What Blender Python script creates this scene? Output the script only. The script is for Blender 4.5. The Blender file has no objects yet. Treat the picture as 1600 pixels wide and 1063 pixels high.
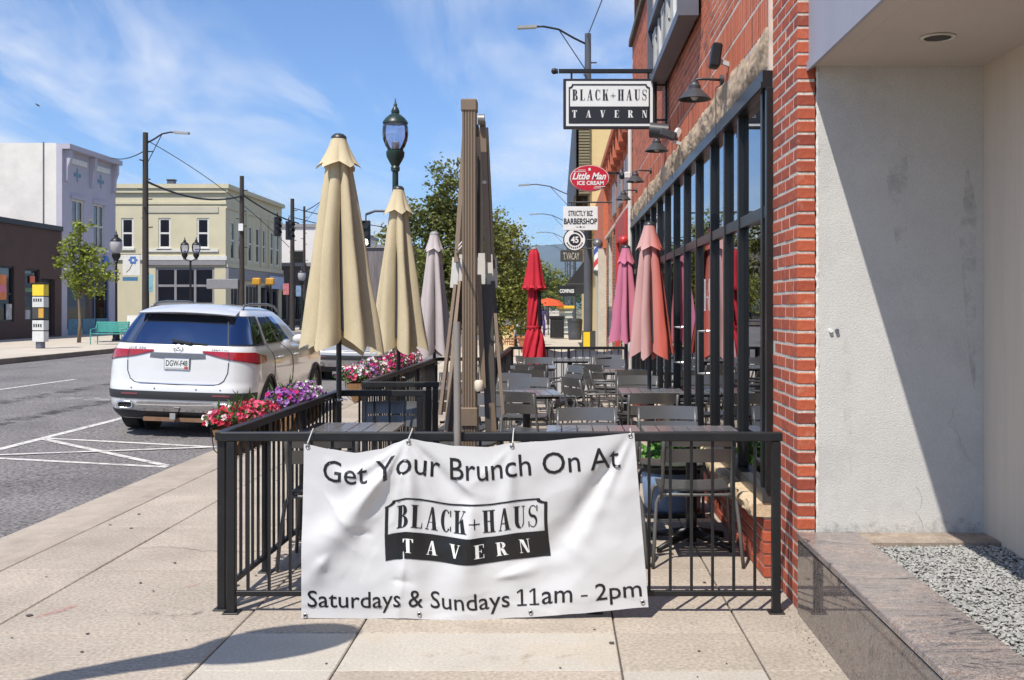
import bpy, bmesh, math, random
from mathutils import Vector, Matrix, noise as mnoise

R = math.radians
rnd = random.Random(7)
SC = bpy.context.scene
COL = SC.collection

# ------------------------------------------------------------------ camera
F = 1680.0      # focal length in photograph pixels (photograph is 1600 wide)
CH = 1.55       # eye height
cam_d = bpy.data.cameras.new("camera")
cam_d.sensor_width = 36.0
cam_d.lens = 36.0 * F / 1600.0
cam_d.shift_x = -72.0 / 1600.0
cam_d.shift_y = -51.5 / 1600.0
cam_d.clip_start = 0.05
cam_d.clip_end = 12000
cam = bpy.data.objects.new("camera", cam_d)
cam.location = (0, 0, CH)
cam.rotation_euler = (R(90), 0, 0)
COL.objects.link(cam)
SC.camera = cam

# ------------------------------------------------------------------ light
SUN = Vector((0.30, 0.55, -1.0)).normalized()      # direction the light travels
elev = math.asin(-SUN.z)
sun_d = bpy.data.lights.new("sun", 'SUN')
sun_d.energy = 5.0
sun_d.angle = R(0.5)
sun_d.color = (1.0, 0.94, 0.85)
sun = bpy.data.objects.new("sun", sun_d)
sun.rotation_euler = SUN.to_track_quat('-Z', 'Y').to_euler()
COL.objects.link(sun)

world = bpy.data.worlds.new("World")
SC.world = world
world.use_nodes = True
nt = world.node_tree
for n in list(nt.nodes):
    nt.nodes.remove(n)
def wn(t, **k):
    n = nt.nodes.new(t)
    for a, v in k.items():
        setattr(n, a, v)
    return n
w_out = wn('ShaderNodeOutputWorld')
w_bg = wn('ShaderNodeBackground')
w_bg.inputs['Strength'].default_value = 0.122
sky = wn('ShaderNodeTexSky', sky_type='NISHITA')
sky.sun_disc = False
sky.sun_elevation = elev
sky.sun_rotation = math.atan2(-SUN.x, -SUN.y)
sky.altitude = 1600
sky.air_density = 1.0
sky.dust_density = 0.9
sky.ozone_density = 2.0
tc = wn('ShaderNodeTexCoord')
# thin wind-drawn cirrus on a flat cloud layer: project the view direction on a plane overhead
sep = wn('ShaderNodeSeparateXYZ')
nt.links.new(tc.outputs['Generated'], sep.inputs[0])
zc = wn('ShaderNodeMath', operation='MAXIMUM'); zc.inputs[1].default_value = 0.0
nt.links.new(sep.outputs['Z'], zc.inputs[0])
zc2 = wn('ShaderNodeMath', operation='ADD'); zc2.inputs[1].default_value = 0.10
nt.links.new(zc.outputs[0], zc2.inputs[0])
dx = wn('ShaderNodeMath', operation='DIVIDE'); dy = wn('ShaderNodeMath', operation='DIVIDE')
nt.links.new(sep.outputs['X'], dx.inputs[0]); nt.links.new(zc2.outputs[0], dx.inputs[1])
nt.links.new(sep.outputs['Y'], dy.inputs[0]); nt.links.new(zc2.outputs[0], dy.inputs[1])
cmb = wn('ShaderNodeCombineXYZ')
nt.links.new(dx.outputs[0], cmb.inputs[0]); nt.links.new(dy.outputs[0], cmb.inputs[1])
mp = wn('ShaderNodeMapping'); mp.inputs['Rotation'].default_value = (0, 0, R(38)); mp.inputs['Scale'].default_value = (1.0, 0.30, 1)
mp.inputs['Location'].default_value = (1.7, 0.6, 0)
nt.links.new(cmb.outputs[0], mp.inputs[0])
n1 = wn('ShaderNodeTexNoise'); n1.inputs['Scale'].default_value = 1.5; n1.inputs['Detail'].default_value = 9
n1.inputs['Roughness'].default_value = 0.58; n1.inputs['Distortion'].default_value = 0.6
nt.links.new(mp.outputs[0], n1.inputs['Vector'])
n2 = wn('ShaderNodeTexNoise'); n2.inputs['Scale'].default_value = 0.8; n2.inputs['Detail'].default_value = 3
nt.links.new(cmb.outputs[0], n2.inputs['Vector'])
r1 = wn('ShaderNodeMapRange'); r1.inputs[1].default_value = 0.43; r1.inputs[2].default_value = 0.66
nt.links.new(n1.outputs['Fac'], r1.inputs[0])
r2 = wn('ShaderNodeMapRange'); r2.inputs[1].default_value = 0.34; r2.inputs[2].default_value = 0.54
nt.links.new(n2.outputs['Fac'], r2.inputs[0])
mul = wn('ShaderNodeMath', operation='MULTIPLY')
nt.links.new(r1.outputs[0], mul.inputs[0]); nt.links.new(r2.outputs[0], mul.inputs[1])
# fair-weather cumulus low on the horizon
mp2 = wn('ShaderNodeMapping'); mp2.inputs['Scale'].default_value = (1.0, 1.0, 2.6); mp2.inputs['Location'].default_value = (0.35, 0, 0)
nt.links.new(tc.outputs['Generated'], mp2.inputs[0])
n3 = wn('ShaderNodeTexNoise'); n3.inputs['Scale'].default_value = 5.5; n3.inputs['Detail'].default_value = 8; n3.inputs['Roughness'].default_value = 0.55
nt.links.new(mp2.outputs[0], n3.inputs['Vector'])
r3 = wn('ShaderNodeMapRange'); r3.inputs[1].default_value = 0.50; r3.inputs[2].default_value = 0.62
nt.links.new(n3.outputs['Fac'], r3.inputs[0])
band = wn('ShaderNodeMapRange'); band.inputs[1].default_value = 0.17; band.inputs[2].default_value = 0.07
nt.links.new(sep.outputs['Z'], band.inputs[0])
mul2 = wn('ShaderNodeMath', operation='MULTIPLY')
nt.links.new(r3.outputs[0], mul2.inputs[0]); nt.links.new(band.outputs[0], mul2.inputs[1])
cl = wn('ShaderNodeMath', operation='MAXIMUM')
nt.links.new(mul.outputs[0], cl.inputs[0]); nt.links.new(mul2.outputs[0], cl.inputs[1])
cl2 = wn('ShaderNodeMath', operation='MULTIPLY'); cl2.inputs[1].default_value = 0.9
nt.links.new(cl.outputs[0], cl2.inputs[0])
tint = wn('ShaderNodeMixRGB', blend_type='MULTIPLY'); tint.inputs[0].default_value = 1.0
tint.inputs[2].default_value = (0.76, 1.02, 1.30, 1)
nt.links.new(sky.outputs[0], tint.inputs[1])
mixc = wn('ShaderNodeMixRGB'); mixc.inputs[2].default_value = (7.6, 7.8, 8.2, 1)
nt.links.new(cl2.outputs[0], mixc.inputs[0]); nt.links.new(tint.outputs[0], mixc.inputs[1])
nt.links.new(mixc.outputs[0], w_bg.inputs['Color'])
nt.links.new(w_bg.outputs[0], w_out.inputs['Surface'])

SC.view_settings.view_transform = 'Standard'
SC.view_settings.look = 'None'
SC.view_settings.exposure = 0.18
SC.view_settings.gamma = 1.0
SC.view_settings.use_curve_mapping = False
SC.cycles.max_bounces = 8
SC.cycles.transparent_max_bounces = 12
SC.cycles.use_denoising = True
SC.cycles.sample_clamp_indirect = 6.0
SC.cycles.caustics_reflective = False
SC.cycles.caustics_refractive = False

# ------------------------------------------------------------------ materials
MAT = {}
def mat(name, col, rough=0.6, metal=0.0, var=0.12, scale=6.0, bump=0.0, bscale=40.0, speck=0.0, spscale=120.0,
        rnd_v=0.0, coat=0.0, spec=0.5, trans=0.0, emit=None, dirt=None, dirt_amt=0.0, dirt_scale=1.5, stretch=None):
    if name in MAT:
        return MAT[name]
    m = bpy.data.materials.new(name); MAT[name] = m
    m.use_nodes = True
    t = m.node_tree; L = t.links
    b = t.nodes['Principled BSDF']
    b.inputs['Roughness'].default_value = rough
    b.inputs['Metallic'].default_value = metal
    b.inputs['Specular IOR Level'].default_value = spec
    b.inputs['Coat Weight'].default_value = coat
    b.inputs['Coat Roughness'].default_value = 0.04
    c = (*col, 1)
    co = t.nodes.new('ShaderNodeTexCoord')
    vec = co.outputs['Object']
    if stretch:
        mpn = t.nodes.new('ShaderNodeMapping'); mpn.inputs['Scale'].default_value = stretch
        L.new(vec, mpn.inputs[0]); vec = mpn.outputs[0]
    cur = None
    rgb = t.nodes.new('ShaderNodeRGB'); rgb.outputs[0].default_value = c
    cur = rgb.outputs[0]
    def scale_by(fac_socket, lo, hi, cur):
        mr = t.nodes.new('ShaderNodeMapRange'); mr.inputs[1].default_value = 0.28; mr.inputs[2].default_value = 0.72
        mr.inputs[3].default_value = lo; mr.inputs[4].default_value = hi
        L.new(fac_socket, mr.inputs[0])
        mx = t.nodes.new('ShaderNodeVectorMath'); mx.operation = 'SCALE'
        L.new(cur, mx.inputs[0]); L.new(mr.outputs[0], mx.inputs['Scale'])
        return mx.outputs[0]
    if var > 0:
        n = t.nodes.new('ShaderNodeTexNoise'); n.inputs['Scale'].default_value = scale; n.inputs['Detail'].default_value = 6
        n.inputs['Roughness'].default_value = 0.62
        L.new(vec, n.inputs['Vector'])
        cur = scale_by(n.outputs['Fac'], 1 - var, 1 + var, cur)
    if speck > 0:
        n = t.nodes.new('ShaderNodeTexNoise'); n.inputs['Scale'].default_value = spscale; n.inputs['Detail'].default_value = 2
        L.new(vec, n.inputs['Vector'])
        cur = scale_by(n.outputs['Fac'], 1 - speck, 1 + speck, cur)
    if rnd_v > 0:
        oi = t.nodes.new('ShaderNodeObjectInfo'); ge = t.nodes.new('ShaderNodeNewGeometry')
        ad = t.nodes.new('ShaderNodeMath'); ad.operation = 'ADD'
        L.new(oi.outputs['Random'], ad.inputs[0]); L.new(ge.outputs['Random Per Island'], ad.inputs[1])
        fr = t.nodes.new('ShaderNodeMath'); fr.operation = 'FRACT'; L.new(ad.outputs[0], fr.inputs[0])
        mr = t.nodes.new('ShaderNodeMapRange'); mr.inputs[3].default_value = 1 - rnd_v; mr.inputs[4].default_value = 1 + rnd_v
        L.new(fr.outputs[0], mr.inputs[0])
        mx = t.nodes.new('ShaderNodeVectorMath'); mx.operation = 'SCALE'
        L.new(cur, mx.inputs[0]); L.new(mr.outputs[0], mx.inputs['Scale']); cur = mx.outputs[0]
    if dirt:
        n = t.nodes.new('ShaderNodeTexNoise'); n.inputs['Scale'].default_value = dirt_scale; n.inputs['Detail'].default_value = 8
        n.inputs['Roughness'].default_value = 0.7
        L.new(vec, n.inputs['Vector'])
        mr = t.nodes.new('ShaderNodeMapRange'); mr.inputs[1].default_value = 0.5; mr.inputs[2].default_value = 0.75
        mr.inputs[4].default_value = dirt_amt
        L.new(n.outputs['Fac'], mr.inputs[0])
        mx = t.nodes.new('ShaderNodeMixRGB'); mx.inputs[2].default_value = (*dirt, 1)
        L.new(mr.outputs[0], mx.inputs[0]); L.new(cur, mx.inputs[1]); cur = mx.outputs[0]
    L.new(cur, b.inputs['Base Color'])
    if bump > 0:
        n = t.nodes.new('ShaderNodeTexNoise'); n.inputs['Scale'].default_value = bscale; n.inputs['Detail'].default_value = 5
        L.new(vec, n.inputs['Vector'])
        bp = t.nodes.new('ShaderNodeBump'); bp.inputs['Strength'].default_value = bump; bp.inputs['Distance'].default_value = 0.01
        L.new(n.outputs['Fac'], bp.inputs['Height']); L.new(bp.outputs[0], b.inputs['Normal'])
    if emit:
        b.inputs['Emission Color'].default_value = (*emit[0], 1); b.inputs['Emission Strength'].default_value = emit[1]
    if trans > 0:   # thin translucency (cloth, leaves)
        out = t.nodes['Material Output']
        tr = t.nodes.new('ShaderNodeBsdfTranslucent'); L.new(cur, tr.inputs['Color'])
        mxs = t.nodes.new('ShaderNodeMixShader'); mxs.inputs[0].default_value = trans
        L.new(b.outputs[0], mxs.inputs[1]); L.new(tr.outputs[0], mxs.inputs[2]); L.new(mxs.outputs[0], out.inputs['Surface'])
    return m

def glass(name, tint_c=(0.25, 0.27, 0.28), ior=1.55, rough=0.01, boost=0.0):
    if name in MAT:
        return MAT[name]
    m = bpy.data.materials.new(name); MAT[name] = m
    m.use_nodes = True; t = m.node_tree; L = t.links
    for n in list(t.nodes):
        t.nodes.remove(n)
    out = t.nodes.new('ShaderNodeOutputMaterial')
    fr = t.nodes.new('ShaderNodeFresnel'); fr.inputs['IOR'].default_value = ior
    gl = t.nodes.new('ShaderNodeBsdfGlossy'); gl.inputs['Roughness'].default_value = rough; gl.inputs['Color'].default_value = (0.95, 0.97, 1, 1)
    tr = t.nodes.new('ShaderNodeBsdfTransparent'); tr.inputs['Color'].default_value = (*tint_c, 1)
    mx = t.nodes.new('ShaderNodeMixShader')
    ad = t.nodes.new('ShaderNodeMath'); ad.operation = 'ADD'; ad.use_clamp = True; ad.inputs[1].default_value = boost
    L.new(fr.outputs[0], ad.inputs[0]); L.new(ad.outputs[0], mx.inputs[0]); L.new(tr.outputs[0], mx.inputs[1]); L.new(gl.outputs[0], mx.inputs[2])
    L.new(mx.outputs[0], out.inputs['Surface'])
    return m

# ------------------------------------------------------------------ mesh builder
class MB:
    def __init__(self):
        self.v = []; self.f = []
    def add(self, vs, fs):
        o = len(self.v)
        self.v.extend([tuple(p) for p in vs]); self.f.extend([tuple(i + o for i in q) for q in fs])
        return self
    def box(self, x0, y0, z0, x1, y1, z1, M=None):
        vs = [Vector(p) for p in ((x0,y0,z0),(x1,y0,z0),(x1,y1,z0),(x0,y1,z0),(x0,y0,z1),(x1,y0,z1),(x1,y1,z1),(x0,y1,z1))]
        if M: vs = [M @ p for p in vs]
        return self.add(vs, [(0,3,2,1),(4,5,6,7),(0,1,5,4),(1,2,6,5),(2,3,7,6),(3,0,4,7)])
    def bbox(self, x0, y0, z0, x1, y1, z1, c=0.004):
        """box with chamfered edges"""
        xs, ys, zs = (x0, x1), (y0, y1), (z0, z1)
        idx = {}; vs = []
        for i in (0, 1):
            for j in (0, 1):
                for k in (0, 1):
                    sx, sy, sz = (c if i == 0 else -c), (c if j == 0 else -c), (c if k == 0 else -c)
                    for a in range(3):
                        p = [xs[i] + sx, ys[j] + sy, zs[k] + sz]
                        p[a] = (xs[i], ys[j], zs[k])[a]
                        idx[(i, j, k, a)] = len(vs); vs.append(p)
        fs = []
        for a in range(3):
            b, d = (a + 1) % 3, (a + 2) % 3
            for s in (0, 1):
                q = []
                for (p, r) in ((0,0),(1,0),(1,1),(0,1)):
                    ijk = [0,0,0]; ijk[a] = s; ijk[b] = p; ijk[d] = r
                    q.append(idx[(*ijk, a)])
                fs.append(tuple(q) if s else tuple(reversed(q)))
        for a in range(3):
            b, d = (a + 1) % 3, (a + 2) % 3
            for p in (0, 1):
                for r in (0, 1):
                    A = [0,0,0]; A[b] = p; A[d] = r; B = list(A); B[a] = 1
                    q = (idx[(*A, b)], idx[(*B, b)], idx[(*B, d)], idx[(*A, d)])
                    fs.append(q if (p == r) else tuple(reversed(q)))
        for i in (0, 1):
            for j in (0, 1):
                for k in (0, 1):
                    q = (idx[(i,j,k,0)], idx[(i,j,k,1)], idx[(i,j,k,2)])
                    fs.append(q if (i + j + k) % 2 else tuple(reversed(q)))
        return self.add(vs, fs)
    def bar(self, p, q, w, h=None, up=(0, 0, 1)):
        """square bar from p to q"""
        p = Vector(p); q = Vector(q); h = h or w
        d = (q - p); L = d.length; d.normalize()
        u = Vector(up)
        if abs(d.dot(u)) > 0.98: u = Vector((0, 1, 0))
        s = d.cross(u).normalized(); u = s.cross(d).normalized()
        vs = []
        for e in (p, q):
            for a, b in ((-1,-1),(1,-1),(1,1),(-1,1)):
                vs.append(e + s * (a * w / 2) + u * (b * h / 2))
        return self.add(vs, [(0,1,2,3),(7,6,5,4),(0,4,5,1),(1,5,6,2),(2,6,7,3),(3,7,4,0)])
    def tube(self, pts, r, n=8, cap=True):
        pts = [Vector(p) for p in pts]
        rs = r if isinstance(r, (list, tuple)) else [r] * len(pts)
        vs = []; fs = []; prev = None
        for i, p in enumerate(pts):
            if i == 0: d = pts[1] - pts[0]
            elif i == len(pts) - 1: d = pts[-1] - pts[-2]
            else: d = (pts[i+1] - p).normalized() + (p - pts[i-1]).normalized()
            d.normalize()
            if prev is None:
                a = Vector((0, 0, 1)) if abs(d.z) < 0.9 else Vector((1, 0, 0))
                u = d.cross(a).normalized()
            else:
                u = (prev - d * prev.dot(d)).normalized()
            prev = u; w = d.cross(u)
            for k in range(n):
                t = 2 * math.pi * k / n
                vs.append(p + (u * math.cos(t) + w * math.sin(t)) * rs[i])
        for i in range(len(pts) - 1):
            for k in range(n):
                a = i*n + k; b = i*n + (k+1) % n
                fs.append((a, b, b + n, a + n))
        if cap:
            fs.append(tuple(reversed(range(n)))); fs.append(tuple(range((len(pts)-1)*n, len(pts)*n)))
        return self.add(vs, fs)
    def cyl(self, p, q, r0, r1=None, n=16):
        return self.tube([p, q], [r0, r0 if r1 is None else r1], n)
    def lathe(self, prof, c=(0, 0, 0), n=20, cap=True):
        vs = []; fs = []
        for (r, z) in prof:
            for k in range(n):
                t = 2*math.pi*k/n
                vs.append((c[0] + r*math.cos(t), c[1] + r*math.sin(t), c[2] + z))
        for i in range(len(prof)-1):
            for k in range(n):
                a = i*n+k; b = i*n+(k+1) % n
                fs.append((a, b, b+n, a+n))
        if cap:
            fs.append(tuple(reversed(range(n)))); fs.append(tuple(range((len(prof)-1)*n, len(prof)*n)))
        return self.add(vs, fs)
    def prism(self, poly, axis, a0, a1):
        """extrude a 2D polygon along an axis; poly in the other two axes (order xyz without axis)"""
        n = len(poly); vs = []
        for a in (a0, a1):
            for (p, q) in poly:
                vs.append({'x': (a, p, q), 'y': (p, a, q), 'z': (p, q, a)}[axis])
        fs = [tuple(range(n)), tuple(reversed(range(n, 2*n)))] + [(i, i+n, (i+1) % n + n, (i+1) % n) for i in range(n)]
        return self.add(vs, fs)
    def grid(self, fn, nu, nv, wrap=False):
        vs = [fn(i/nu, j/nv) for j in range(nv+1) for i in range(nu + (0 if wrap else 1))]
        W = nu if wrap else nu + 1
        fs = []
        for j in range(nv):
            for i in range(nu):
                a = j*W+i; b = j*W+(i+1) % W if wrap else j*W+i+1
                fs.append((a, b, b+W, a+W))
        return self.add(vs, fs)
    def sphere(self, c, r, n=14, m=8, sc=(1, 1, 1)):
        prof = []
        vs = []; fs = []
        for j in range(m+1):
            ph = math.pi*j/m
            for k in range(n):
                t = 2*math.pi*k/n
                vs.append((c[0]+r*sc[0]*math.sin(ph)*math.cos(t), c[1]+r*sc[1]*math.sin(ph)*math.sin(t), c[2]-r*sc[2]*math.cos(ph)))
        for j in range(m):
            for k in range(n):
                a = j*n+k; b = j*n+(k+1) % n
                fs.append((a, b, b+n, a+n))
        return self.add(vs, fs)
    def mesh(self, name='m', smooth=False, recalc=True, merge=0.0):
        me = bpy.data.meshes.new(name)
        me.from_pydata(self.v, [], self.f)
        if recalc or merge:
            bm = bmesh.new(); bm.from_mesh(me)
            if merge: bmesh.ops.remove_doubles(bm, verts=bm.verts, dist=merge)
            if recalc: bmesh.ops.recalc_face_normals(bm, faces=bm.faces)
            bm.to_mesh(me); bm.free()
        if smooth:
            me.shade_smooth()
            if smooth is not True:
                me.set_sharp_from_angle(angle=R(smooth))
        me.update()
        return me
    def build(self, name, m, parent=None, smooth=False, loc=None, recalc=True, merge=0.0, label=None):
        me = self.mesh(name, smooth, recalc, merge)
        return obj(name, me, m, parent, loc, label)

def obj(name, me, m, parent=None, loc=None, label=None):
    o = bpy.data.objects.new(name, me)
    if m is not None and (not me.materials):
        me.materials.append(m)
    COL.objects.link(o)
    if parent: o.parent = parent
    if loc: o.location = loc
    if label: o['label'] = label
    return o
def thing(name, label, cat, loc=(0, 0, 0), rz=0.0, group=None):
    o = bpy.data.objects.new(name, None); COL.objects.link(o)
    o.location = loc; o.rotation_euler = (0, 0, rz)
    o['label'] = label; o['category'] = cat
    if group: o['group'] = group
    o.empty_display_size = 0.1
    return o
def tag(o, label, cat, group=None):
    o['label'] = label; o['category'] = cat
    if group: o['group'] = group
    return o
def kind(o, k):
    o['kind'] = k; return o
def kids(o):
    return [c for c in bpy.data.objects if c.parent == o]
def dup(root, loc, rz=0.0, label=None, group=None, parent=None):
    r = root.copy(); COL.objects.link(r); r.location = loc; r.rotation_euler = (0, 0, rz)
    if label: r['label'] = label
    if group: r['group'] = group
    for ch in kids(root):
        c = ch.copy(); COL.objects.link(c); c.parent = r
        for g in kids(ch):
            d = g.copy(); COL.objects.link(d); d.parent = c
    return r
def W(px, py, s):
    """a point of the photograph, given the scale s (pixels per metre) at its real distance"""
    return Vector(((px - 872)/s, F/s, CH - (py - 480)/s))

# ---------------------------------------------------------------- lettering
def font_polys(body, shear=0.0, bold=0.0):
    """mesh of a line of text in the built-in sans face: verts, faces in 2D"""
    cu = bpy.data.curves.new('t', 'FONT'); cu.body = body; cu.size = 1.0; cu.shear = shear; cu.offset = bold
    cu.resolution_u = 3
    o = bpy.data.objects.new('t', cu); COL.objects.link(o)
    dg = bpy.context.evaluated_depsgraph_get()
    me = bpy.data.meshes.new_from_object(o.evaluated_get(dg))
    vs = [(v.co.x, v.co.y) for v in me.vertices]; fs = [tuple(p.vertices) for p in me.polygons]
    bpy.data.objects.remove(o); bpy.data.curves.remove(cu); bpy.data.meshes.remove(me)
    return vs, fs
def fit(vs, x0, y0, x1, y1):
    ax = min(v[0] for v in vs); bx = max(v[0] for v in vs); ay = min(v[1] for v in vs); by = max(v[1] for v in vs)
    return [(x0 + (v[0]-ax)/(bx-ax)*(x1-x0), y0 + (v[1]-ay)/(by-ay)*(y1-y0)) for v in vs]
def _arc(cx, cy, rx, ry, a0, a1, n=10):
    return [(cx + rx*math.cos(R(a0 + (a1-a0)*i/n)), cy + ry*math.sin(R(a0 + (a1-a0)*i/n))) for i in range(n+1)]
def _band(o, i):
    return [ (o[k], o[k+1], i[k+1], i[k]) for k in range(len(o)-1) ]
def _rc(x0, y0, x1, y1): return [(x0,y0),(x1,y0),(x1,y1),(x0,y1)]
def serif(ch, w, T=0.17, t=0.035, sf=0.06):
    """narrow high-contrast serif capital in a box w wide, 1 high: list of convex polygons"""
    P = []
    def foot(x, y, ww=None):
        ww = ww or (T + 2*sf)
        P.append(_rc(x-ww/2, y, x+ww/2, y+t))
    if ch == 'L':
        x = sf + T/2; P.append(_rc(x-T/2, t, x+T/2, 1-t)); foot(x, 1-t); P.append(_rc(0, 0, w, t)); P.append([(w-t*1.2, t), (w, t), (w, .26), (w-t*.6, .26)])
    elif ch == 'T':
        x = w/2; P.append(_rc(x-T/2, t, x+T/2, 1-t)); foot(x, 0); P.append(_rc(0, 1-t*1.3, w, 1))
        for sx in (0, w): P.append([(sx, 1-t), (sx, .74), (sx + (t if sx == 0 else -t), .74), (sx + (.09 if sx == 0 else -.09), 1-t)])
    elif ch == 'H':
        for x in (sf+T/2, w-sf-T/2): P.append(_rc(x-T/2, t, x+T/2, 1-t)); foot(x, 0); foot(x, 1-t)
        P.append(_rc(sf+T, .49, w-sf-T, .49+t))
    elif ch == 'E':
        x = sf + T/2; P.append(_rc(x-T/2, t, x+T/2, 1-t)); P.append(_rc(0, 0, w, t*1.2)); P.append(_rc(0, 1-t*1.2, w, 1)); P.append(_rc(x+T/2, .5, w*.72, .5+t))
        P.append([(w-t, t), (w, t), (w, .28), (w-t*.6, .28)]); P.append([(w-t, 1-t), (w-t*.6, .74), (w, .74), (w, 1-t)]); P.append(_rc(w*.70, .40, w*.70+t*.9, .62))
    elif ch == 'N':
        a = sf + t; b = w - sf - t
        P.append(_rc(a-t*.5, t, a+t*.5, 1-t)); P.append(_rc(b-t*.5, t, b+t*.5, 1-t)); foot(a, 0, sf*2+t); foot(a, 1-t, sf*2+t); foot(b, 1-t, sf*2+t)
        P.append([(a-.02, 1-t), (a+T, 1-t), (b+t*.5, 0), (b-T*.55, 0)])
    elif ch == 'A':
        P.append([(w/2-.02, 1), (w/2+T*.45, 1), (w-sf, t), (w-sf-T*1.05, t)]); P.append([(w/2-.02, 1), (w/2+.03, .93), (sf+t*1.1, t), (sf, t)])
        foot(sf+t*.6, 0, sf*2+t); foot(w-sf-T*.5, 0); P.append(_rc(w*.24, .3, w*.66, .3+t))
    elif ch == 'V':
        P.append([(sf, 1-t), (sf+T*1.05, 1-t), (w/2+.03, 0), (w/2-T*.42, 0)]); P.append([(w-sf-t*1.1, 1-t), (w-sf, 1-t), (w/2+.02, 0), (w/2-.03, .06)])
        foot(sf+T*.5, 1-t); foot(w-sf-t*.6, 1-t, sf*2+t)
    elif ch == 'K':
        x = sf + T/2; P.append(_rc(x-T/2, t, x+T/2, 1-t)); foot(x, 0); foot(x, 1-t)
        P.append([(sf+T, .40), (sf+T, .46), (w-sf-t, 1-t), (w-sf, 1-t)]); P.append([(sf+T+.05, .53), (sf+T+.19, .66), (w-sf+.02, t), (w-sf-T, t)])
        foot(w-sf-T*.4, 0); foot(w-sf-t, 1-t, sf*2+t)
    elif ch in 'BR':
        x = sf + T/2; P.append(_rc(x-T/2, t, x+T/2, 1-t)); P.append(_rc(0, 1-t, w*.55, 1)); P.append(_rc(sf+T, .50, w*.55, .50+t))
        o = _arc(w*.5, .75+t*.25, w*.5-.05, .25-t*.25, -90, 90); i = _arc(w*.5, .75+t*.25, w*.5-.05-T*.95, .25-t*1.25, -90, 90); P += _band(o, i)
        if ch == 'B':
            P.append(_rc(0, 0, w*.55, t)); o = _arc(w*.5, .26, w*.5, .26, -90, 90); i = _arc(w*.5, .26, w*.5-T, .26-t, -90, 90); P += _band(o, i)
        else:
            foot(x, 0); P.append([(w*.42, .5), (w*.42+T, .5), (w, 0), (w-T*.95, 0)]); P.append(_rc(w-T, 0, w+sf, t))
    elif ch == 'C':
        o = _arc(w/2, .5, w/2, .5, 45, 315, 18); i = _arc(w/2+.02, .5, w/2-T*.75, .5-t, 45, 315, 18); P += _band(o, i)
        P.append(_rc(w-t*1.3, .70, w, .98)); P.append(_rc(w-t*1.3, .05, w, .26))
    elif ch == 'U':
        a = sf + T/2; b = w - sf - t/2
        P.append(_rc(a-T/2, .28, a+T/2, 1-t)); P.append(_rc(b-t/2, .28, b+t/2, 1-t)); foot(a, 1-t); foot(b, 1-t, sf*2+t)
        cx = (sf + w - sf)/2; o = _arc(cx, .28, w/2-sf, .28, 180, 360, 14)
        i = [(sf+T + (w-2*sf-T-t)*k/14, .28 - (.28-t)*math.sin(math.pi*k/14)) for k in range(15)]; P += _band(o, i)
    elif ch == 'S':
        pts = []
        for k in range(25):
            u = k/24
            ang = R(40 + 230*u*2) if u < .5 else R(90 - 230*(u-.5)*2 )
            if u < .5: pts.append((w/2 + (w/2-T*.35)*math.cos(R(35+235*u*2)), .745 + .235*math.sin(R(35+235*u*2))))
            else: pts.append((w/2 + (w/2-T*.35)*math.cos(R(90-235*(u-.5)*2)), .265 + .245*math.sin(R(90-235*(u-.5)*2))))
        th = [.03 + T*.42*max(0, math.sin(math.pi*min(1, max(0, (k/24-.18)/.64))))**1.5 for k in range(25)]
        o = []; i = []
        for k, p in enumerate(pts):
            q0 = Vector(pts[max(0, k-1)]); q1 = Vector(pts[min(24, k+1)]); d = (q1-q0).normalized(); nrm = Vector((-d.y, d.x))
            o.append((p[0]+nrm.x*th[k]*.6, p[1]+nrm.y*th[k]*.6)); i.append((p[0]-nrm.x*th[k]*.6, p[1]-nrm.y*th[k]*.6))
        P += _band(o, i); P.append(_rc(w-t*1.6, .72, w-t*.3, .98)); P.append(_rc(t*.3, .03, t*1.6, .28))
    elif ch == '+':
        P.append(_rc(0, .40, w, .40+t*1.3)); P.append(_rc(w/2-t*.65, .40-w/2+t*.6, w/2+t*.65, .40+w/2+t*.6))
    return P
SW = dict(B=.50, L=.46, A=.56, C=.46, K=.56, H=.58, U=.52, S=.42, T=.50, V=.56, E=.48, R=.54, N=.58)
SW['+'] = .46
def serif_line(text, x0, y0, x1, y1, gap=0.14):
    """polygons of a line of serif capitals fitted to a box"""
    pos = []; x = 0
    for ch in text:
        pos.append((x, ch)); x += SW[ch] + gap
    total = x - gap
    out = []
    for (px, ch) in pos:
        for poly in serif(ch, SW[ch]):
            out.append([(x0 + (px + p[0])/total*(x1-x0), y0 + p[1]*(y1-y0)) for p in poly])
    return out
def serif_letters(text, x0, y0, x1, y1, gap=0.14):
    """the same, one list of polygons per letter"""
    out = []; n = [len(serif(ch, SW[ch])) for ch in text]; allp = serif_line(text, x0, y0, x1, y1, gap); i = 0
    for k in n:
        out.append(allp[i:i+k]); i += k
    return out
def logo_frame(x0, y0, x1, y1, th, ro):
    """ring polygons: rectangle with scooped top corners"""
    def outl(x0, y0, x1, y1, r):
        p = [(x0, y0), (x1, y0), (x1, y1-r)] + [(x1 - r*math.sin(R(a))*1.0 if False else x1 - r + r*math.cos(R(180+ (90-a)))*-1*0 + 0, 0) for a in ()]
        pts = [(x0, y0), (x1, y0), (x1, y1-r)]
        pts += [(x1 - r*math.sin(R(a)), y1 - r*math.cos(R(a))) for a in (15, 30, 45, 60, 75)]
        pts += [(x1-r, y1), (x0+r, y1)]
        pts += [(x0 + r*math.sin(R(a)), y1 - r*math.cos(R(a))) for a in (75, 60, 45, 30, 15)]
        pts += [(x0, y1-r)]
        return pts
    o = outl(x0, y0, x1, y1, ro); i = outl(x0+th, y0+th, x1-th, y1-th, ro)
    n = len(o)
    return [(o[k], o[(k+1) % n], i[(k+1) % n], i[k]) for k in range(n)]
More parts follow.
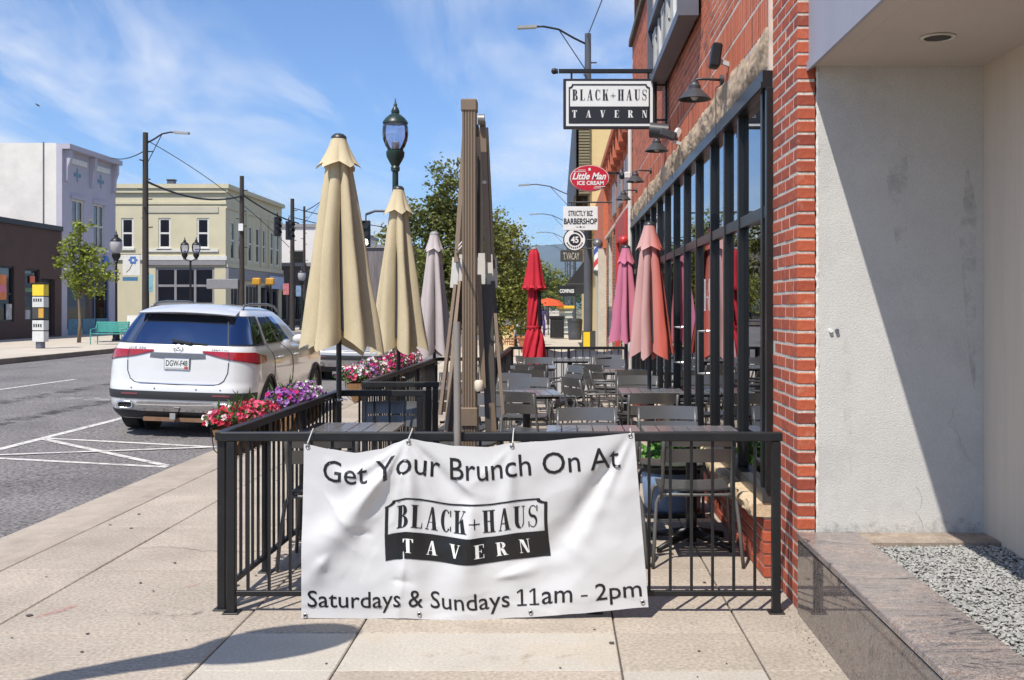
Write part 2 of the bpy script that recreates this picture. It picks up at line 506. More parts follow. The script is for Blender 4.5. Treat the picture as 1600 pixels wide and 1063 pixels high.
def flat_polys(polys, place, z_step=0.0002):
    """polygons -> MB, placed by place(x, y, lift)"""
    m = MB()
    for k, p in enumerate(polys):
        m.add([place(q[0], q[1], (k % 5)*z_step) for q in p], [tuple(range(len(p)))])
    return m
def text_flat(body, box, place, shear=0.0, bold=0.0):
    vs, fs = font_polys(body, shear, bold)
    vs = fit(vs, *box)
    return MB().add([place(v[0], v[1], 0) for v in vs], fs)

# ================================================================== the setting
M_CONC = mat('sidewalk concrete', (0.385, 0.330, 0.270), 0.9, var=0.13, scale=1.4, speck=0.26, spscale=55, rnd_v=0.06, bump=0.25, bscale=180, dirt=(0.22, 0.175, 0.135), dirt_amt=0.6, dirt_scale=0.9)
M_CONC2 = mat('pale concrete', (0.43, 0.395, 0.34), 0.9, var=0.09, scale=2.2, speck=0.14, spscale=70, rnd_v=0.04, bump=0.2, bscale=180, dirt=(0.42, 0.27, 0.13), dirt_amt=0.28, dirt_scale=1.6)
M_JOINT = mat('joint dirt', (0.10, 0.085, 0.07), 0.95)
M_KERB = mat('kerb concrete', (0.36, 0.305, 0.25), 0.9, var=0.16, scale=3, speck=0.12, spscale=60, rnd_v=0.05, dirt=(0.17, 0.14, 0.12), dirt_amt=0.5, dirt_scale=2.2)
M_ASPH = mat('asphalt', (0.165, 0.152, 0.148), 0.9, var=0.16, scale=0.9, speck=0.7, spscale=30, bump=0.5, bscale=30, dirt=(0.05, 0.045, 0.045), dirt_amt=0.55, dirt_scale=0.35)
M_FARWALK = mat('far walk concrete', (0.50, 0.44, 0.36), 0.9, var=0.12, scale=0.8, dirt=(0.25, 0.21, 0.18), dirt_amt=0.4, dirt_scale=0.5)
M_GROUND = mat('dry ground', (0.16, 0.15, 0.10), 0.95, var=0.3, scale=0.02)
def painted(name, col, thr=(0.30, 0.52), sc=9):
    """worn road paint: the asphalt shows through where it has rubbed away"""
    m = bpy.data.materials.new(name); MAT[name] = m; m.use_nodes = True; t = m.node_tree; L = t.links
    b = t.nodes['Principled BSDF']; b.inputs['Roughness'].default_value = 0.75
    co = t.nodes.new('ShaderNodeTexCoord'); n = t.nodes.new('ShaderNodeTexNoise'); n.inputs['Scale'].default_value = sc; n.inputs['Detail'].default_value = 8; n.inputs['Roughness'].default_value = 0.7
    L.new(co.outputs['Object'], n.inputs['Vector'])
    mr = t.nodes.new('ShaderNodeMapRange'); mr.inputs[1].default_value = thr[0]; mr.inputs[2].default_value = thr[1]
    L.new(n.outputs['Fac'], mr.inputs[0])
    b.inputs['Base Color'].default_value = (*col, 1)
    tr = t.nodes.new('ShaderNodeBsdfTransparent'); mx = t.nodes.new('ShaderNodeMixShader')
    L.new(mr.outputs[0], mx.inputs[0]); L.new(tr.outputs[0], mx.inputs[1]); L.new(b.outputs[0], mx.inputs[2])
    L.new(mx.outputs[0], t.nodes['Material Output'].inputs['Surface'])
    return m
M_PAINT = painted('white road paint', (0.62, 0.60, 0.56))
M_PAINTF = painted('worn road paint', (0.55, 0.54, 0.50), (0.46, 0.66), 5)
M_RED = painted('red marking paint', (0.50, 0.11, 0.10), (0.40, 0.95), 18)
M_TAR = painted('black scuff', (0.07, 0.06, 0.055), (0.52, 0.85), 12)
M_RUST = painted('rust stain', (0.40, 0.27, 0.13), (0.54, 1.0), 9)
M_TIRE = painted('tyre mark', (0.045, 0.042, 0.04), (0.44, 0.72), 3)

def road_z(x):
    if x > -10.3: return -0.175 + (-4.15 - x)/6.15*0.155
    return -0.02 - (-10.3 - x)/6.3*0.15
kind(MB().add([(-3500, -400, -0.45), (3500, -400, -0.45), (3500, 6000, -0.45), (-3500, 6000, -0.45)], [(0,1,2,3)]).build('ground', M_GROUND), 'structure')
rm = MB()
xs = [-4.15, -5.5, -7, -8.5, -10.3, -12, -14, -16.6]
for i in range(len(xs)-1):
    a, b = xs[i], xs[i+1]
    rm.add([(b, -30, road_z(b)), (a, -30, road_z(a)), (a, 420, road_z(a)), (b, 420, road_z(b))], [(0,1,2,3)])
kind(rm.build('road', M_ASPH, merge=0.001), 'structure')
kind(MB().add([(-90, 67, -0.19), (-16.55, 67, -0.19), (-16.55, 76, -0.19), (-90, 76, -0.19)], [(0,1,2,3)]).build('side_street', M_ASPH), 'structure')

# near sidewalk: slabs on a base, kerb stones, gutter slabs
walk = MB().box(-3.27, -6, -0.30, 2.2, 19.95, -0.018).build('sidewalk', M_JOINT); kind(walk, 'structure')
XB = [-3.27, -2.73, -1.553, -0.953, 0.273, 0.886, 1.42]
YB = [-6, -3, 0, 1.9, 3.35, 4.585, 5.116] + [5.116 + 1.235*k for k in range(1, 13)]
for i in range(len(XB)-1):
    for j in range(len(YB)-1):
        g = 0.005
        pale = (i in (2, 3) and j == 5) or (i == 3 and j == 8) or (i, j) in ((4, 4), (2, 4))
        o = MB().bbox(XB[i]+g*(0.8 if i else 0.2), YB[j]+g*.6, -0.09, XB[i+1]-g*.8, YB[j+1]-g*.6, 0.0 + rnd.uniform(-.002, .002), 0.005).build('paving_slab', M_CONC2 if pale else M_CONC, walk)
kind(MB().box(-3.27, 20, -0.30, 2.2, 420, -0.001).build('far_pavement', M_FARWALK), 'structure')
kerb = MB().box(-3.41, -6, -0.4, -3.28, 420, -0.03).build('kerb', M_JOINT); kind(kerb, 'structure')
gut = MB().box(-4.14, -6, -0.4, -3.43, 420, -0.2).build('gutter', M_JOINT); kind(gut, 'structure')
y = -6.0
while y < 60:
    l = 3.05
    MB().bbox(-3.42, y+.004, -0.2, -3.275, y+l-.004, -0.002, 0.012).build('kerb_stone', M_KERB, kerb)
    gm = MB(); gm.add([(-4.15, y+.004, -0.171), (-3.42, y+.004, -0.150), (-3.42, y+l-.004, -0.150), (-4.15, y+l-.004, -0.171), (-4.15, y+.004, -0.24), (-3.42, y+.004, -0.24), (-3.42, y+l-.004, -0.24), (-4.15, y+l-.004, -0.24)],
        [(0,1,2,3),(4,7,6,5),(0,4,5,1),(1,5,6,2),(2,6,7,3),(3,7,4,0)])
    gm.build('gutter_slab', M_KERB, gut)
    y += l
MB().box(-3.42, 60.2, -0.2, -3.275, 420, -0.002).build('kerb_stone', M_KERB, kerb)

# far sidewalk across the street
fw = MB().box(-30, -30, -0.3, -16.75, 66.5, -0.004).build('opposite_sidewalk', M_FARWALK); kind(fw, 'structure')
kind(MB().box(-60, 76.5, -0.3, -16.75, 420, -0.004).build('corner_sidewalk', M_FARWALK), 'structure')
fk = MB().box(-16.75, -30, -0.3, -16.58, 66.5, -0.002).build('opposite_kerb', mat('grimy kerb', (0.22, 0.17, 0.13), 0.9, var=0.3, scale=1.0)); kind(fk, 'structure')

# road paint: one sheet per painted line, 4 mm over the asphalt
def line(a, b, w, m, label, lift=0.005, grp='white lines painted on the near parking lane', nm='painted_line'):
    a = Vector((a[0], a[1], 0)); b = Vector((b[0], b[1], 0)); d = (b-a).normalized(); n = Vector((-d.y, d.x, 0))*w/2
    k = max(1, int((b-a).length/1.5)); vs = []; fs = []
    for i in range(k+1):
        p = a.lerp(b, i/k)
        for q in (p-n, p+n): vs.append((q.x, q.y, road_z(q.x)+lift))
    for i in range(k): fs.append((2*i, 2*i+1, 2*i+3, 2*i+2))
    return tag(MB().add(vs, fs).build(nm, m), label, 'road marking', grp)
line((-6.55, 4.0), (-6.5, 23.0), 0.11, M_PAINT, 'long white parking-lane line running under the left side of the white car')
line((-6.47, 13.62), (-4.2, 13.2), 0.10, M_PAINT, 'white line across the parking lane just behind the car, far edge of the hatched box', 0.006)
line((-6.5, 11.92), (-4.2, 11.55), 0.10, M_PAINT, 'white line across the parking lane, near edge of the hatched box', 0.006)
line((-6.45, 13.5), (-4.22, 11.62), 0.10, M_PAINT, 'diagonal white stripe of the hatched box falling toward the gutter', 0.009)
line((-6.48, 11.98), (-4.25, 13.15), 0.09, M_PAINT, 'thinner diagonal stripe crossing the hatched box away from the gutter', 0.012)
line((-10.7, 19.5), (-10.5, 23.4), 0.13, M_PAINT, 'short white lane dash in mid-street left of the car')
line((-8.75, 18.9), (-7.6, 19.0), 0.5, M_PAINTF, 'worn pale paint patch in the lane left of the car')
line((-14.9, 20.0), (-14.9, 66.0), 0.12, M_PAINTF, 'worn white line along the far kerb')
line((-9.4, 12.0), (-8.9, 40.0), 0.35, M_TIRE, 'dark tyre track along the traffic lane', 0.004, nm='tyre_track')
line((-7.9, 10.0), (-7.6, 34.0), 0.30, M_TIRE, 'second dark tyre track closer to the parked car', 0.004, nm='tyre_track')
def blot(cx, cy, rx, ry, rz, m, label, cat, z=0.0035, nm='stain', n=18, seed=1):
    r2 = random.Random(seed); vs = [(0, 0, 0)]
    for k in range(n):
        t = 2*math.pi*k/n; q = r2.uniform(.72, 1.1)
        vs.append((rx*q*math.cos(t), ry*q*math.sin(t), 0))
    o = MB().add(vs, [(0, k+1, (k+1) % n + 1) for k in range(n)]).build(nm, m, loc=(cx, cy, z)); o.rotation_euler.z = rz
    return tag(o, label, cat)
blot(-2.55, 5.47, .145, .028, R(65), M_RED, 'red paint scuff on the sidewalk left of the fence', 'paint mark', nm='paint_mark', seed=3)
blot(-2.03, 5.98, .05, .016, R(70), M_RED, 'faint small red scuff nearer the fence post', 'paint mark', nm='paint_mark', seed=4)
blot(-1.95, 5.42, .17, .13, 0.3, M_TAR, 'blotchy black stain on the sidewalk left of the corner post', 'stain', seed=5)
blot(-.30, 4.78, .40, .16, 0.1, M_RUST, 'rusty brown stain on the pale slab below the banner', 'stain', seed=6)
blot(-5.3, 9.9, .75, .55, 0.2, M_TAR, 'dark oil stain on the asphalt by the gutter', 'stain', z=road_z(-5.3)+.012, seed=9)
gm = MB()
for k in range(130):
    gx = rnd.uniform(-3.2, 1.1); gy = rnd.uniform(4.4, 11); r_ = rnd.uniform(.003, .009) if k % 3 else rnd.uniform(.008, .017)
    gm.add([(gx + r_*math.cos(t*1.05)*rnd.uniform(.7, 1.3), gy + r_*1.2*math.sin(t*1.05), 0.0038 + .0001*(k % 7)) for t in range(6)], [(0,1,2,3,4,5)])
kind(tag(gm.build('gum_spots', mat('old gum', (0.07, 0.06, 0.05), .9)), 'dark flattened gum spots dotted over the sidewalk', 'gum'), 'stuff')

# ================================================================== brick, stone, glass
def brick_material(name, c1, c2, mort):
    m = bpy.data.materials.new(name); MAT[name] = m; m.use_nodes = True; t = m.node_tree; L = t.links
    b = t.nodes['Principled BSDF']; b.inputs['Roughness'].default_value = 0.85
    oi = t.nodes.new('ShaderNodeObjectInfo'); ge = t.nodes.new('ShaderNodeNewGeometry')
    ad = t.nodes.new('ShaderNodeMath'); ad.operation = 'ADD'; fr = t.nodes.new('ShaderNodeMath'); fr.operation = 'FRACT'
    L.new(oi.outputs['Random'], ad.inputs[0]); L.new(ge.outputs['Random Per Island'], ad.inputs[1]); L.new(ad.outputs[0], fr.inputs[0])
    cr = t.nodes.new('ShaderNodeValToRGB'); cr.color_ramp.elements[0].color = (*c1, 1); cr.color_ramp.elements[1].color = (*c2, 1)
    e = cr.color_ramp.elements.new(0.12); e.color = (c1[0]*.62, c1[1]*.66, c1[2]*.8, 1)
    e = cr.color_ramp.elements.new(0.22); e.color = (*c1, 1)
    L.new(fr.outputs[0], cr.inputs[0])
    co = t.nodes.new('ShaderNodeTexCoord')
    n = t.nodes.new('ShaderNodeTexNoise'); n.inputs['Scale'].default_value = 38; n.inputs['Detail'].default_value = 5; n.inputs['Roughness'].default_value = .7
    L.new(co.outputs['Object'], n.inputs['Vector'])
    mr = t.nodes.new('ShaderNodeMapRange'); mr.inputs[1].default_value = .25; mr.inputs[2].default_value = .75; mr.inputs[3].default_value = .72; mr.inputs[4].default_value = 1.25
    L.new(n.outputs['Fac'], mr.inputs[0])
    mx = t.nodes.new('ShaderNodeVectorMath'); mx.operation = 'SCALE'; L.new(cr.outputs[0], mx.inputs[0]); L.new(mr.outputs[0], mx.inputs['Scale'])
    # mortar smears and lime bloom
    n2 = t.nodes.new('ShaderNodeTexNoise'); n2.inputs['Scale'].default_value = 9; n2.inputs['Detail'].default_value = 8; n2.inputs['Roughness'].default_value = .75
    L.new(ge.outputs['Position'], n2.inputs['Vector'])
    m2 = t.nodes.new('ShaderNodeMapRange'); m2.inputs[1].default_value = .56; m2.inputs[2].default_value = .78; m2.inputs[4].default_value = .55
    L.new(n2.outputs['Fac'], m2.inputs[0])
    mm = t.nodes.new('ShaderNodeMixRGB'); mm.inputs[2].default_value = (*mort, 1)
    L.new(m2.outputs[0], mm.inputs[0]); L.new(mx.outputs[0], mm.inputs[1]); L.new(mm.outputs[0], b.inputs['Base Color'])
    bp = t.nodes.new('ShaderNodeBump'); bp.inputs['Strength'].default_value = .45; bp.inputs['Distance'].default_value = .006
    L.new(n.outputs['Fac'], bp.inputs['Height']); L.new(bp.outputs[0], b.inputs['Normal'])
    return m
M_BRICK = brick_material('pier brick', (0.34, 0.068, 0.034), (0.48, 0.105, 0.046), (0.56, 0.36, 0.27))
M_BRICK2 = brick_material('old wall brick', (0.44, 0.115, 0.055), (0.56, 0.155, 0.075), (0.50, 0.33, 0.26))
M_BRICK3 = brick_material('far orange brick', (0.44, 0.13, 0.06), (0.55, 0.20, 0.09), (0.6, 0.42, 0.32))
M_MORT = mat('mortar', (0.54, 0.49, 0.43), 0.95, var=0.15, scale=12, speck=.2, spscale=90, bump=.4, bscale=120)
M_MORT2 = mat('old mortar', (0.60, 0.50, 0.43), 0.95, var=0.2, scale=8)
M_BLACK = mat('black steel', (0.012, 0.012, 0.013), 0.42, var=0.2, scale=8, spec=.4, dirt=(0.06, 0.055, 0.05), dirt_amt=.22, dirt_scale=7)
M_BLACKF = mat('black window frame', (0.012, 0.012, 0.013), 0.32, var=0.15, scale=4, spec=.5)
M_GLASS = glass('shop window glass', (0.22, 0.24, 0.24), 1.9, 0.003, 0.16)
M_ROUGHST = mat('rough sandstone', (0.44, 0.33, 0.225), 0.95, var=0.34, scale=5.5, speck=.2, spscale=26, bump=1.0, bscale=16, dirt=(0.21, 0.11, 0.06), dirt_amt=.55, dirt_scale=2.6)
M_SILLST = mat('sawn sandstone', (0.56, 0.43, 0.28), 0.9, var=0.14, scale=5, speck=.12, spscale=50, bump=.4, bscale=40)
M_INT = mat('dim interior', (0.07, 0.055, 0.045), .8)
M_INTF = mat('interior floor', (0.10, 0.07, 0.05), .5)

PI = math.pi
tav = thing('tavern_building', 'red brick tavern building with long black-framed window front along the patio', 'building', (0, 0, 0))
CO = 0.0677
# near pier
pier = MB().box(1.2240, 5.4935, 0, 1.3105, 6.13, 3.75).build('brick_pier', M_MORT, tav)
brick_me = {}
def brick(lx, ly, lz, m):
    k = (round(lx, 4), round(ly, 4), round(lz, 4), m.name)
    if k not in brick_me:
        me = MB().bbox(0, 0, 0, lx, ly, lz, 0.0035).mesh('brick'); me.materials.append(m); brick_me[k] = me
    return brick_me[k]
for k in range(int(3.7/CO)):
    z = k*CO + 0.006
    cuts = [5.49, 5.69, 5.89, 6.13] if k % 2 else [5.49, 5.59, 5.79, 5.995, 6.13]
    for a, b in zip(cuts[:-1], cuts[1:]):
        o = obj('brick', brick(.092, round(b-a-.012, 4), CO-.0125, M_BRICK), None, pier, (1.222 + rnd.uniform(-.0008, .0008), a + rnd.uniform(-.001, .001), z + rnd.uniform(-.001, .001)))
        o.rotation_euler = (rnd.uniform(-.004, .004), 0, rnd.uniform(-.008, .008))
MB().grid(lambda u, v: (1.314 + .022*u + .006*mnoise.noise(Vector((u*3, v*60, 1))), 5.470 + .02*abs(u-.5) + .008*mnoise.noise(Vector((u*5, v*80, 4))), .40 + v*2.4), 4, 160).build('mortar_bead', mat('rough stucco bead', (0.60, 0.58, 0.53), .95, var=.2, scale=20, bump=.6, bscale=60), tav, smooth=True)

# wall over the windows
WX = 1.20
wall = MB().box(WX+.0022, 6.13, 2.9, WX+.35, 17.4, 5.75).build('brick_wall', M_MORT2, tav)
far_b = MB(); nbw = 0
cand = []
for row in range(2):                                        # two soldier courses above the stone
    z0 = 3.155 + row*0.215
    yy = 6.15
    while yy < 17.35:
        cand.append((yy, z0, .058, .198)); yy += .0677
z0 = 3.59; k = 0
while z0 < 5.7:
    yy = 6.15 - (0.1 if k % 2 else 0)
    while yy < 17.3:
        a = max(yy, 6.15); cand.append((a, z0, min(yy+.203, 17.38)-a-.0095, CO-.0105)); yy += .203
    z0 += CO; k += 1
def shown(c):
    s = F/c[0]; yt = 480 - s*(c[1]-CH); return yt > -5
cand.sort(key=lambda c: (0 if shown(c) else 1, c[0]))
for i, (yy, zz, ly, lz) in enumerate(cand):
    jx = rnd.uniform(-.0010, .0008)
    if i < 85:
        obj('brick', brick(.05, round(ly, 3), round(lz-.0025, 3), M_BRICK2), None, wall, (WX+jx, yy, zz))
    else:
        far_b.box(WX+jx, yy, zz, WX+.03, yy+ly, zz+lz)
kind(far_b.build('bricks', M_BRICK2, wall), 'stuff')
# wall under the windows
SX = 1.175
sillw = MB().box(SX+.006, 6.15, 0, SX+.2, 17.4, .35).build('sill_wall', M_MORT, tav)
far_b = MB(); cand = []
for k in range(5):
    yy = 6.14 - (0.1 if k % 2 else 0)
    while yy < 17.3:
        a = max(yy, 6.14); cand.append((a, k*CO+.006, min(yy+.203, 17.38)-a-.0095, CO-.0105)); yy += .203
cand.sort()
for i, (yy, zz, ly, lz) in enumerate(cand):
    if i < 45:
        obj('brick', brick(.09, round(ly, 3), round(lz, 3), M_BRICK), None, sillw, (SX + rnd.uniform(-.002, .002), yy, zz))
    else:
        far_b.box(SX, yy, zz, SX+.03, yy+ly, zz+lz)
kind(far_b.build('bricks', M_BRICK, sillw), 'stuff')
# sill stones with broken front edge
yy = 6.135; k = 0
for l in (.86, .72, .80, .78, .9, .84, .92, 1.0, 1.1, 1.2, 1.2, .75):
    sd = k*7.3
    def ss(u, v, yy=yy, l=l, sd=sd):
        # u: 0 front bottom .. profile ; v along
        pr = [(1.225, .350), (1.118, .352), (1.10, .366), (1.094, .395), (1.104, .424), (1.118, .430), (1.225, .434)]
        t = u*6; i = min(5, int(t)); f = t-i
        x = pr[i][0] + (pr[i+1][0]-pr[i][0])*f; z = pr[i][1] + (pr[i+1][1]-pr[i][1])*f
        e = 1.0 if 0.5 < t < 5.2 else 0.0
        n1_ = mnoise.noise(Vector((sd+v*l*9, t*1.3, 2.1))); n2_ = mnoise.noise(Vector((sd+v*l*30, t*3.3, 7.1)))
        return (x + e*(.020*n1_ + .008*n2_), yy+.004 + v*(l-.008), z + e*.010*n2_)
    m = MB().grid(ss, 12, int(l*40))
    nn = 13
    m.f.append(tuple(range(nn))); m.f.append(tuple(range(len(m.v)-nn, len(m.v))))
    m.build('sill_stone', M_SILLST, tav, smooth=50)
    yy += l; k += 1
# rough stone lintel
yy = 6.13; k = 0
for l in (1.5, 1.75, 1.6, 1.9, 1.7, 1.75, 1.07):
    sd = 3.1*k + 2
    def ls(u, v, yy=yy, l=l, sd=sd):
        top = 3.165 + .05*mnoise.noise(Vector((v*l*1.4, sd, 0))) + .02*mnoise.noise(Vector((v*l*8, sd, 3)))
        z = 2.905 + u*(top-2.905)
        e = math.sin(PI*min(1, max(0, u)))**.35
        q = Vector((v*l*5, u*2.2+sd, sd))
        d = .030*mnoise.noise(q*.6) + .022*abs(mnoise.noise(q*1.7)) + .010*mnoise.noise(q*5)
        ed = min(1, min(v, 1-v)*l/.05)
        return (WX + .012 - e*(.026 + d)*(.35+.65*ed), yy+.006 + v*(l-.012), z)
    MB().grid(ls, 16, int(l*34)).build('lintel_stone', M_ROUGHST, tav, smooth=35)
    yy += l; k += 1
# window front
GX = 1.225
fr = MB(); fr.box(1.166, 6.13, 2.80, 1.25, 17.3, 2.90); fr.build('window_head', M_BLACKF, tav)
MB().box(1.156, 6.13, 2.805, 1.1655, 17.3, 2.835).build('window_head', M_BLACKF, tav)
MB().box(1.165, 6.13, .436, 1.25, 17.3, .50).build('window_sill_bar', mat('grey sill bar', (0.07, 0.07, 0.072), .35, metal=.4), tav)
MB().box(1.193, 6.13, 2.065, 1.24, 17.3, 2.135).build('transom_bar', M_BLACKF, tav)
mys = [6.14, 6.28, 7.10, 7.70, 8.38, 9.28, 10.15, 11.05, 11.95, 12.85, 13.75, 14.65, 15.55, 16.4, 17.25]
for i, my in enumerate(mys):
    MB().bbox(1.186, my-.028, .498, 1.235, my+.028, 2.802, .004).build('mullion', M_BLACKF, tav)
for i in range(1, len(mys)-1):
    for z0, z1 in ((.50, 2.066), (2.134, 2.802)):
        MB().box(GX-.004, mys[i]+.03, z0, GX+.002, mys[i+1]-.03, z1).build('window_pane', M_GLASS, tav)
for my in (8.9, 10.7, 13.3):
    MB().tube([(1.215, my, 1.0), (1.16, my, 1.0), (1.16, my, 1.35), (1.215, my, 1.35)], .011, 6).build('door_handle', mat('bare steel', (.5, .5, .5), .25, metal=1, var=.05), tav)
dm = MB()
for poly in serif_line('B+H', 8.62, 1.52, 8.98, 1.78):
    dm.add([(GX-.006, 17.6 - p[0], p[1]) if False else (GX-.006, p[0], p[1]) for p in poly], [tuple(range(len(poly)))])
dm.build('lettering', mat('white print', (.75, .74, .7), .6, var=0), tav)
# dining room behind the glass
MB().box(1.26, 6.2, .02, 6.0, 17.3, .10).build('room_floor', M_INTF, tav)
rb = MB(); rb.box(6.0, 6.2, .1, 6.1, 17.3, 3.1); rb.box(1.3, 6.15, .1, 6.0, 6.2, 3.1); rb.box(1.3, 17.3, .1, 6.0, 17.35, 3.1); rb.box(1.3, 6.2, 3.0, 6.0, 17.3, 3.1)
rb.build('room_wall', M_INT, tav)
# parapet, coping, downspout
pc = MB()
for k in range(14):
    pc.bbox(WX-.06, 6.2+k*.8, 5.75, WX+.4, 6.2+k*.8+.79, 5.86 + rnd.uniform(-.01, .01), .01)
pc.build('parapet_coping', mat('dark coping', (.10, .085, .07), .9, var=.3), tav)
MB().cyl((WX-.04, 17.32, .02), (WX-.04, 17.32, 5.1), .035, n=10).build('downspout', mat('white downspout', (.62, .60, .56), .6), tav)

# barn lamps along the wall
M_DARKL = mat('dark grey enamel', (0.045, 0.045, 0.05), .45, var=.2, scale=12)
M_LAMPIN = mat('lamp inside', (0.25, 0.25, 0.24), .5)
def barn_lamp(y, z, label):
    t = thing('barn_lamp', label, 'wall lamp', (WX, y, z), 0, 'barn lamps over the tavern windows')
    MB().lathe([(.035, .10), (.036, .085), (.045, .075), (.045, .05), (.060, .04), (.118, -.02), (.122, -.024), (.117, -.026), (.058, .032), (.01, .035)], (-.21, 0, 0), 24).build('lamp_shade', M_DARKL, t, smooth=40)
    MB().tube([(-.21, 0, .10), (-.19, 0, .122), (-.15, 0, .125), (-.02, 0, .118)], .010, 8).build('arm', M_DARKL, t, smooth=True)
    MB().cyl((-.025, 0, .118), (.005, 0, .118), .035, n=12).build('wall_plate', M_DARKL, t, smooth=40)
    MB().sphere((-.21, 0, .0), .03, 10, 6).build('bulb', mat('lamp bulb', (.7, .68, .6), .3), t, smooth=True)
    MB().tube([(-.006, 0, .09), (-.055, .004, .06), (-.055, .002, -.30)], .004, 5).build('conduit', M_DARKL, t)
    return t
barn_lamp(7.8, 3.08, 'dark barn lamp nearest the camera, below the black speaker')
barn_lamp(10.8, 3.14, 'second barn lamp, right under the hanging tavern sign')
barn_lamp(13.8, 3.18, 'third barn lamp along the brick wall, over the coral parasol')
barn_lamp(16.3, 3.20, 'farthest barn lamp, at the end of the window front')
def wall_box(y, z, w, h, d, m, label, cat, nm, tilt=0):
    t = thing(nm, label, cat, (WX, y, z))
    o = MB().bbox(-d-.06, -w/2, -h/2, -.06, w/2, h/2, .012).build('housing', m, t); o.rotation_euler = (0, R(tilt), 0)
    MB().bar((-.08, 0, -.02), (.01, 0, -.05), .03).build('bracket', mat('pale bracket', (.45, .45, .44), .5), t)
    return t
wall_box(7.55, 3.30, .11, .17, .07, M_BLACK, 'black box speaker on a pale bracket above the nearest barn lamp', 'speaker', 'wall_speaker', 8)
t = wall_box(10.45, 3.18, .09, .08, .16, M_DARKL, 'dark floodlight with pale arm beside the second barn lamp', 'floodlight', 'floodlight', 20)
MB().cyl((-.30, .06, .10), (-.12, .02, .08), .075, .07, 14).build('lamp_head', M_DARKL, t, smooth=40)
MB().bar((-.06, 0, .03), (-.02, .02, .10), .05).build('camera_body', mat('white plastic', (.66, .66, .64), .4), t)
t = wall_box(16.9, 3.62, .10, .10, .10, mat('white plastic', (.66, .66, .64), .4), 'white and black security camera on the corner of the brick wall', 'camera', 'security_camera', 0)
MB().sphere((-.19, 0, -.01), .055, 12, 8).build('dome', M_BLACK, t, smooth=True)
pp = MB().cyl((WX+.03, 16.6, 5.8), (WX+.03, 16.6, 11.5), .055, n=10).build('roof_pipe', mat('rusty pipe', (.20, .085, .05), .8, var=.3, scale=3), None, smooth=True)
tag(pp, 'tall rusty pipe rising from the tavern roof behind the sign', 'pipe')

# ---------------------------------------------------------------- steel wall sign, seen nearly edge-on
M_STEEL = mat('blue-grey steel', (0.13, 0.14, 0.17), .45, var=.15, scale=3, metal=.3)
M_LETW = mat('pale channel letters', (.50, .49, .47), .6)
sg = thing('wall_sign', 'blue-grey steel sign frame with pale channel letters bolted high on the brick wall', 'sign', (0, 0, 0))
Y0, Y1, Z0, Z1 = 8.95, 12.1, 3.98, 5.35
for a, b, c, d in ((Y0, Y0+.10, Z0, Z1), (Y1-.08, Y1, Z0, Z1)):
    MB().box(1.00, a, c, 1.17, b, d).build('frame_upright', M_STEEL, sg)
for zz in (Z0, (Z0+Z1)/2-.04, Z1-.08):
    MB().box(1.004, Y0+.1, zz, 1.166, Y1-.08, zz+.08).build('frame_rail', M_STEEL, sg)
MB().box(1.13, Y0+.1, Z0+.08, 1.155, Y1-.08, Z1-.08).build('back_panel', M_BLACK, sg)
for (word, za, zb) in (('BLACK+HAUS', Z0+.74, Z1-.13), ('TAVERN', Z0+.14, Z0+.58)):
    n_ = len(word); step = (Y1-Y0-.36)/n_
    for i, ch in enumerate(word):
        lm = MB()
        ya = Y1-.2 - i*step
        for q, poly in enumerate(serif(ch, SW[ch], .2, .06, .06)):
            pl = [(ya - p[0]/SW[ch]*step*.78, za + p[1]*(zb-za)) for p in poly]
            lm.prism(pl, 'x', 1.045-.0003*q, 1.12)
        lm.build('letter', M_LETW, sg)
for yy in (9.3, 10.5, 11.7):
    MB().bar((1.16, yy, 4.3), (1.21, yy, 4.3), .04).build('standoff', M_BLACK, sg)

# ---------------------------------------------------------------- hanging tavern sign
s_ = 144.0; SY = F/s_
bs = thing('hanging_sign', 'black and white rectangular tavern sign hanging from a wall bracket', 'sign', (0, 0, 0))
M_SIGNW = mat('sign white', (.74, .74, .72), .45, var=.03)
M_SIGNK = mat('sign black', (.018, .018, .022), .4, var=.1)
a = W(880, 202, s_); b = W(1024, 124, s_)
MB().bbox(a.x, SY-.03, a.z, b.x, SY+.03, b.z, .006).build('sign_board', M_SIGNK, bs)
c0 = W(884.5, 198, s_); c1 = W(1019.5, 128, s_)
MB().box(c0.x, SY-.034, c0.z, c1.x, SY-.031, c1.z).build('sign_face', M_SIGNW, bs)
def pl(x, y, l): return (x, SY-.0375-l, y)
f0 = W(888.5, 194, s_); f1 = W(1015, 132.5, s_)
polys = [tuple(q) for q in logo_frame(f0.x, f0.z, f1.x, f1.z, .014, .035)]
mid = W(0, 167.5, s_).z
polys.append([(f0.x+.005, f0.z+.005), (f1.x-.005, f0.z+.005), (f1.x-.005, mid), (f0.x+.005, mid)])
flat_polys(polys, pl).build('printed_frame', M_SIGNK, bs)
p0 = W(894, 158, s_); p1 = W(1010, 141, s_)
for q_ in serif_letters('BLACK+HAUS', p0.x, p0.z, p1.x, p1.z, .20): flat_polys(q_, pl).build('letter', M_SIGNK, bs)
p0 = W(894, 185, s_); p1 = W(1011, 173.5, s_)
for q_ in serif_letters('TAVERN', p0.x, p0.z, p1.x, p1.z, .95): flat_polys(q_, lambda x, y, l: (x, SY-.0405-l, y)).build('letter', M_SIGNW, bs)
bz = W(0, 111.5, s_).z
MB().bbox(W(873, 0, s_).x, SY-.02, bz-.022, 1.04, SY+.02, bz+.022, .004).build('bracket_bar', M_BLACK, bs)
MB().sphere((W(866, 0, s_).x, SY, bz), .034).build('ball_finial', M_BLACK, bs, smooth=True)
MB().cyl((W(872, 0, s_).x, SY, bz), (W(869, 0, s_).x, SY, bz), .028, n=12).build('finial_collar', M_BLACK, bs)
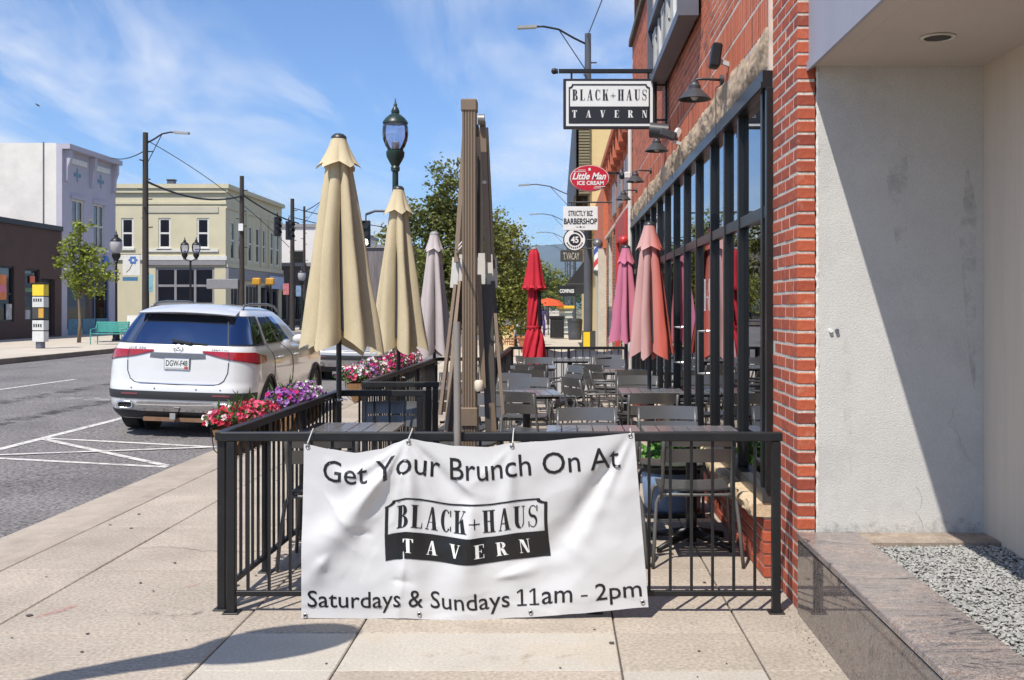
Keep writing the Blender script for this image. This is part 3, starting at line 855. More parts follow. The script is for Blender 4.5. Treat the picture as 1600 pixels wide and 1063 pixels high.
for px in (893, 1013):
    q = W(px, 120, s_); MB().bar((q.x, SY, bz-.02), (q.x, SY, b.z+.003), .022).build('hanger', M_BLACK, bs)
MB().bar((1.055, SY, bz+.03), (1.055, SY, bz-.68), .034).build('bracket_post', M_BLACK, bs)
for zz in (bz-.15, bz-.53):
    MB().bar((b.x-.005, SY, zz), (1.185, SY, zz), .022).build('bracket_strut', M_BLACK, bs)
MB().box(1.16, SY-.03, bz-.62, 1.185, SY+.03, bz+.02).build('wall_plate', M_BLACK, bs)

# ---------------------------------------------------------------- grey stucco building on the right
M_STUC = mat('grey stucco', (0.55, 0.54, 0.515), .92, var=.06, scale=2.5, speck=.06, spscale=110, bump=.3, bscale=130, dirt=(.33, .32, .31), dirt_amt=.55, dirt_scale=1.3)
M_STUC2 = mat('pale ribbed panel', (0.60, 0.52, 0.43), .85, var=.06, scale=3, stretch=(1, 6, .4), bump=.3, bscale=30)
M_SOFF = mat('painted soffit', (0.52, 0.46, 0.41), .85, var=.05, scale=2, bump=.2, bscale=90)
M_FASC = mat('lilac grey fascia', (0.36, 0.36, 0.42), .6, var=.07, scale=2, stretch=(3, 3, .25))
gb = thing('stucco_building', 'grey stucco building front with recessed wall under a flat canopy at right', 'building')
MB().box(1.324, 5.47, .30, 2.18, 5.70, 3.9).build('recess_wall', M_STUC, gb)
MB().box(2.165, -3.0, .30, 2.60, 5.469, 3.9).build('return_wall', M_STUC2, gb)
MB().box(1.40, -3.0, 2.775, 2.164, 5.468, 2.82).build('soffit', M_SOFF, gb)
MB().box(1.300, -3.0, 2.775, 1.399, 5.468, 2.815).build('soffit_edge', M_SOFF, gb)
MB().bbox(1.278, -3.0, 2.765, 1.299, 5.488, 3.9, .003).build('fascia', M_FASC, gb)
MB().box(1.268, -3.0, 2.755, 1.278, 5.488, 2.80).build('drip_edge', M_FASC, gb)
dl = W(1465, 58, 345); dl.z = 2.774
MB().lathe([(.078, -.004), (.078, 0), (.062, 0), (.060, -.005)], (dl.x, dl.y, 2.772), 28, cap=False).build('downlight_ring', mat('white ring', (.66, .62, .56), .5), gb, smooth=40)
MB().lathe([(.0605, -.0015), (.0605, .002)], (dl.x, dl.y, 2.771), 28).build('downlight_can', mat('downlight dark', (.02, .016, .012), .4), gb)
for k, px in enumerate((1300, 1310)):
    MB().cyl((W(px, 0, 309).x, 5.455, W(0, 517, 309).z), (W(px, 0, 309).x, 5.475, W(0, 517, 309).z), .010, n=10).build('wall_stud', M_SIGNW if k == 0 else M_STEEL, gb)

# granite planter in front of it
def granite(name, k=1.0, rough=.12):
    m = bpy.data.materials.new(name); MAT[name] = m; m.use_nodes = True; t = m.node_tree; L = t.links
    b = t.nodes['Principled BSDF']; b.inputs['Roughness'].default_value = rough
    ge = t.nodes.new('ShaderNodeNewGeometry'); mp_ = t.nodes.new('ShaderNodeMapping'); mp_.inputs['Rotation'].default_value = (.5, .3, .9); mp_.inputs['Scale'].default_value = (1, 2.4, 1.8)
    L.new(ge.outputs['Position'], mp_.inputs[0])
    n = t.nodes.new('ShaderNodeTexNoise'); n.inputs['Scale'].default_value = 2.6; n.inputs['Detail'].default_value = 10; n.inputs['Roughness'].default_value = .74; n.inputs['Distortion'].default_value = 2.6
    L.new(mp_.outputs[0], n.inputs['Vector'])
    cr = t.nodes.new('ShaderNodeValToRGB'); E = cr.color_ramp.elements
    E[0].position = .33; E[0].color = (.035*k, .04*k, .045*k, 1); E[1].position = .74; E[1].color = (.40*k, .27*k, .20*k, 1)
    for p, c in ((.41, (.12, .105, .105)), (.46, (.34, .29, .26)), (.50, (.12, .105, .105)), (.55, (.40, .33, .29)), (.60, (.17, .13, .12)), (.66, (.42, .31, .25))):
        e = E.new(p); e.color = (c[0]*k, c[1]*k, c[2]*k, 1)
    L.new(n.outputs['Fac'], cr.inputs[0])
    v = t.nodes.new('ShaderNodeTexNoise'); v.inputs['Scale'].default_value = 150; v.inputs['Detail'].default_value = 2
    L.new(ge.outputs['Position'], v.inputs['Vector'])
    mr = t.nodes.new('ShaderNodeMapRange'); mr.inputs[1].default_value = .3; mr.inputs[2].default_value = .7; mr.inputs[3].default_value = .65; mr.inputs[4].default_value = 1.35
    L.new(v.outputs['Fac'], mr.inputs[0])
    mx = t.nodes.new('ShaderNodeVectorMath'); mx.operation = 'SCALE'; L.new(cr.outputs[0], mx.inputs[0]); L.new(mr.outputs[0], mx.inputs['Scale'])
    L.new(mx.outputs[0], b.inputs['Base Color'])
    return m
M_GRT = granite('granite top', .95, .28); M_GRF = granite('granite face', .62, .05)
gp = thing('granite_planter', 'low planter of polished pink-brown granite filled with pale gravel', 'planter')
yb = [5.44, 4.50, 3.66, 2.82, 1.95]
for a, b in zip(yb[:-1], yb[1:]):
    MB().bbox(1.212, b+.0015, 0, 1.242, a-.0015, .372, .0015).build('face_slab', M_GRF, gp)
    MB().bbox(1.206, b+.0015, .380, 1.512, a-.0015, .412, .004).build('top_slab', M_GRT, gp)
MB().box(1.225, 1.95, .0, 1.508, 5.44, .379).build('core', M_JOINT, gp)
MB().bbox(1.514, 5.25, .34, 2.163, 5.468, .405, .006).build('back_ledge', mat('mossy ledge', (.29, .235, .19), .9, var=.3, scale=9, speck=.2, spscale=60), gp)
MB().box(1.509, 1.95, .30, 2.164, 5.249, .372).build('soil', mat('planter soil', (.22, .21, .20), .95), gp)
gv = MB()
for k in range(8000):
    x = rnd.uniform(1.52, 2.16); y = 5.24 - (rnd.random()**1.0)*2.1; r_ = rnd.uniform(.0055, .0115)
    px = 872 + F*x/y
    if px > 1720: continue
    z = .374 + rnd.uniform(0, .013)
    a0 = rnd.uniform(0, 6.28); sc = (r_*rnd.uniform(.8, 1.4), r_*rnd.uniform(.7, 1.1), r_*rnd.uniform(.5, .9))
    M_ = Matrix.Translation((x, y, z)) @ Matrix.Rotation(a0, 4, 'Z') @ Matrix.Rotation(rnd.uniform(-.6, .6), 4, 'X')
    vs = [M_ @ Vector((sc[0]*q[0]*rnd.uniform(.8, 1.2), sc[1]*q[1]*rnd.uniform(.8, 1.2), sc[2]*q[2])) for q in ((1,0,0),(.4,.9,.3),(-.6,.8,0),(-1,0,.2),(-.5,-.8,-.1),(.6,-.8,.1),(.1,.1,1),(0,0,-1))]
    gv.add(vs, [(0,1,6),(1,2,6),(2,3,6),(3,4,6),(4,5,6),(5,0,6),(1,0,7),(2,1,7),(3,2,7),(4,3,7),(5,4,7),(0,5,7)])
kind(gv.build('gravel', mat('pale gravel', (.31, .31, .295), .9, var=.2, scale=30, rnd_v=.18), gp), 'stuff')

lt = MB(); r3_ = random.Random(31)
for k in range(170):
    if k % 2: x = 1.19 - abs(r3_.gauss(0, .05)); y = r3_.uniform(4.5, 6.1)
    else: x = r3_.uniform(-1.7, 1.1); y = 5.47 + abs(r3_.gauss(0, .10))
    a = r3_.uniform(0, 6.28); l = r3_.uniform(.004, .014)
    lt.add([(x, y, .004), (x + l*math.cos(a), y + l*math.sin(a), .008), (x + l*.6*math.cos(a+1.2), y + l*.6*math.sin(a+1.2), .005)], [(0,1,2)])
kind(tag(lt.build('leaf_litter', mat('dry litter', (.16, .10, .05), .9, rnd_v=.4)), 'bits of dry litter gathered along the fence and wall foot', 'litter'), 'stuff')
# hairline crack across two slabs, left of the fence
ck = MB(); px_, py_ = -2.7, 6.9
pts_ = []
for k in range(26):
    pts_.append((px_, py_)); px_ += .045 + r3_.uniform(-.01, .01); py_ += r3_.uniform(-.035, .03)
for (a, b) in zip(pts_[:-1], pts_[1:]):
    w_ = r3_.uniform(.0012, .0030); ck.add([(a[0], a[1]-w_, .0034), (b[0], b[1]-w_, .0034), (b[0], b[1]+w_, .0034), (a[0], a[1]+w_, .0034)], [(0,1,2,3)])
tag(ck.build('pavement_crack', M_JOINT), 'thin crack wandering across the sidewalk left of the fence', 'crack')

def wall_sheet(nm, x0, x1, z0, z1, m, lab, n=40, seed=1):
    r4 = random.Random(seed); w = MB()
    for k in range(n):
        a = x0 + (x1-x0)*k/n; b = x0 + (x1-x0)*(k+1)/n
        ta = z1*(.35 + .65*abs(mnoise.noise(Vector((a*9, seed, 0)))))+z0; tb = z1*(.35 + .65*abs(mnoise.noise(Vector((b*9, seed, 0)))))+z0
        w.add([(a, 5.4665, z0), (b, 5.4665, z0), (b, 5.4665, tb), (a, 5.4665, ta)], [(0,1,2,3)])
    w.build(nm, m, gb)
wall_sheet('base_grime', 1.34, 2.15, .406, .10, painted('wall grime', (.30, .28, .26), (.46, 1.0), 30), '', seed=5)
def wcrack(x, z, n, dz, seed):
    r4 = random.Random(seed); w = MB(); pts = []
    for k in range(n): pts.append((x, z)); x += r4.uniform(-.022, .026); z += dz*r4.uniform(.5, 1.3)
    for (a, b) in zip(pts[:-1], pts[1:]):
        h = r4.uniform(.0005, .0010); w.add([(a[0]-h, 5.4668, a[1]), (a[0]+h, 5.4668, a[1]), (b[0]+h, 5.4668, b[1]), (b[0]-h, 5.4668, b[1])], [(0,1,2,3)])
    w.build('wall_crack', mat('crack dark', (.30, .29, .28), .9), gb)
wcrack(2.02, 1.05, 16, -.022, 3); wcrack(1.86, .42, 9, .030, 8)
for k, (x, z, w_, h_) in enumerate(((1.72, 2.2, .05, .55), (2.08, 1.9, .04, .8), (1.46, 1.2, .03, .5))):
    w = MB(); w.add([(x-w_, 5.4662, z), (x+w_*.3, 5.4662, z-h_*.8), (x+w_, 5.4662, z-h_), (x+w_*1.2, 5.4662, z+h_*.2), (x, 5.4662, z+h_*.5)], [(0,1,2,3,4)]); w.build('drip_stain', painted('drip %d' % k, (.42, .41, .39), (.46, 1.0), 7), gb)

# ================================================================== patio fences
def fence(nm, label, a, b, h=0.916, posts=(0, 1), gap=0.106, rail_w=.05, grp='black railing sections round the patio', post_off=0.0):
    a = Vector((*a, 0)); b = Vector((*b, 0)); L = (b-a).length; d = (b-a).normalized(); nrm = Vector((-d.y, d.x, 0))
    rz = math.atan2(d.y, d.x)
    t = thing(nm, label, 'fence', a, rz, grp)
    MB().bbox(-.03, -rail_w/2, h-.045, L+.03, rail_w/2, h, .004).build('top_rail', M_BLACK, t)
    MB().bbox(0, -.0125, .085, L, .0125, .112, .002).build('bottom_rail', M_BLACK, t)
    n = max(2, int(round(L/gap)))
    me = MB().box(-.007, -.007, .110, .007, .007, h-.043).mesh('picket'); me.materials.append(M_BLACK)
    for k in range(1, n):
        obj('picket', me, None, t, (L*k/n, 0, 0))
    pm = MB().bbox(-.0215, -.0215, .004, .0215, .0215, h-.0455, .004).mesh('post'); pm.materials.append(M_BLACK)
    bm_ = MB().bbox(-.04, -.04, 0.0, .04, .04, .007, .002).mesh('base_plate'); bm_.materials.append(M_BLACK)
    for f in posts:
        o = obj('post', pm, None, t, (L*f, 0, 0)); obj('base_plate', bm_, None, o, (0, 0, 0))
    return t
FY = 5.455
fence('patio_fence', 'front black railing that carries the brunch banner', (-1.680, FY), (1.105, FY), posts=(0.009, .34, .67, 1))
fence('patio_fence', 'black side railing with flower boxes, running back from the front corner', (-1.722, 5.50), (-1.678, 8.15), posts=(0.006, .30, .62, 1))
fence('patio_fence', 'short black railing on the near side of the patio opening', (-1.63, 8.20), (-1.055, 8.20), posts=(1,))
fence('patio_fence', 'short black railing on the far side of the patio opening', (-1.62, 9.12), (-1.04, 9.12), posts=(.90, 1))
fence('patio_fence', 'black side railing beyond the patio opening, below the grey parasol', (-1.655, 9.20), (-1.53, 13.45), posts=(0, .33, .66, 1))
fence('patio_fence', 'short black cross railing behind the grey parasol', (-1.49, 13.55), (-.80, 13.55), posts=(1,))
fence('patio_fence', 'black inner railing running back beside the coffee board', (-.78, 13.60), (-.76, 17.2), posts=(0, .5, 1))
fence('patio_fence', 'rear black railing with the white banner behind it', (-.74, 17.25), (1.08, 17.25), posts=(0, .5, 1), gap=.115)

# white banner tied to the outside of the rear railing (seen from its back)
M_VINYL = mat('white vinyl', (.66, .66, .66), .42, var=.03, scale=4, trans=.12)
def rb_s(u, v):
    return (-.25 + 1.28*u, 17.30 + .02*math.sin(u*9)*v, .88 - .05*math.sin(PI*u*2)**2 - v*.66)
rb = tag(MB().grid(rb_s, 30, 10).build('rear_banner', M_VINYL, smooth=True), 'back of a white banner tied to the rear railing', 'banner')

# ================================================================== brunch banner
def interp(pts, u):
    for (a, ya), (b, yb_) in zip(pts[:-1], pts[1:]):
        if u <= b:
            f = (u-a)/(b-a); f = f*f*(3-2*f)*.5 + f*.5
            return ya + (yb_-ya)*f
    return pts[-1][1]
TOPC = [(0,692),(.08,700),(.16,706),(.235,700),(.28,690),(.313,683.5),(.37,689),(.45,695),(.56,697),(.634,690.5),(.72,688),(.85,682),(1,675)]
BOTC = [(0,962),(.2,963),(.3,961),(.42,964),(.5,966),(.62,961),(.8,955),(1,945)]
BW, BH = 1.72, .92
# creases: (u0, v0, u1, v1, width m, amplitude m (toward the camera +), sharp)
CREASE = [
    (.313, .00, .045, .62, .085, .050, 0), (.313, .00, .20, .35, .030, -.020, 0), (.29, .02, .12, .16, .035, .022, 0),
    (.313, .00, .33, 1.0, .070, .026, 0), (.313, .00, .27, .45, .022, .016, 1), (.313, .0, .47, .28, .045, -.022, 0), (.313, .0, .40, .30, .022, .014, 1),
    (.06, .25, .16, .50, .030, .012, 1), (.14, .46, .20, .50, .02, -.012, 1),
    (.634, .02, .60, .55, .060, .018, 0), (.634, .02, .50, .22, .03, .012, 1), (.45, .18, .50, .26, .015, .012, 1),
    (1.0, .00, .72, .72, .10, -.050, 0), (1.0, .00, .80, .62, .05, .030, 0), (.99, .02, .90, .30, .02, .014, 1),
    (.50, .35, .46, 1.0, .11, .034, 0), (.30, .62, .28, 1.0, .030, .018, 1), (.26, .78, .32, .80, .02, -.010, 1),
    (.57, .76, .75, .70, .05, .016, 0), (.08, .62, .02, .80, .05, .014, 0), (.20, .05, .24, .14, .018, -.012, 1), (.07, .05, .11, .20, .02, .010, 1),
]
def bdisp(u, v):
    d = 0.0; p = Vector((u*BW, v*BH))
    for (u0, v0, u1, v1, w, a, sh) in CREASE:
        A = Vector((u0*BW, v0*BH)); B = Vector((u1*BW, v1*BH)); AB = B-A
        t = (p-A).dot(AB)/AB.length_squared
        tc_ = min(1, max(0, t)); q = A + AB*tc_
        dist = (p-q).length
        ww = w*(.25 + .9*tc_)
        fall = 1.0 - .55*tc_
        g = math.exp(-(dist/ww)) if sh else math.exp(-(dist/ww)**2)
        d += a*fall*min(1, .15+tc_*3)*g
    d += .006*mnoise.noise(Vector((u*5, v*3, 2))) + .0022*mnoise.noise(Vector((u*17, v*11, 5)))
    q_ = Vector((u*8.5 + .6*mnoise.noise(Vector((u*3, v*3, 4))), v*5.5, 3)); d += .0045*(.5 - abs(mnoise.noise(q_)))*(1 if abs(mnoise.noise(q_*.4)) > .12 else .3)
    hang = min(1, v*5)                                   # pinned along the top
    return max(-.028, .012 + 1.45*d*(.25+.75*hang))
def S(u, v, lift=0.0):
    xl = 478 - 4*v; xr = 990 + 22*v
    yt = interp(TOPC, u); yb_ = interp(BOTC, u)
    px = xl + (xr-xl)*u; py = yt + (yb_-yt)*v
    # creases pull the print sideways a little
    px += 5*math.sin(PI*u)*mnoise.noise(Vector((u*4, v*3, 9)))
    py += 3.0*math.sin(PI*u)**2*math.sin(PI*v)*(math.exp(-((u-.46)/.10)**2) - .35*math.exp(-((u-.25)/.12)**2))
    s = 312.0
    return Vector(((px-872)/s, 5.352 - bdisp(u, v), CH - (py-480)/s))
def S_n(u, v, lift):
    e = .004
    p = S(u, v); a = S(min(1, u+e), v) - S(max(0, u-e), v); b = S(u, min(1, v+e)) - S(u, max(0, v-e))
    n = a.cross(b).normalized()
    if n.y > 0: n = -n
    return p + n*lift
ban = MB().grid(lambda u, v: S(u, v), 150, 84).build('brunch_banner', M_VINYL, smooth=True)
tag(ban, 'white vinyl brunch banner with black lettering tied across the front railing', 'banner')
def cut_map(vs, fs, lift, step=.012):
    """slice a flat print into small pieces so that it follows the cloth"""
    bm = bmesh.new()
    bv = [bm.verts.new((x, y, 0)) for (x, y) in vs]
    for f in fs:
        try: bm.faces.new([bv[i] for i in f])
        except ValueError: pass
    x0 = min(v[0] for v in vs); x1 = max(v[0] for v in vs); y0 = min(v[1] for v in vs); y1 = max(v[1] for v in vs)
    x = x0 + step
    while x < x1:
        bmesh.ops.bisect_plane(bm, geom=bm.verts[:]+bm.edges[:]+bm.faces[:], plane_co=(x, 0, 0), plane_no=(1, 0, 0)); x += step
    y = y0 + step*1.5
    while y < y1:
        bmesh.ops.bisect_plane(bm, geom=bm.verts[:]+bm.edges[:]+bm.faces[:], plane_co=(0, y, 0), plane_no=(0, 1, 0)); y += step*1.5
    out = MB(); idx = {v: i for i, v in enumerate(bm.verts)}
    out.add([S_n(min(1, max(0, v.co.x)), min(1, max(0, -v.co.y)), lift) for v in bm.verts], [tuple(idx[v] for v in f.verts) for f in bm.faces])
    bm.free()
    return out
M_INK = mat('banner ink', (.008, .008, .009), .4, var=0)
def ban_text(body, u0, v0, u1, v1):
    vs, fs = font_polys(body, 0, .003); vs = fit(vs, u0, -v1, u1, -v0)
    cut_map(vs, fs, .0025).build('lettering', M_INK, ban, recalc=False)
ban_text('Get Your Brunch On At', .060, .066, .950, .192)
ban_text('Saturdays & Sundays', .018, .836, .602, .966)
ban_text('am', .692, .862, .782, .932)
ban_text('-', .808, .895, .828, .903)
ban_text('2pm', .851, .838, .984, .966)
def polys_cut(polys, m, lift):
    vs = []; fs = []
    for p in polys:
        o = len(vs); vs += [(q[0], -q[1]) for q in p]; fs.append(tuple(range(o, o+len(p))))
    return cut_map(vs, fs, lift)
ones = []
for u0 in (.622, .657):
    ones += [_rc(u0+.011, .838, u0+.0175, .928), [(u0, .853), (u0+.011, .838), (u0+.011, .848), (u0+.002, .861)], _rc(u0, .924, u0+.0275, .932)]
polys_cut(ones, M_INK, .0025).build('lettering', M_INK, ban, recalc=False)
lf = [[(x, .985 - y) for (x, y) in q] for q in logo_frame(.245, .985-.665, .728, .985-.325, .0095, .022)]
lf = [[(x, y) for x, y in q] for q in lf]
lf.append([(.247, .662), (.726, .662), (.726, .515), (.247, .515)])
polys_cut(lf, M_INK, .0025).build('logo_frame', M_INK, ban, recalc=False)
def flip(polys, y0, y1): return [[(x, y0 + y1 - y) for (x, y) in q] for q in polys]
for q_ in serif_letters('BLACK+HAUS', .280, .362, .700, .490, .13): polys_cut(flip(q_, .362, .490), M_INK, .0025).build('letter', M_INK, ban, recalc=False)
for q_ in serif_letters('TAVERN', .300, .553, .672, .632, .62): polys_cut(flip(q_, .553, .632), M_VINYL, .0045).build('letter', mat('banner white print', (.78, .78, .76), .45, var=0), ban, recalc=False)
M_GROM = mat('nickel grommet', (.55, .54, .5), .3, metal=1, var=.1)
M_TIE = mat('clear zip tie', (.55, .55, .52), .4)
for (u, v) in ((.012, .012), (.313, .022), (.634, .02), (.988, .015), (.012, .985), (.345, .972), (.66, .972), (.985, .97)):
    p = S_n(u, v, .002)
    o = MB().lathe([(.012, 0), (.0105, .003), (.007, .003), (.0062, 0)], (0, 0, 0), 16, cap=False).build('grommet', M_GROM, ban, smooth=True); o.location = p; o.rotation_euler = (R(90), 0, 0)
    o2 = MB().lathe([(.0062, 0), (.0062, .0008)], (0, 0, 0), 12).build('grommet_hole', M_BLACK, o)
for (u, v) in ((.012, .012), (.313, .022), (.634, .02), (.988, .015)):
    p = S_n(u, v, .004)
    MB().tube([p, p + Vector((.003, -.012, .02)), (p.x+.004, FY-.04, .925), (p.x+.006, FY-.02, .936), (p.x+.010, FY+.03, .92)], .0028, 5).build('zip_tie', M_TIE, ban)

# ================================================================== flower boxes on the side railing
M_LEAF = mat('petunia leaves', (.075, .15, .035), .6, var=.3, scale=30, rnd_v=.3, trans=.25)
M_COCO = mat('coco liner', (.22, .12, .05), .95, var=.35, scale=30, bump=.8, bscale=60)
FLC = {'red': (.62, .03, .07), 'pink': (.72, .12, .22), 'white': (.78, .74, .72), 'purple': (.30, .07, .36), 'magenta': (.60, .03, .20), 'lilac': (.45, .22, .52)}
def blossoms(r2, n, c, ext, scale=1.0):
    m = MB()
    for k in range(n):
        # point on the upper half of an ellipsoid
        t = r2.uniform(0, 2*PI); z = r2.uniform(.0, 1); q = math.sqrt(max(0, 1-z*z))
        nrm = Vector((q*math.cos(t), q*math.sin(t), z + .15)).normalized()
        rr = r2.uniform(.82, 1.08)
        p = Vector((c[0] + ext[0]*q*math.cos(t)*rr, c[1] + ext[1]*q*math.sin(t)*rr, c[2] + ext[2]*z*rr))
        nrm = (nrm + Vector((r2.uniform(-.6, .6), r2.uniform(-.8, .3), r2.uniform(-.3, .5)))).normalized()
        R_ = nrm.to_track_quat('Z', 'Y').to_matrix()
        rad = r2.uniform(.012, .0225)*scale; vs = [p - nrm*.012]; fs = []
        for i in range(10):
            a = 2*PI*i/10; rq = rad*(1.0 if i % 2 == 0 else .82)
            vs.append(p + R_ @ Vector((rq*math.cos(a), rq*math.sin(a), r2.uniform(-.003, .004))))
        for i in range(10): fs.append((0, 1+i, 1+(i+1) % 10))
        m.add(vs, fs)
    return m
def leaves(r2, n, c, ext, sz=(.012, .03), m=None):
    m = m or MB()
    for k in range(n):
        t = r2.uniform(0, 2*PI); z = r2.uniform(-.25, 1); q = math.sqrt(max(0, 1-z*z)); rr = r2.uniform(.35, 1.05)
        p = Vector((c[0] + ext[0]*q*math.cos(t)*rr, c[1] + ext[1]*q*math.sin(t)*rr, c[2] + ext[2]*z*rr))
        d = Vector((r2.uniform(-1, 1), r2.uniform(-1, 1), r2.uniform(-.3, 1))).normalized(); s = d.cross(Vector((r2.uniform(-1, 1), r2.uniform(-1, 1), .3))).normalized()
        l = r2.uniform(*sz); w = l*.42
        m.add([p, p + d*l*.5 + s*w, p + d*l, p + d*l*.5 - s*w], [(0,1,2,3)])
    return m
def flower_box(y0, y1, x, mix, label, seed, htop=1.0):
    r2 = random.Random(seed); L = y1-y0
    t = thing('flower_box', label, 'flower box', (x, y0, .70), 0, 'flower boxes hung outside the side railing')
    MB().grid(lambda u, v: (-.085 + .17*u, v*L, .17*abs(2*u-1)**1.7 + .0), 12, 14).build('coco_liner', M_COCO, t, smooth=True)
    for yy in (0, L):
        MB().add([(-.085 + .17*u_/8, yy, .17*abs(2*u_/8-1)**1.7) for u_ in range(9)], [tuple(range(9))]).build('liner_end', M_COCO, t)
    wm = MB()
    for k in range(int(L/.09)+1):
        yy = k*L/int(L/.09)
        wm.tube([(-.092, yy, .18), (-.075, yy, .06), (0, yy, -.008), (.075, yy, .06), (.092, yy, .18)], .003, 4)
    for xx in (-.092, .092): wm.tube([(xx, 0, .18), (xx, L, .18)], .005, 5)
    wm.build('wire_rack', M_BLACK, t)
    nb = max(2, int(round(L/.34))); lv = MB(); fl = {}
    for k in range(nb):
        c = (r2.uniform(-.05, -.01), L*(k+.5)/nb, .20); ext = (.145*r2.uniform(.9, 1.15), L/nb*.58, (htop-.70-.20)*r2.uniform(.85, 1.08))
        leaves(r2, 420, c, (ext[0]*.95, ext[1]*1.0, ext[2]*.93), m=lv)
        for col, n in mix[k % len(mix)].items():
            b = blossoms(r2, int(n*1.6), c, ext); fl.setdefault(col, MB()).add(b.v, b.f)
    for k in range(14):                                           # grassy tufts and trailing shoots
        p = Vector((r2.uniform(-.1, .02), r2.uniform(.1, L-.1), .26)); q = p + Vector((r2.uniform(-.08, .08), r2.uniform(-.08, .08), r2.uniform(.05, .13)))
        lv.add([p, p.lerp(q, .5) + Vector((.006, .004, 0)), q, p.lerp(q, .5) - Vector((.006, .004, 0))], [(0,1,2,3)])
    kind(lv.build('foliage', M_LEAF, t, recalc=False), 'stuff')
    for col, b in fl.items():
        kind(b.build('blossoms', mat('petals '+col, FLC[col], .7, var=.2, scale=40, rnd_v=.25, trans=.3), t, recalc=False), 'stuff')
flower_box(5.95, 6.78, -1.83, [{'red': 34, 'pink': 34, 'white': 8}, {'red': 30, 'pink': 42}, {'pink': 40, 'red': 26, 'white': 3}], 'flower box of red and pink petunias nearest the front corner', 3, .985)
flower_box(7.12, 8.0, -1.81, [{'purple': 36, 'lilac': 26, 'magenta': 8}, {'purple': 20, 'lilac': 24, 'white': 14}, {'lilac': 14, 'white': 26, 'purple': 8}], 'flower box of purple and white petunias, second along the railing', 5, 1.0)
flower_box(9.55, 10.75, -1.80, [{'magenta': 26, 'white': 40, 'pink': 12}, {'lilac': 40, 'purple': 18, 'white': 16}, {'magenta': 30, 'lilac': 14, 'white': 14}], 'flower box of mixed white, pink and lilac blooms beside the second tan parasol', 8, 1.05)
flower_box(11.75, 13.1, -1.76, [{'magenta': 56, 'white': 20}, {'magenta': 44, 'red': 22, 'white': 14}, {'red': 20, 'white': 36}], 'flower box of magenta and white blooms under the grey parasol', 11, 1.09)

# ================================================================== parasols
M_POLE = mat('dark pole', (.030, .032, .034), .4, var=.15)
M_TAN = mat('tan canvas', (.60, .505, .325), .9, var=.09, scale=2.2, speck=.04, spscale=90, trans=.14, bump=.5, bscale=9, stretch=(1, 1, .35), dirt=(.42, .33, .20), dirt_amt=.35, dirt_scale=1.6)
M_LAV = mat('grey-lilac canvas', (.52, .46, .45), .9, var=.09, scale=3, trans=.14, bump=.5, bscale=9, stretch=(1, 1, .35))
M_REDC = mat('red canvas', (.52, .012, .030), .8, var=.08, scale=3, trans=.12)
def lit_side_paler(name, c1, c2, x0, x1):  # sunlit left side tinted apart: fading and sun brightness mixed into the cloth colour
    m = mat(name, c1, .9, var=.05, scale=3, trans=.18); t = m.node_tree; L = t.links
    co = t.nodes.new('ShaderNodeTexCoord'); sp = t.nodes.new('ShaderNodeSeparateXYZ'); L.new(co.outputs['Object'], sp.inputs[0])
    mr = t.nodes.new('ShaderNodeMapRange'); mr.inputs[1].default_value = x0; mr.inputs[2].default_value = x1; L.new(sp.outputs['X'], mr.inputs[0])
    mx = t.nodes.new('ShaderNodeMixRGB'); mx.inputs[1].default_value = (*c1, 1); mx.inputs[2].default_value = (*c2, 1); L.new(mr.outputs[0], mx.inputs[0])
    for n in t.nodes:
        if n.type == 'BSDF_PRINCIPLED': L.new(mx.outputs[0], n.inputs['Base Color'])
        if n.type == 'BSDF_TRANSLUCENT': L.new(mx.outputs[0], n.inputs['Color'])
    return m
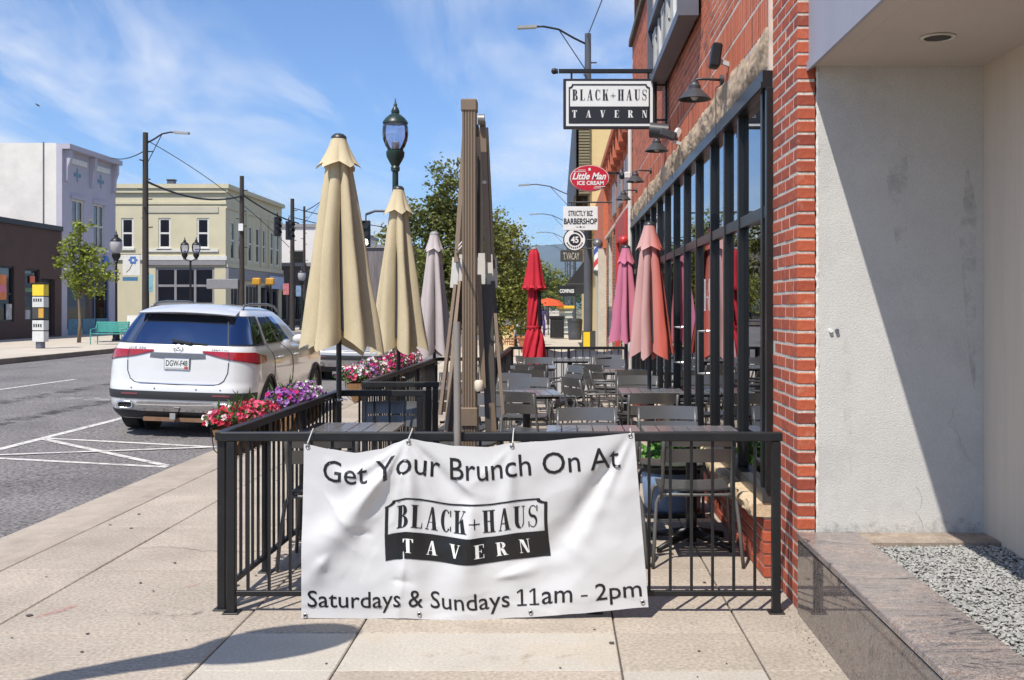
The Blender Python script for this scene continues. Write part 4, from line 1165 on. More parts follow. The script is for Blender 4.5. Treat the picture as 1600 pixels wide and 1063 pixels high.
def parasol(x, y, zt, zb, rb, fab, label, nr=6, seed=1, hood=(.135, .235), pole_r=.02, pole_to=0.0, cap=True, flat=.68, rtop=.058, hem=.10, ph=0.3):
    r2 = random.Random(seed)
    t = thing('parasol', label, 'parasol', (x, y, 0), 0, 'closed patio parasols')
    off = [r2.uniform(-.36, .36) for _ in range(nr)]; amp = [r2.uniform(.75, 1.18) for _ in range(nr)]; dz = [r2.uniform(-.03, .03) for _ in range(nr)]
    H = zt - zb
    def ridge(th):
        q = (th + ph)/(2*PI)*nr; k = int(math.floor(q)) % nr; f = q - math.floor(q)
        c = .5 + off[k]*.8
        tri = 1 - (abs(f-c)/(c if f < c else 1-c))
        tri = max(0, tri); return 1-(1-tri)**1.9, k, tri
    def cl(u, v):
        th = u*2*PI; rg, k, tri = ridge(th)
        R_ = rtop + (rb-rtop)*(v**.92)
        dep = flat*(.25 + .75*min(1, v*2.2))
        r_ = R_*((1-dep) + dep*rg)*(1 + (amp[k]-1)*.5*v)*(1 + .05*mnoise.noise(Vector((th*1.3, v*3, seed))) + .045*v*mnoise.noise(Vector((th*4, v*5, seed+3))) + .05*v*math.sin(tri*9 + k*2.1)*tri*(1-tri)*2)
        z = zt - .02 - v*(H-.02) + (hem*(1-tri) + dz[k] + .02*mnoise.noise(Vector((th*2, seed, 1))))*v**6
        tw = .16*mnoise.noise(Vector((v*1.7, seed, k*.4)))
        return (r_*math.cos(th+tw), r_*math.sin(th+tw), z)
    MB().grid(cl, 192, 46, wrap=True).build('canopy', fab, t, smooth=True, recalc=False)
    def hd(u, v):
        th = u*2*PI; rg, k, tri = ridge(th + .15)
        R_ = .050 + (hood[0]-.050)*(v**1.25)
        r_ = R_*(1 - .30*v*(1-rg)) + .004
        return (r_*math.cos(th), r_*math.sin(th), zt - v*hood[1] + (.05*(1-tri))*v**4)
    MB().grid(hd, 128, 14, wrap=True).build('vent_hood', fab, t, smooth=True, recalc=False)
    MB().lathe([(.012, .035), (.035, .03), (.055, .012), (.058, -.004), (.05, -.012)], (0, 0, zt), 20).build('top_cap', M_POLE if cap else mat('grey cap', (.25, .25, .25), .5), t, smooth=40)
    MB().cyl((0, 0, pole_to), (0, 0, zt-.02), pole_r, n=14).build('pole', M_POLE, t, smooth=40)
    rm_ = MB()
    for k in range(nr):
        th = 2*PI*(k+.02)/nr - ph
        rm_.bar((.03*math.cos(th), .03*math.sin(th), zt-.1), (rb*.42*math.cos(th), rb*.42*math.sin(th), zb+hem+.06), .014)
    rm_.build('ribs', M_POLE, t)
    return t
def clamp(t, z, dxy=(-.03, 0)):
    MB().cyl((0, 0, z-.012), (0, 0, z+.012), .032, n=12).build('clamp', M_STEEL, t)
    MB().tube([(.0, -.03, z), (.05, -.04, z+.006), (.07, -.04, z)], .006, 6).build('clamp_screw', mat('bare steel', (.5, .5, .5), .25, metal=1), t)
p = parasol(-1.635, 8.02, 2.81, 1.20, .315, M_TAN, 'large tan parasol, closed, nearest on the side railing', flat=.74, seed=4, hood=(.165, .235), hem=.12, ph=.15); clamp(p, .86); clamp(p, .42)
p = parasol(-1.61, 10.85, 2.74, 1.08, .285, M_TAN, 'second closed tan parasol, in front of the street lamp', seed=9, hood=(.150, .265), hem=.10, ph=.55); clamp(p, .84)
p = parasol(-1.545, 13.42, 2.46, .92, .245, M_LAV, 'closed pale grey-lilac parasol, third along the side railing', seed=12, hood=(.125, .23), cap=False, hem=.10); clamp(p, .84)
M_CORAL = lit_side_paler('coral canvas', (.62, .36, .34), (.66, .14, .10), -.03, .10)
M_PINK = lit_side_paler('pink canvas', (.60, .19, .30), (.66, .20, .24), -.02, .12)
parasol(.90, 10.6, 2.36, 1.05, .235, M_CORAL, 'closed coral parasol coloured paler on its sunlit side, by the windows', seed=21, hood=(.135, .26), hem=.10, pole_to=.7)
parasol(.87, 13.75, 2.31, 1.07, .24, M_PINK, 'closed pink parasol behind the coral one', seed=25, hood=(.12, .22), hem=.08, pole_to=.7)
# wrapped red parasol at the rear railing
rp = thing('parasol', 'closed red parasol twisted tight with a strap at the rear railing', 'parasol', (-.38, 17.05, 0), 0, 'closed patio parasols')
prof = [(2.47, .05), (2.40, .085), (2.1, .135), (1.84, .195), (1.815, .19), (1.81, .11), (1.72, .10), (1.55, .115), (1.30, .115), (1.22, .105), (1.10, .15), (.92, .185), (.80, .20), (.70, .19)]
def rpf(u, v):
    q = v*(len(prof)-1); i = min(len(prof)-2, int(q)); f = q-i
    z = prof[i][0] + (prof[i+1][0]-prof[i][0])*f; r_ = prof[i][1] + (prof[i+1][1]-prof[i][1])*f
    th = u*2*PI; tw = (2.2 - z)*1.8 if z < 1.8 else .2
    fold = .5+.5*math.cos(8*(th+tw) + .8*mnoise.noise(Vector((th, z*2, 1))))
    r_ *= (.72 + .28*fold**.7) if z < 1.8 else (.86 + .14*fold)
    z += .03*fold*(1 if abs(z-1.82) < .02 else 0) - (.10*fold if i >= len(prof)-3 else 0) + .05*mnoise.noise(Vector((th*2, 3, 1)))*(i >= 9)
    return (r_*math.cos(th), r_*math.sin(th), z)
MB().grid(rpf, 128, 65, wrap=True).build('canopy', M_REDC, rp, smooth=True, recalc=False)
MB().lathe([(.02, .03), (.045, .015), (.052, -.01)], (0, 0, 2.47), 16).build('top_cap', mat('grey cap', (.25, .25, .25), .5), rp, smooth=True)
MB().cyl((0, 0, 0), (0, 0, 2.4), .02, n=12).build('pole', M_POLE, rp)
MB().lathe([(.118, -.02), (.122, 0), (.118, .02)], (0, 0, 1.235), 20, cap=False).build('strap', M_REDC, rp)
MB().grid(lambda u, v: ((.112+.03*v)*math.cos(-1.1+.75*u), (.112+.03*v)*math.sin(-1.1+.75*u), 1.80 - v*.55), 6, 8).build('valance_shadow', mat('valance shadow black', (.02, .012, .014), .9), rp, smooth=True)  # dark sheet standing in for the shade under the valance

# stripped cantilever parasol frame
M_BRZ = mat('bronze aluminium', (.215, .155, .105), .45, var=.06, scale=5, metal=.25, stretch=(8, 8, .5))
M_BRZD = mat('dark bronze', (.055, .045, .035), .5, var=.1)
M_SLV = mat('white plastic sleeve', (.60, .58, .54), .5)
fr4 = thing('bare_parasol', 'bare bronze cantilever parasol frame without fabric, behind the banner', 'parasol', (0, 0, 0))
def B(p, q, s0, s1, w, m, nm='arm', h=None):
    MB().bar(W(p[0], p[1], s0), W(q[0], q[1], s1), w, h).build(nm, m, fr4)
c = W(733.5, 0, 290)
PY = c.y
def ribbed(x0, x1, z0, z1):
    m = MB(); n = 5; w = (x1-x0)/n
    pts = []
    for k in range(n):
        a = x0 + k*w
        pts += [(a+.002, PY-.040), (a+w-.004, PY-.040), (a+w-.003, PY-.034), (a+w, PY-.034)]
    pts += [(x1, PY+.04), (x0, PY+.04)]
    return m.prism(pts, 'z', z0, z1)
ribbed(c.x-.038, c.x+.038, 0.02, 2.62).build('post', M_BRZ, fr4)
MB().bbox(c.x-.043, PY-.046, 2.60, c.x+.043, PY+.046, 2.665, .006).build('post_cap', M_BRZ, fr4)
MB().bbox(c.x-.047, PY-.052, W(0, 665, 290).z, c.x+.047, PY+.05, W(0, 636, 290).z, .004).build('post_collar', M_BRZ, fr4)
MB().bbox(c.x-.30, PY-.05, 0.0, c.x+.30, PY+.05, .05, .006).build('base_foot', M_BRZD, fr4)
MB().bbox(c.x-.05, PY-.30, 0.0, c.x+.05, PY+.32, .046, .006).build('base_foot', M_BRZD, fr4)
B((727, 190), (713, 410), 280, 286, .024, M_BRZ)
B((730, 230), (719, 420), 276, 278, .026, M_BRZD)
B((712, 445), (688, 648), 290, 298, .018, M_BRZ)
B((718, 440), (696, 690), 284, 296, .020, M_BRZ)
B((723, 440), (702, 690), 282, 294, .024, M_BRZD)
B((754, 190), (763, 410), 280, 282, .032, M_BRZ)
B((750, 205), (752, 430), 274, 276, .030, M_BRZD)
B((746, 200), (748, 430), 270, 270, .022, M_BRZD)
B((759, 200), (770, 420), 272, 272, .028, M_BRZD)
B((760, 446), (768, 690), 282, 288, .060, M_BRZD, 'crank_arm')
B((748, 430), (755, 608), 284, 290, .024, M_BRZ)
B((770, 440), (776, 520), 276, 280, .022, M_BRZD)
B((774, 490), (786, 648), 286, 290, .018, M_BRZ)
B((768, 630), (773, 690), 296, 298, .022, M_BRZ)
B((741, 300), (742, 690), 276, 276, .030, M_BRZD, 'inner_post')
for (a, b, s) in (((713, 403), (709, 450), 284), ((720, 398), (717, 448), 278), ((753, 396), (753, 444), 278), ((747, 402), (747, 446), 272), ((764, 398), (766, 446), 274), ((771, 402), (772, 450), 270)):
    MB().bar(W(*a, s), W(*b, s), .040, .028).build('sleeve', M_SLV, fr4)
MB().cyl(W(747, 187, 282), W(757, 187, 282), .030, n=14).build('hub', mat('grey hub', (.28, .27, .25), .4, metal=.5), fr4, smooth=40)
MB().bbox(W(742, 0, 280).x, PY-.02, W(0, 222, 280).z, W(752, 0, 280).x, PY+.03, W(0, 205, 280).z, .004).build('hub_bracket', M_BRZD, fr4)
for k in range(2):
    MB().tube([W(712, 392+6*k, 280), W(717, 384+6*k, 300), W(722, 378+6*k, 300)], .004, 5).build('zip_tie', M_SLV, fr4)
MB().lathe([(.018, -.03), (.025, -.015), (.025, .02), (.018, .03)], (W(748.5, 603, 292).x, W(748.5, 603, 292).y, W(748.5, 603, 292).z), 12).build('crank_knob', mat('cream plastic', (.62, .54, .42), .5), fr4, smooth=40)
for z in (W(0, 285, 280).z,):
    MB().cyl(W(754, 285, 286), W(760, 285, 286), .008, n=8).build('pivot_bolt', M_SLV, fr4)
# grey umbrella tube standing between rail and banner
gt = MB(); g0 = W(717, 503, 312); g1 = W(717.5, 700, 312)
gt.cyl((g0.x-.004, 5.408, .012), (g0.x-.012, 5.408, g0.z), .0185, n=16)
gt2 = tag(gt.build('umbrella_tube', mat('grey tube', (.26, .235, .21), .5, metal=.2), smooth=40), 'plain grey umbrella tube leaning between the front railing and the banner', 'pole')

# ================================================================== chairs and tables
M_CHAIR = mat('grey chair paint', (.135, .132, .128), .28, var=.08, scale=7, metal=.45, spec=.6)
M_CHAIRT = mat('grey tube paint', (.14, .14, .138), .38, var=.08, scale=9, metal=.3)
def make_chair(arms=False):
    t = thing('patio_chair', 'x', 'chair', (0, 0, 0), 0, 'grey metal patio chairs')
    def U(y0, y1, zt):
        pts = [(-.268, y0, .004), (-.252, y0+(y1-y0)*.5, .24), (-.240, y1, zt-.05), (-.225, y1, zt-.014), (-.19, y1, zt), (.19, y1, zt), (.225, y1, zt-.014), (.240, y1, zt-.05), (.252, y0+(y1-y0)*.5, .24), (.268, y0, .004)]
        return MB().tube(pts, .0115, 8)
    U(-.255, -.17, .425).build('rear_legs', M_CHAIRT, t, smooth=True)
    U(.225, .17, .432).build('front_legs', M_CHAIRT, t, smooth=True)
    for x in (-.2, .2):
        MB().bar((x, -.19, .432), (x, .20, .445), .022, .012).build('seat_rail', M_CHAIRT, t)
    for k in range(6):
        y0 = -.185 + k*.068
        def sl(u, v, y0=y0):
            x = -.215 + .43*u
            return (x, y0 + .060*v, .452 + .010*((y0+.06*v)/.2)**2 - .012*(1-(2*u-1)**2))
        m = MB().grid(sl, 8, 2); n0 = len(m.v)
        m.add([(a, b, c-.006) for (a, b, c) in m.v[:n0]], [tuple(reversed(f)) for f in m.f])
        m.build('seat_slat', M_CHAIR, t, smooth=40)
    for x in (-.206, .206):
        MB().tube([(x*1.02, -.17, .40), (x, -.205, .50), (x, -.262, .70), (x, -.292, .805)], .0115, 7).build('back_upright', M_CHAIRT, t, smooth=True)
    for (z0, z1) in ((.728, .822), (.632, .714)):
        def bk(u, v, z0=z0, z1=z1):
            x = -.222 + .444*u; z = z0 + (z1-z0)*v; e = 1-(2*u-1)**2
            yb_ = -.205 - (z-.50)*.285
            return (x, yb_ - .030*e + .012 , z - .004*(1-e))
        m = MB().grid(bk, 12, 3); n0 = len(m.v); nf = len(m.f)
        m.add([(a, b-.007, c) for (a, b, c) in m.v[:n0]], [tuple(reversed(f)) for f in m.f[:nf]])
        # close the rim
        Wd = 13
        rim = list(range(Wd)) + [Wd*(k+1)-1 for k in range(1, 4)] + list(range(Wd*4-2, Wd*3-1, -1)) + [Wd*k for k in (2, 1)]
        for k in range(len(rim)):
            a = rim[k]; b = rim[(k+1) % len(rim)]; m.f.append((a, b, b+n0, a+n0))
        m.build('back_slat', M_CHAIR, t, smooth=40)
    if arms:
        for x in (-.235, .235):
            MB().tube([(x, .19, .43), (x, .20, .60), (x, .17, .645), (x, -.22, .655)], .0115, 7).build('armrest', M_CHAIRT, t, smooth=True)
    return t
CHAIRS = [  # x, y, heading (0 faces away from the camera), arms, label
    (.83, 6.62, 0, 0, 'grey chair with its back to the railing, in the open gap right of the banner'),
    (.26, 6.62, 0.05, 0, 'grey chair hidden behind the right end of the banner, one leg showing'),
    (.80, 7.62, 180, 0, 'grey chair facing the camera across the near right table, beside the windows'),
    (.21, 7.50, 181, 0, 'grey chair facing the camera just above the right end of the banner'),
    (.80, 9.42, 2, 0, 'dark-backed grey chair turned away, in front of the coral parasol table'),
    (.83, 11.15, 178, 0, 'grey chair facing the camera behind the coral parasol pole'),
    (.90, 12.75, -4, 0, 'dark-backed chair turned away in front of the pink parasol table'),
    (.52, 14.0, -28, 0, 'angled grey chair at the left of the pink parasol table'),
    (.62, 12.9, -80, 1, 'armchair seen from the side left of the coral parasol table'),
    (.70, 14.75, 175, 0, 'grey chair facing the camera behind the pink parasol table'),
    (.72, 16.2, 172, 0, 'pale chair facing the camera in front of the rear banner'),
    (-.28, 9.55, -24, 0, 'grey chair with its back turned, just right of the bare parasol frame'),
    (-.33, 10.85, 176, 0, 'grey chair facing the camera behind the table right of the parasol frame'),
    (-.33, 12.75, -6, 0, 'dark-backed chair turned away, halfway back on the left row'),
    (-.36, 13.95, 2, 0, 'dark-backed chair behind the one halfway back on the left row'),
    (-.27, 15.3, 183, 0, 'grey chair facing the camera under the red parasol'),
    (-.03, 13.3, 118, 1, 'silver armchair turned sideways right of the left row'),
    (-1.28, 8.02, 180, 0, 'grey chair facing the camera behind the slatted table at left'),
    (-1.12, 11.75, 178, 0, 'grey chair facing the camera under the pale grey parasol'),
    (-.88, 9.75, -10, 0, 'grey chair partly hidden left of the parasol frame'),
    (-.62, 11.6, 150, 0, 'angled grey chair just behind the parasol frame'),
    (-1.38, 6.55, 0, 0, 'grey chair behind the left end of the banner, tucked under the slatted table'),
    (-.15, 7.6, 165, 0, 'grey chair low behind the middle of the banner'),
    (-.75, 15.0, 90, 0, 'grey chair by the inner railing near the coffee board'),
]
CHAIRS += [(-.72, 8.75, 168, 0, 'grey chair facing the camera just left of the frame post'), (-.62, 13.05, 96, 0, 'chair turned sideways left of the halfway-back chair'),
    (.38, 11.3, -62, 1, 'armchair turned toward the coral parasol table from the aisle'), (.42, 15.7, 60, 0, 'chair angled toward the rear table'), (-.30, 16.2, -70, 0, 'dark chair beside the rear table under the red parasol')]
CHAIRS = [c for c in CHAIRS if c[0:2] not in ((-.15, 7.6), (-.75, 15.0))]
plain = make_chair(False); armed = make_chair(True); used = set()
for (x, y, a, ar, lab) in CHAIRS:
    src = armed if ar else plain
    if src.name in used:
        dup(src, (x, y, 0), R(a), lab)
    else:
        used.add(src.name); src.location = (x, y, 0); src.rotation_euler = (0, 0, R(a)); src['label'] = lab
M_TOP = mat('table aluminium', (.22, .215, .215), .24, var=.05, scale=5, metal=.35)
def make_table():
    t = thing('patio_table', 'x', 'table', (0, 0, 0), 0, 'square slatted patio tables')
    n = 6; w = .62/n
    for k in range(n):
        MB().bbox(-.31 + k*w + .003, -.31, .722, -.31 + (k+1)*w - .003, .31, .742, .003).build('table_slat', M_TOP, t)
    for y in (-.25, .25):
        MB().box(-.28, y-.02, .698, .28, y+.02, .7215).build('crossbar', M_BLACK, t)
    MB().lathe([(.036, .02), (.036, .70)], (0, 0, 0), 16).build('pedestal', M_BLACK, t, smooth=40)
    for k in range(4):
        a = PI/4 + k*PI/2
        m = MB(); d = Vector((math.cos(a), math.sin(a), 0))
        m.add([(d*.02 + Vector((0, 0, .10)))[:], (d*.33 + Vector((0, 0, .035)))[:]], [])
        o = MB().tube([d*.02 + Vector((0, 0, .085)), d*.2 + Vector((0, 0, .05)), d*.335 + Vector((0, 0, .022))], [.030, .024, .016], 8).build('base_arm', M_BLACK, t, smooth=True)
        MB().cyl(d*.325, d*.325 + Vector((0, 0, .02)), .018, n=10).build('glide', M_BLACK, o)
    return t
TABLES = [(.87, 7.02, 0, 'near slatted table beside the windows, right of the banner end'), (.23, 7.05, 0, 'near slatted table behind the right end of the banner'),
    (.90, 10.45, 0, 'slatted table holding the coral parasol'), (.87, 13.75, 0, 'slatted table holding the pink parasol'), (.18, 16.6, 0, 'slatted table in front of the rear railing'),
    (-1.38, 7.22, 0, 'slatted table at left behind the front corner of the railing'), (-.30, 10.2, 8, 'slatted table right of the bare parasol frame'), (-.34, 14.6, 3, 'slatted table under the red parasol'), (-1.05, 10.9, 0, 'slatted table left of the bare parasol frame')]
tb = make_table()
for k, (x, y, a, lab) in enumerate(TABLES):
    if k == 0: tb.location = (x, y, 0); tb['label'] = lab
    else: dup(tb, (x, y, 0), R(a), lab)
# pale blue tub planter with leafy plant under the near table
bp = thing('tub_planter', 'pale blue planter tub with black rim and leafy green plant, under the near right table', 'planter', (.86, 8.1, 0))
MB().lathe([(.19, .03), (.21, .06), (.235, .31), (.23, .33)], (0, 0, 0), 24).build('tub', mat('pale blue plastic', (.20, .30, .48), .5), bp, smooth=40)
MB().lathe([(.25, .325), (.262, .345), (.262, .385), (.235, .39), (.22, .36)], (0, 0, 0), 24, cap=False).build('rim', M_BLACK, bp, smooth=40)
MB().bbox(-.22, -.22, 0.0, .22, .22, .032, .006).build('stand', M_BLACK, bp)
kind(leaves(random.Random(4), 900, (0, 0, .40), (.24, .2, .15), (.03, .07)).build('foliage', mat('lettuce leaves', (.10, .26, .04), .6, var=.3, scale=15, rnd_v=.3, trans=.3), bp, recalc=False), 'stuff')

# ================================================================== parked cars
M_WHITE = mat('white car paint', (.66, .66, .655), .28, var=.03, scale=2, coat=1.0, dirt=(.50, .47, .42), dirt_amt=.18, dirt_scale=1.2)
M_SILV = mat('silver car paint', (.50, .47, .43), .3, var=0, metal=.55, coat=1.0)
M_CARGL = glass('car glass', (.05, .06, .07), 1.9, .01, .20)
MAT['car glass'].node_tree.nodes['Glossy BSDF'].inputs['Color'].default_value = (.50, .66, 1.0, 1)
M_CLAD = mat('black cladding', (.028, .028, .030), .55, var=.1)
M_CHROME = mat('chrome', (.72, .72, .73), .12, metal=1, var=.03)
M_TYRE = mat('tyre rubber', (.022, .021, .020), .85, var=.2, scale=20, bump=.4, bscale=50)
M_RIM = mat('rim silver', (.48, .48, .48), .3, metal=.9)
M_TAIL = mat('tail lamp red', (.34, .008, .012), .12, var=.15, scale=14, coat=1)
M_TAIL2 = mat('tail lamp dark red', (.16, .008, .012), .12, var=0, coat=1)
M_GREYP = mat('grey trim', (.16, .165, .175), .4, metal=.4)
def car_surface(tabl, bow=.10, rf=.45):
    zs = [r[0] for r in tabl]
    def row(z):
        if z <= zs[0]: return tabl[0][1:]
        for i in range(len(zs)-1):
            if z <= zs[i+1]:
                f = (z-zs[i])/(zs[i+1]-zs[i]); return tuple(a + (b-a)*f for a, b in zip(tabl[i][1:], tabl[i+1][1:]))
        return tabl[-1][1:]
    def O(p, z):
        yr, yf, w, rc = row(z); sg = 1 if p >= 0 else -1; q = abs(p)
        rff = min(rf, w*.6); bw = bow
        if q < .25:
            x = (w-rc)*q/.25; y = yr + bw*(x/w)**2*.8
        elif q < .40:
            t = (q-.25)/.15*PI/2; yb_ = yr + bw*((w-rc)/w)**2*.8
            x = w-rc + rc*math.sin(t); y = yb_ + rc*(1-math.cos(t))
        elif q < .80:
            ya = yr + bw*((w-rc)/w)**2*.8 + rc; yb_ = yf - rff; f = (q-.40)/.40
            y = ya + (yb_-ya)*f; x = w*(1 - .035*max(0, f-.6)/.4)
        elif q < .90:
            t = (q-.80)/.10*PI/2; w2 = w*.965; x = w2-rff + rff*math.cos(t); y = yf - rff + rff*math.sin(t)
        else:
            f = (q-.90)/.10; w2 = w*.965; x = (w2-rff)*(1-f); y = yf
        return Vector((sg*x, y, z))
    def N(p, z):
        e = .002; a = O(p+e, z)-O(p-e, z); b = O(p, z+.01)-O(p, z-.01); n = a.cross(b).normalized()
        return n
    def patch(p0, p1, zlo, zhi, lift, nu=16, nv=8):
        def fn(u, v):
            p = p0 + (p1-p0)*u
            a = zlo(u) if callable(zlo) else zlo; b = zhi(u) if callable(zhi) else zhi
            z = a + (b-a)*v; P = O(p, z); n = N(p, z)
            c = Vector((0, 2.3, z))
            if n.dot(P-c) < 0: n = -n
            return P + n*lift
        return MB().grid(fn, nu, nv)
    return O, patch
SUV = [ # z, rear y, front y, half width, rear corner radius
 (.22, .22, 4.70, .84, .22), (.30, .10, 4.84, .91, .30), (.42, .03, 4.90, .945, .34), (.56, .005, 4.92, .965, .36), (.66, .02, 4.92, .975, .36), (.72, .05, 4.92, .98, .36),
 (.88, .065, 4.90, .98, .36), (1.00, .07, 4.84, .972, .36), (1.08, .075, 4.70, .955, .36), (1.13, .085, 4.30, .94, .35), (1.17, .10, 3.80, .92, .33), (1.21, .125, 3.62, .90, .32),
 (1.33, .215, 3.36, .85, .30), (1.47, .33, 3.06, .795, .28), (1.585, .44, 2.80, .74, .26), (1.655, .53, 2.60, .69, .25), (1.70, .64, 2.38, .62, .22), (1.735, .85, 2.1, .48, .18), (1.748, 1.2, 1.9, .22, .10)]
def make_car(name, label, tabl, paint, loc, rot, axles=(1.02, 4.015), detail=True, rt=.375):
    t = thing(name, label, 'car', loc); t.rotation_euler = rot
    O, patch = car_surface(tabl)
    nz = 46; z0, z1 = tabl[0][0], tabl[-1][0]
    NP = 132
    vs = []; fs = []
    for j in range(nz+1):
        z = z0 + (z1-z0)*j/nz
        for i in range(NP): vs.append(O(-1 + 2*i/NP, z))
    for j in range(nz):
        for i in range(NP):
            a = j*NP+i; b = j*NP+(i+1) % NP; fs.append((a, b, b+NP, a+NP))
    fs.append(tuple(reversed(range(NP)))); fs.append(tuple(range(nz*NP, (nz+1)*NP)))
    body = MB().add(vs, fs).build('body', paint, t, smooth=32)
    # wheel wells
    for k, ya in enumerate(axles):
        for sx in (-1, 1):
            cm = MB().cyl((sx*.62, ya, rt), (sx*1.2, ya, rt), rt+.055, n=40).mesh('well')
            co = bpy.data.objects.new('well', cm); COL.objects.link(co); co.parent = t
            md = body.modifiers.new('w', 'BOOLEAN'); md.object = co; md.operation = 'DIFFERENCE'; md.solver = 'EXACT'
    bpy.context.view_layer.update()
    dg = bpy.context.evaluated_depsgraph_get()
    nm = bpy.data.meshes.new_from_object(body.evaluated_get(dg)); wells = [m.object for m in body.modifiers]
    body.modifiers.clear(); body.data = nm
    for w in wells: bpy.data.objects.remove(w)
    nm.materials.clear(); nm.materials.append(paint); nm.shade_smooth(); nm.set_sharp_from_angle(angle=R(32))
    wt = MB().lathe([(.20, -.12), (.27, -.13), (rt-.03, -.125), (rt, -.10), (rt, .10), (rt-.03, .125), (.27, .13), (.25, .12)], (0, 0, 0), 36, cap=False).mesh('tyre', smooth=40); wt.materials.append(M_TYRE)
    rm_ = MB().lathe([(.25, .115), (.262, .125), (.255, .09), (.235, .05)], (0, 0, 0), 36, cap=False)
    for k in range(10):
        a = 2*PI*k/10; d = Vector((math.cos(a), math.sin(a), 0)); rm_.bar(d*.04 + Vector((0, 0, .105)), d*.25 + Vector((0, 0, .10)), .034, .018)
    rm_.lathe([(.06, .085), (.06, .112), (.02, .12)], (0, 0, 0), 14)
    rim = rm_.mesh('rim', smooth=40); rim.materials.append(M_RIM)
    hub = MB().lathe([(.245, .03), (.24, .045), (.02, .045)], (0, 0, 0), 30).mesh('disc'); hub.materials.append(M_CLAD)
    w_at = tabl[4][3]
    for ya in axles:
        for sx in (-1, 1):
            o = obj('wheel', wt, None, t, (sx*(w_at-.135), ya, rt)); o.rotation_euler = (0, R(90)*sx, 0)
            obj('rim', rim, None, o); obj('brake_disc', hub, None, o)
            # arch trim
            am = MB()
            pts = [(sx*(w_at-.012), ya + (rt+.050)*math.cos(a_), rt + (rt+.050)*math.sin(a_)) for a_ in [R(-12 + 204*k/24) for k in range(25)]]
            am.tube(pts, .026, 6); am.build('wheel_arch_trim', M_CLAD, t, smooth=True)
            MB().cyl((sx*.60, ya, rt), (sx*.64, ya, rt), rt+.05, n=24).build('wheel_well', M_CLAD, t)
    # rear window, wrap-round quarter glass, side glass
    patch(-.47, .47, 1.212, 1.603, .0025, 40, 8).build('glass_surround', M_CLAD, t, smooth=True)
    patch(-.262, .262, 1.215, 1.60, .005, 24, 8).build('rear_window', M_CARGL, t, smooth=True)
    for sg in (-1, 1):
        patch(sg*.266, sg*.455, lambda u: 1.225 + .02*u, lambda u: 1.598 - .02*u, .005, 14, 8).build('quarter_window', M_CARGL, t, smooth=True)
        patch(sg*.490, sg*.585, 1.235, lambda u: 1.59, .004, 8, 6).build('side_window', M_CARGL, t, smooth=True)
        patch(sg*.592, sg*.70, 1.235, lambda u: 1.595-.0*u, .004, 8, 6).build('side_window', M_CARGL, t, smooth=True)
        patch(sg*.485, sg*.74, 1.222, 1.232, .007, 14, 1).build('window_trim', M_CHROME, t)
        patch(sg*.43, sg*.80, .24, .36, .006, 20, 3).build('sill_cladding', M_CLAD, t, smooth=True)
        patch(sg*.586, sg*.591, .45, 1.23, .0025, 1, 8).build('door_gap', M_CLAD, t)
        patch(sg*.478, sg*.482, .70, 1.23, .0025, 1, 8).build('door_gap', M_CLAD, t)
        for p_ in (.50, .60):
            a = O(sg*p_, 1.03); MB().tube([a + Vector((sg*.002, 0, 0)), a + Vector((sg*.035, .03, 0)), a + Vector((sg*.035, .19, .005)), a + Vector((sg*.002, .22, .005))], .011, 6).build('door_handle', paint, t, smooth=True)
        mp_ = O(sg*.715, 1.22); MB().sphere(mp_ + Vector((sg*.12, 0, .03)), .11, 12, 8, (1, .6, .7)).build('mirror', paint, t, smooth=True)
    patch(-1, -.85, 1.24, 1.58, .004, 10, 6).build('windscreen', M_CARGL, t, smooth=True); patch(.85, 1, 1.24, 1.58, .004, 10, 6).build('windscreen', M_CARGL, t, smooth=True)
    for sg in (-1, 1):                                   # roof rails
        x = .60; pts = [(sg*(x+.02), .78, 1.69), (sg*x, .92, 1.745), (sg*(x-.005), 1.3, 1.765), (sg*(x-.005), 2.2, 1.765), (sg*x, 2.55, 1.735), (sg*(x+.02), 2.68, 1.665)]
        MB().tube(pts, .018, 8).build('roof_rail', M_GREYP, t, smooth=True)
    # spoiler lip over the rear window
    def sp(u, v):
        x = -.645 + 1.29*u; e = 1-(2*u-1)**2
        y = .385 - .05*e + .40*v; z = 1.612 + .026*e + (.075 + .018*e)*v**.8
        return (x*(1-.06*v), y, z)
    m = MB().grid(sp, 20, 6); n0 = len(m.v); nf = len(m.f)
    m.add([(a, b+.02, c-.016) for (a, b, c) in m.v[:n0]], [tuple(reversed(f)) for f in m.f[:nf]])
    m.f += [(i, i+1, i+1+n0, i+n0) for i in range(20)]
    m.build('roof_spoiler', paint, t, smooth=40)
    patch(-.10, .10, 1.603, 1.612, .015, 8, 1).build('high_brake_lamp', M_TAIL2, t)
    # tail lamps
    for sg in (-1, 1):
        lo = lambda u: 1.118 - .135*min(1, u*1.25) + .02*max(0, u-.8)/.2; hi = lambda u: 1.140 - .012*u - .055*max(0, u-.8)/.2
        patch(sg*.135, sg*.435, lo, hi, .010, 22, 5).build('tail_lamp', M_TAIL, t, smooth=True)
        patch(sg*.145, sg*.434, lambda u: lo(u)-.010, lambda u: lo(u)+.002, .012, 22, 1).build('tail_lamp_edge', M_TAIL2, t, smooth=True)
        patch(sg*.262, sg*.268, lambda u: 1.03, lambda u: 1.125, .0125, 1, 2).build('tail_lamp_split', M_TAIL2, t)
    # tailgate shut line, trims
    gap = MB()
    pts = [(.262, 1.00), (.258, .86), (.245, .76), (.22, .715), (.18, .70), (0, .695)]
    full = pts + [(-a, b) for a, b in reversed(pts[:-1])]
    pp_ = []
    for (a, z) in full: pp_.append(O(a, z) + Vector((0, -.003, 0)))
    gap.tube(pp_, .0055, 5); gap.build('tailgate_gap', M_CLAD, t)
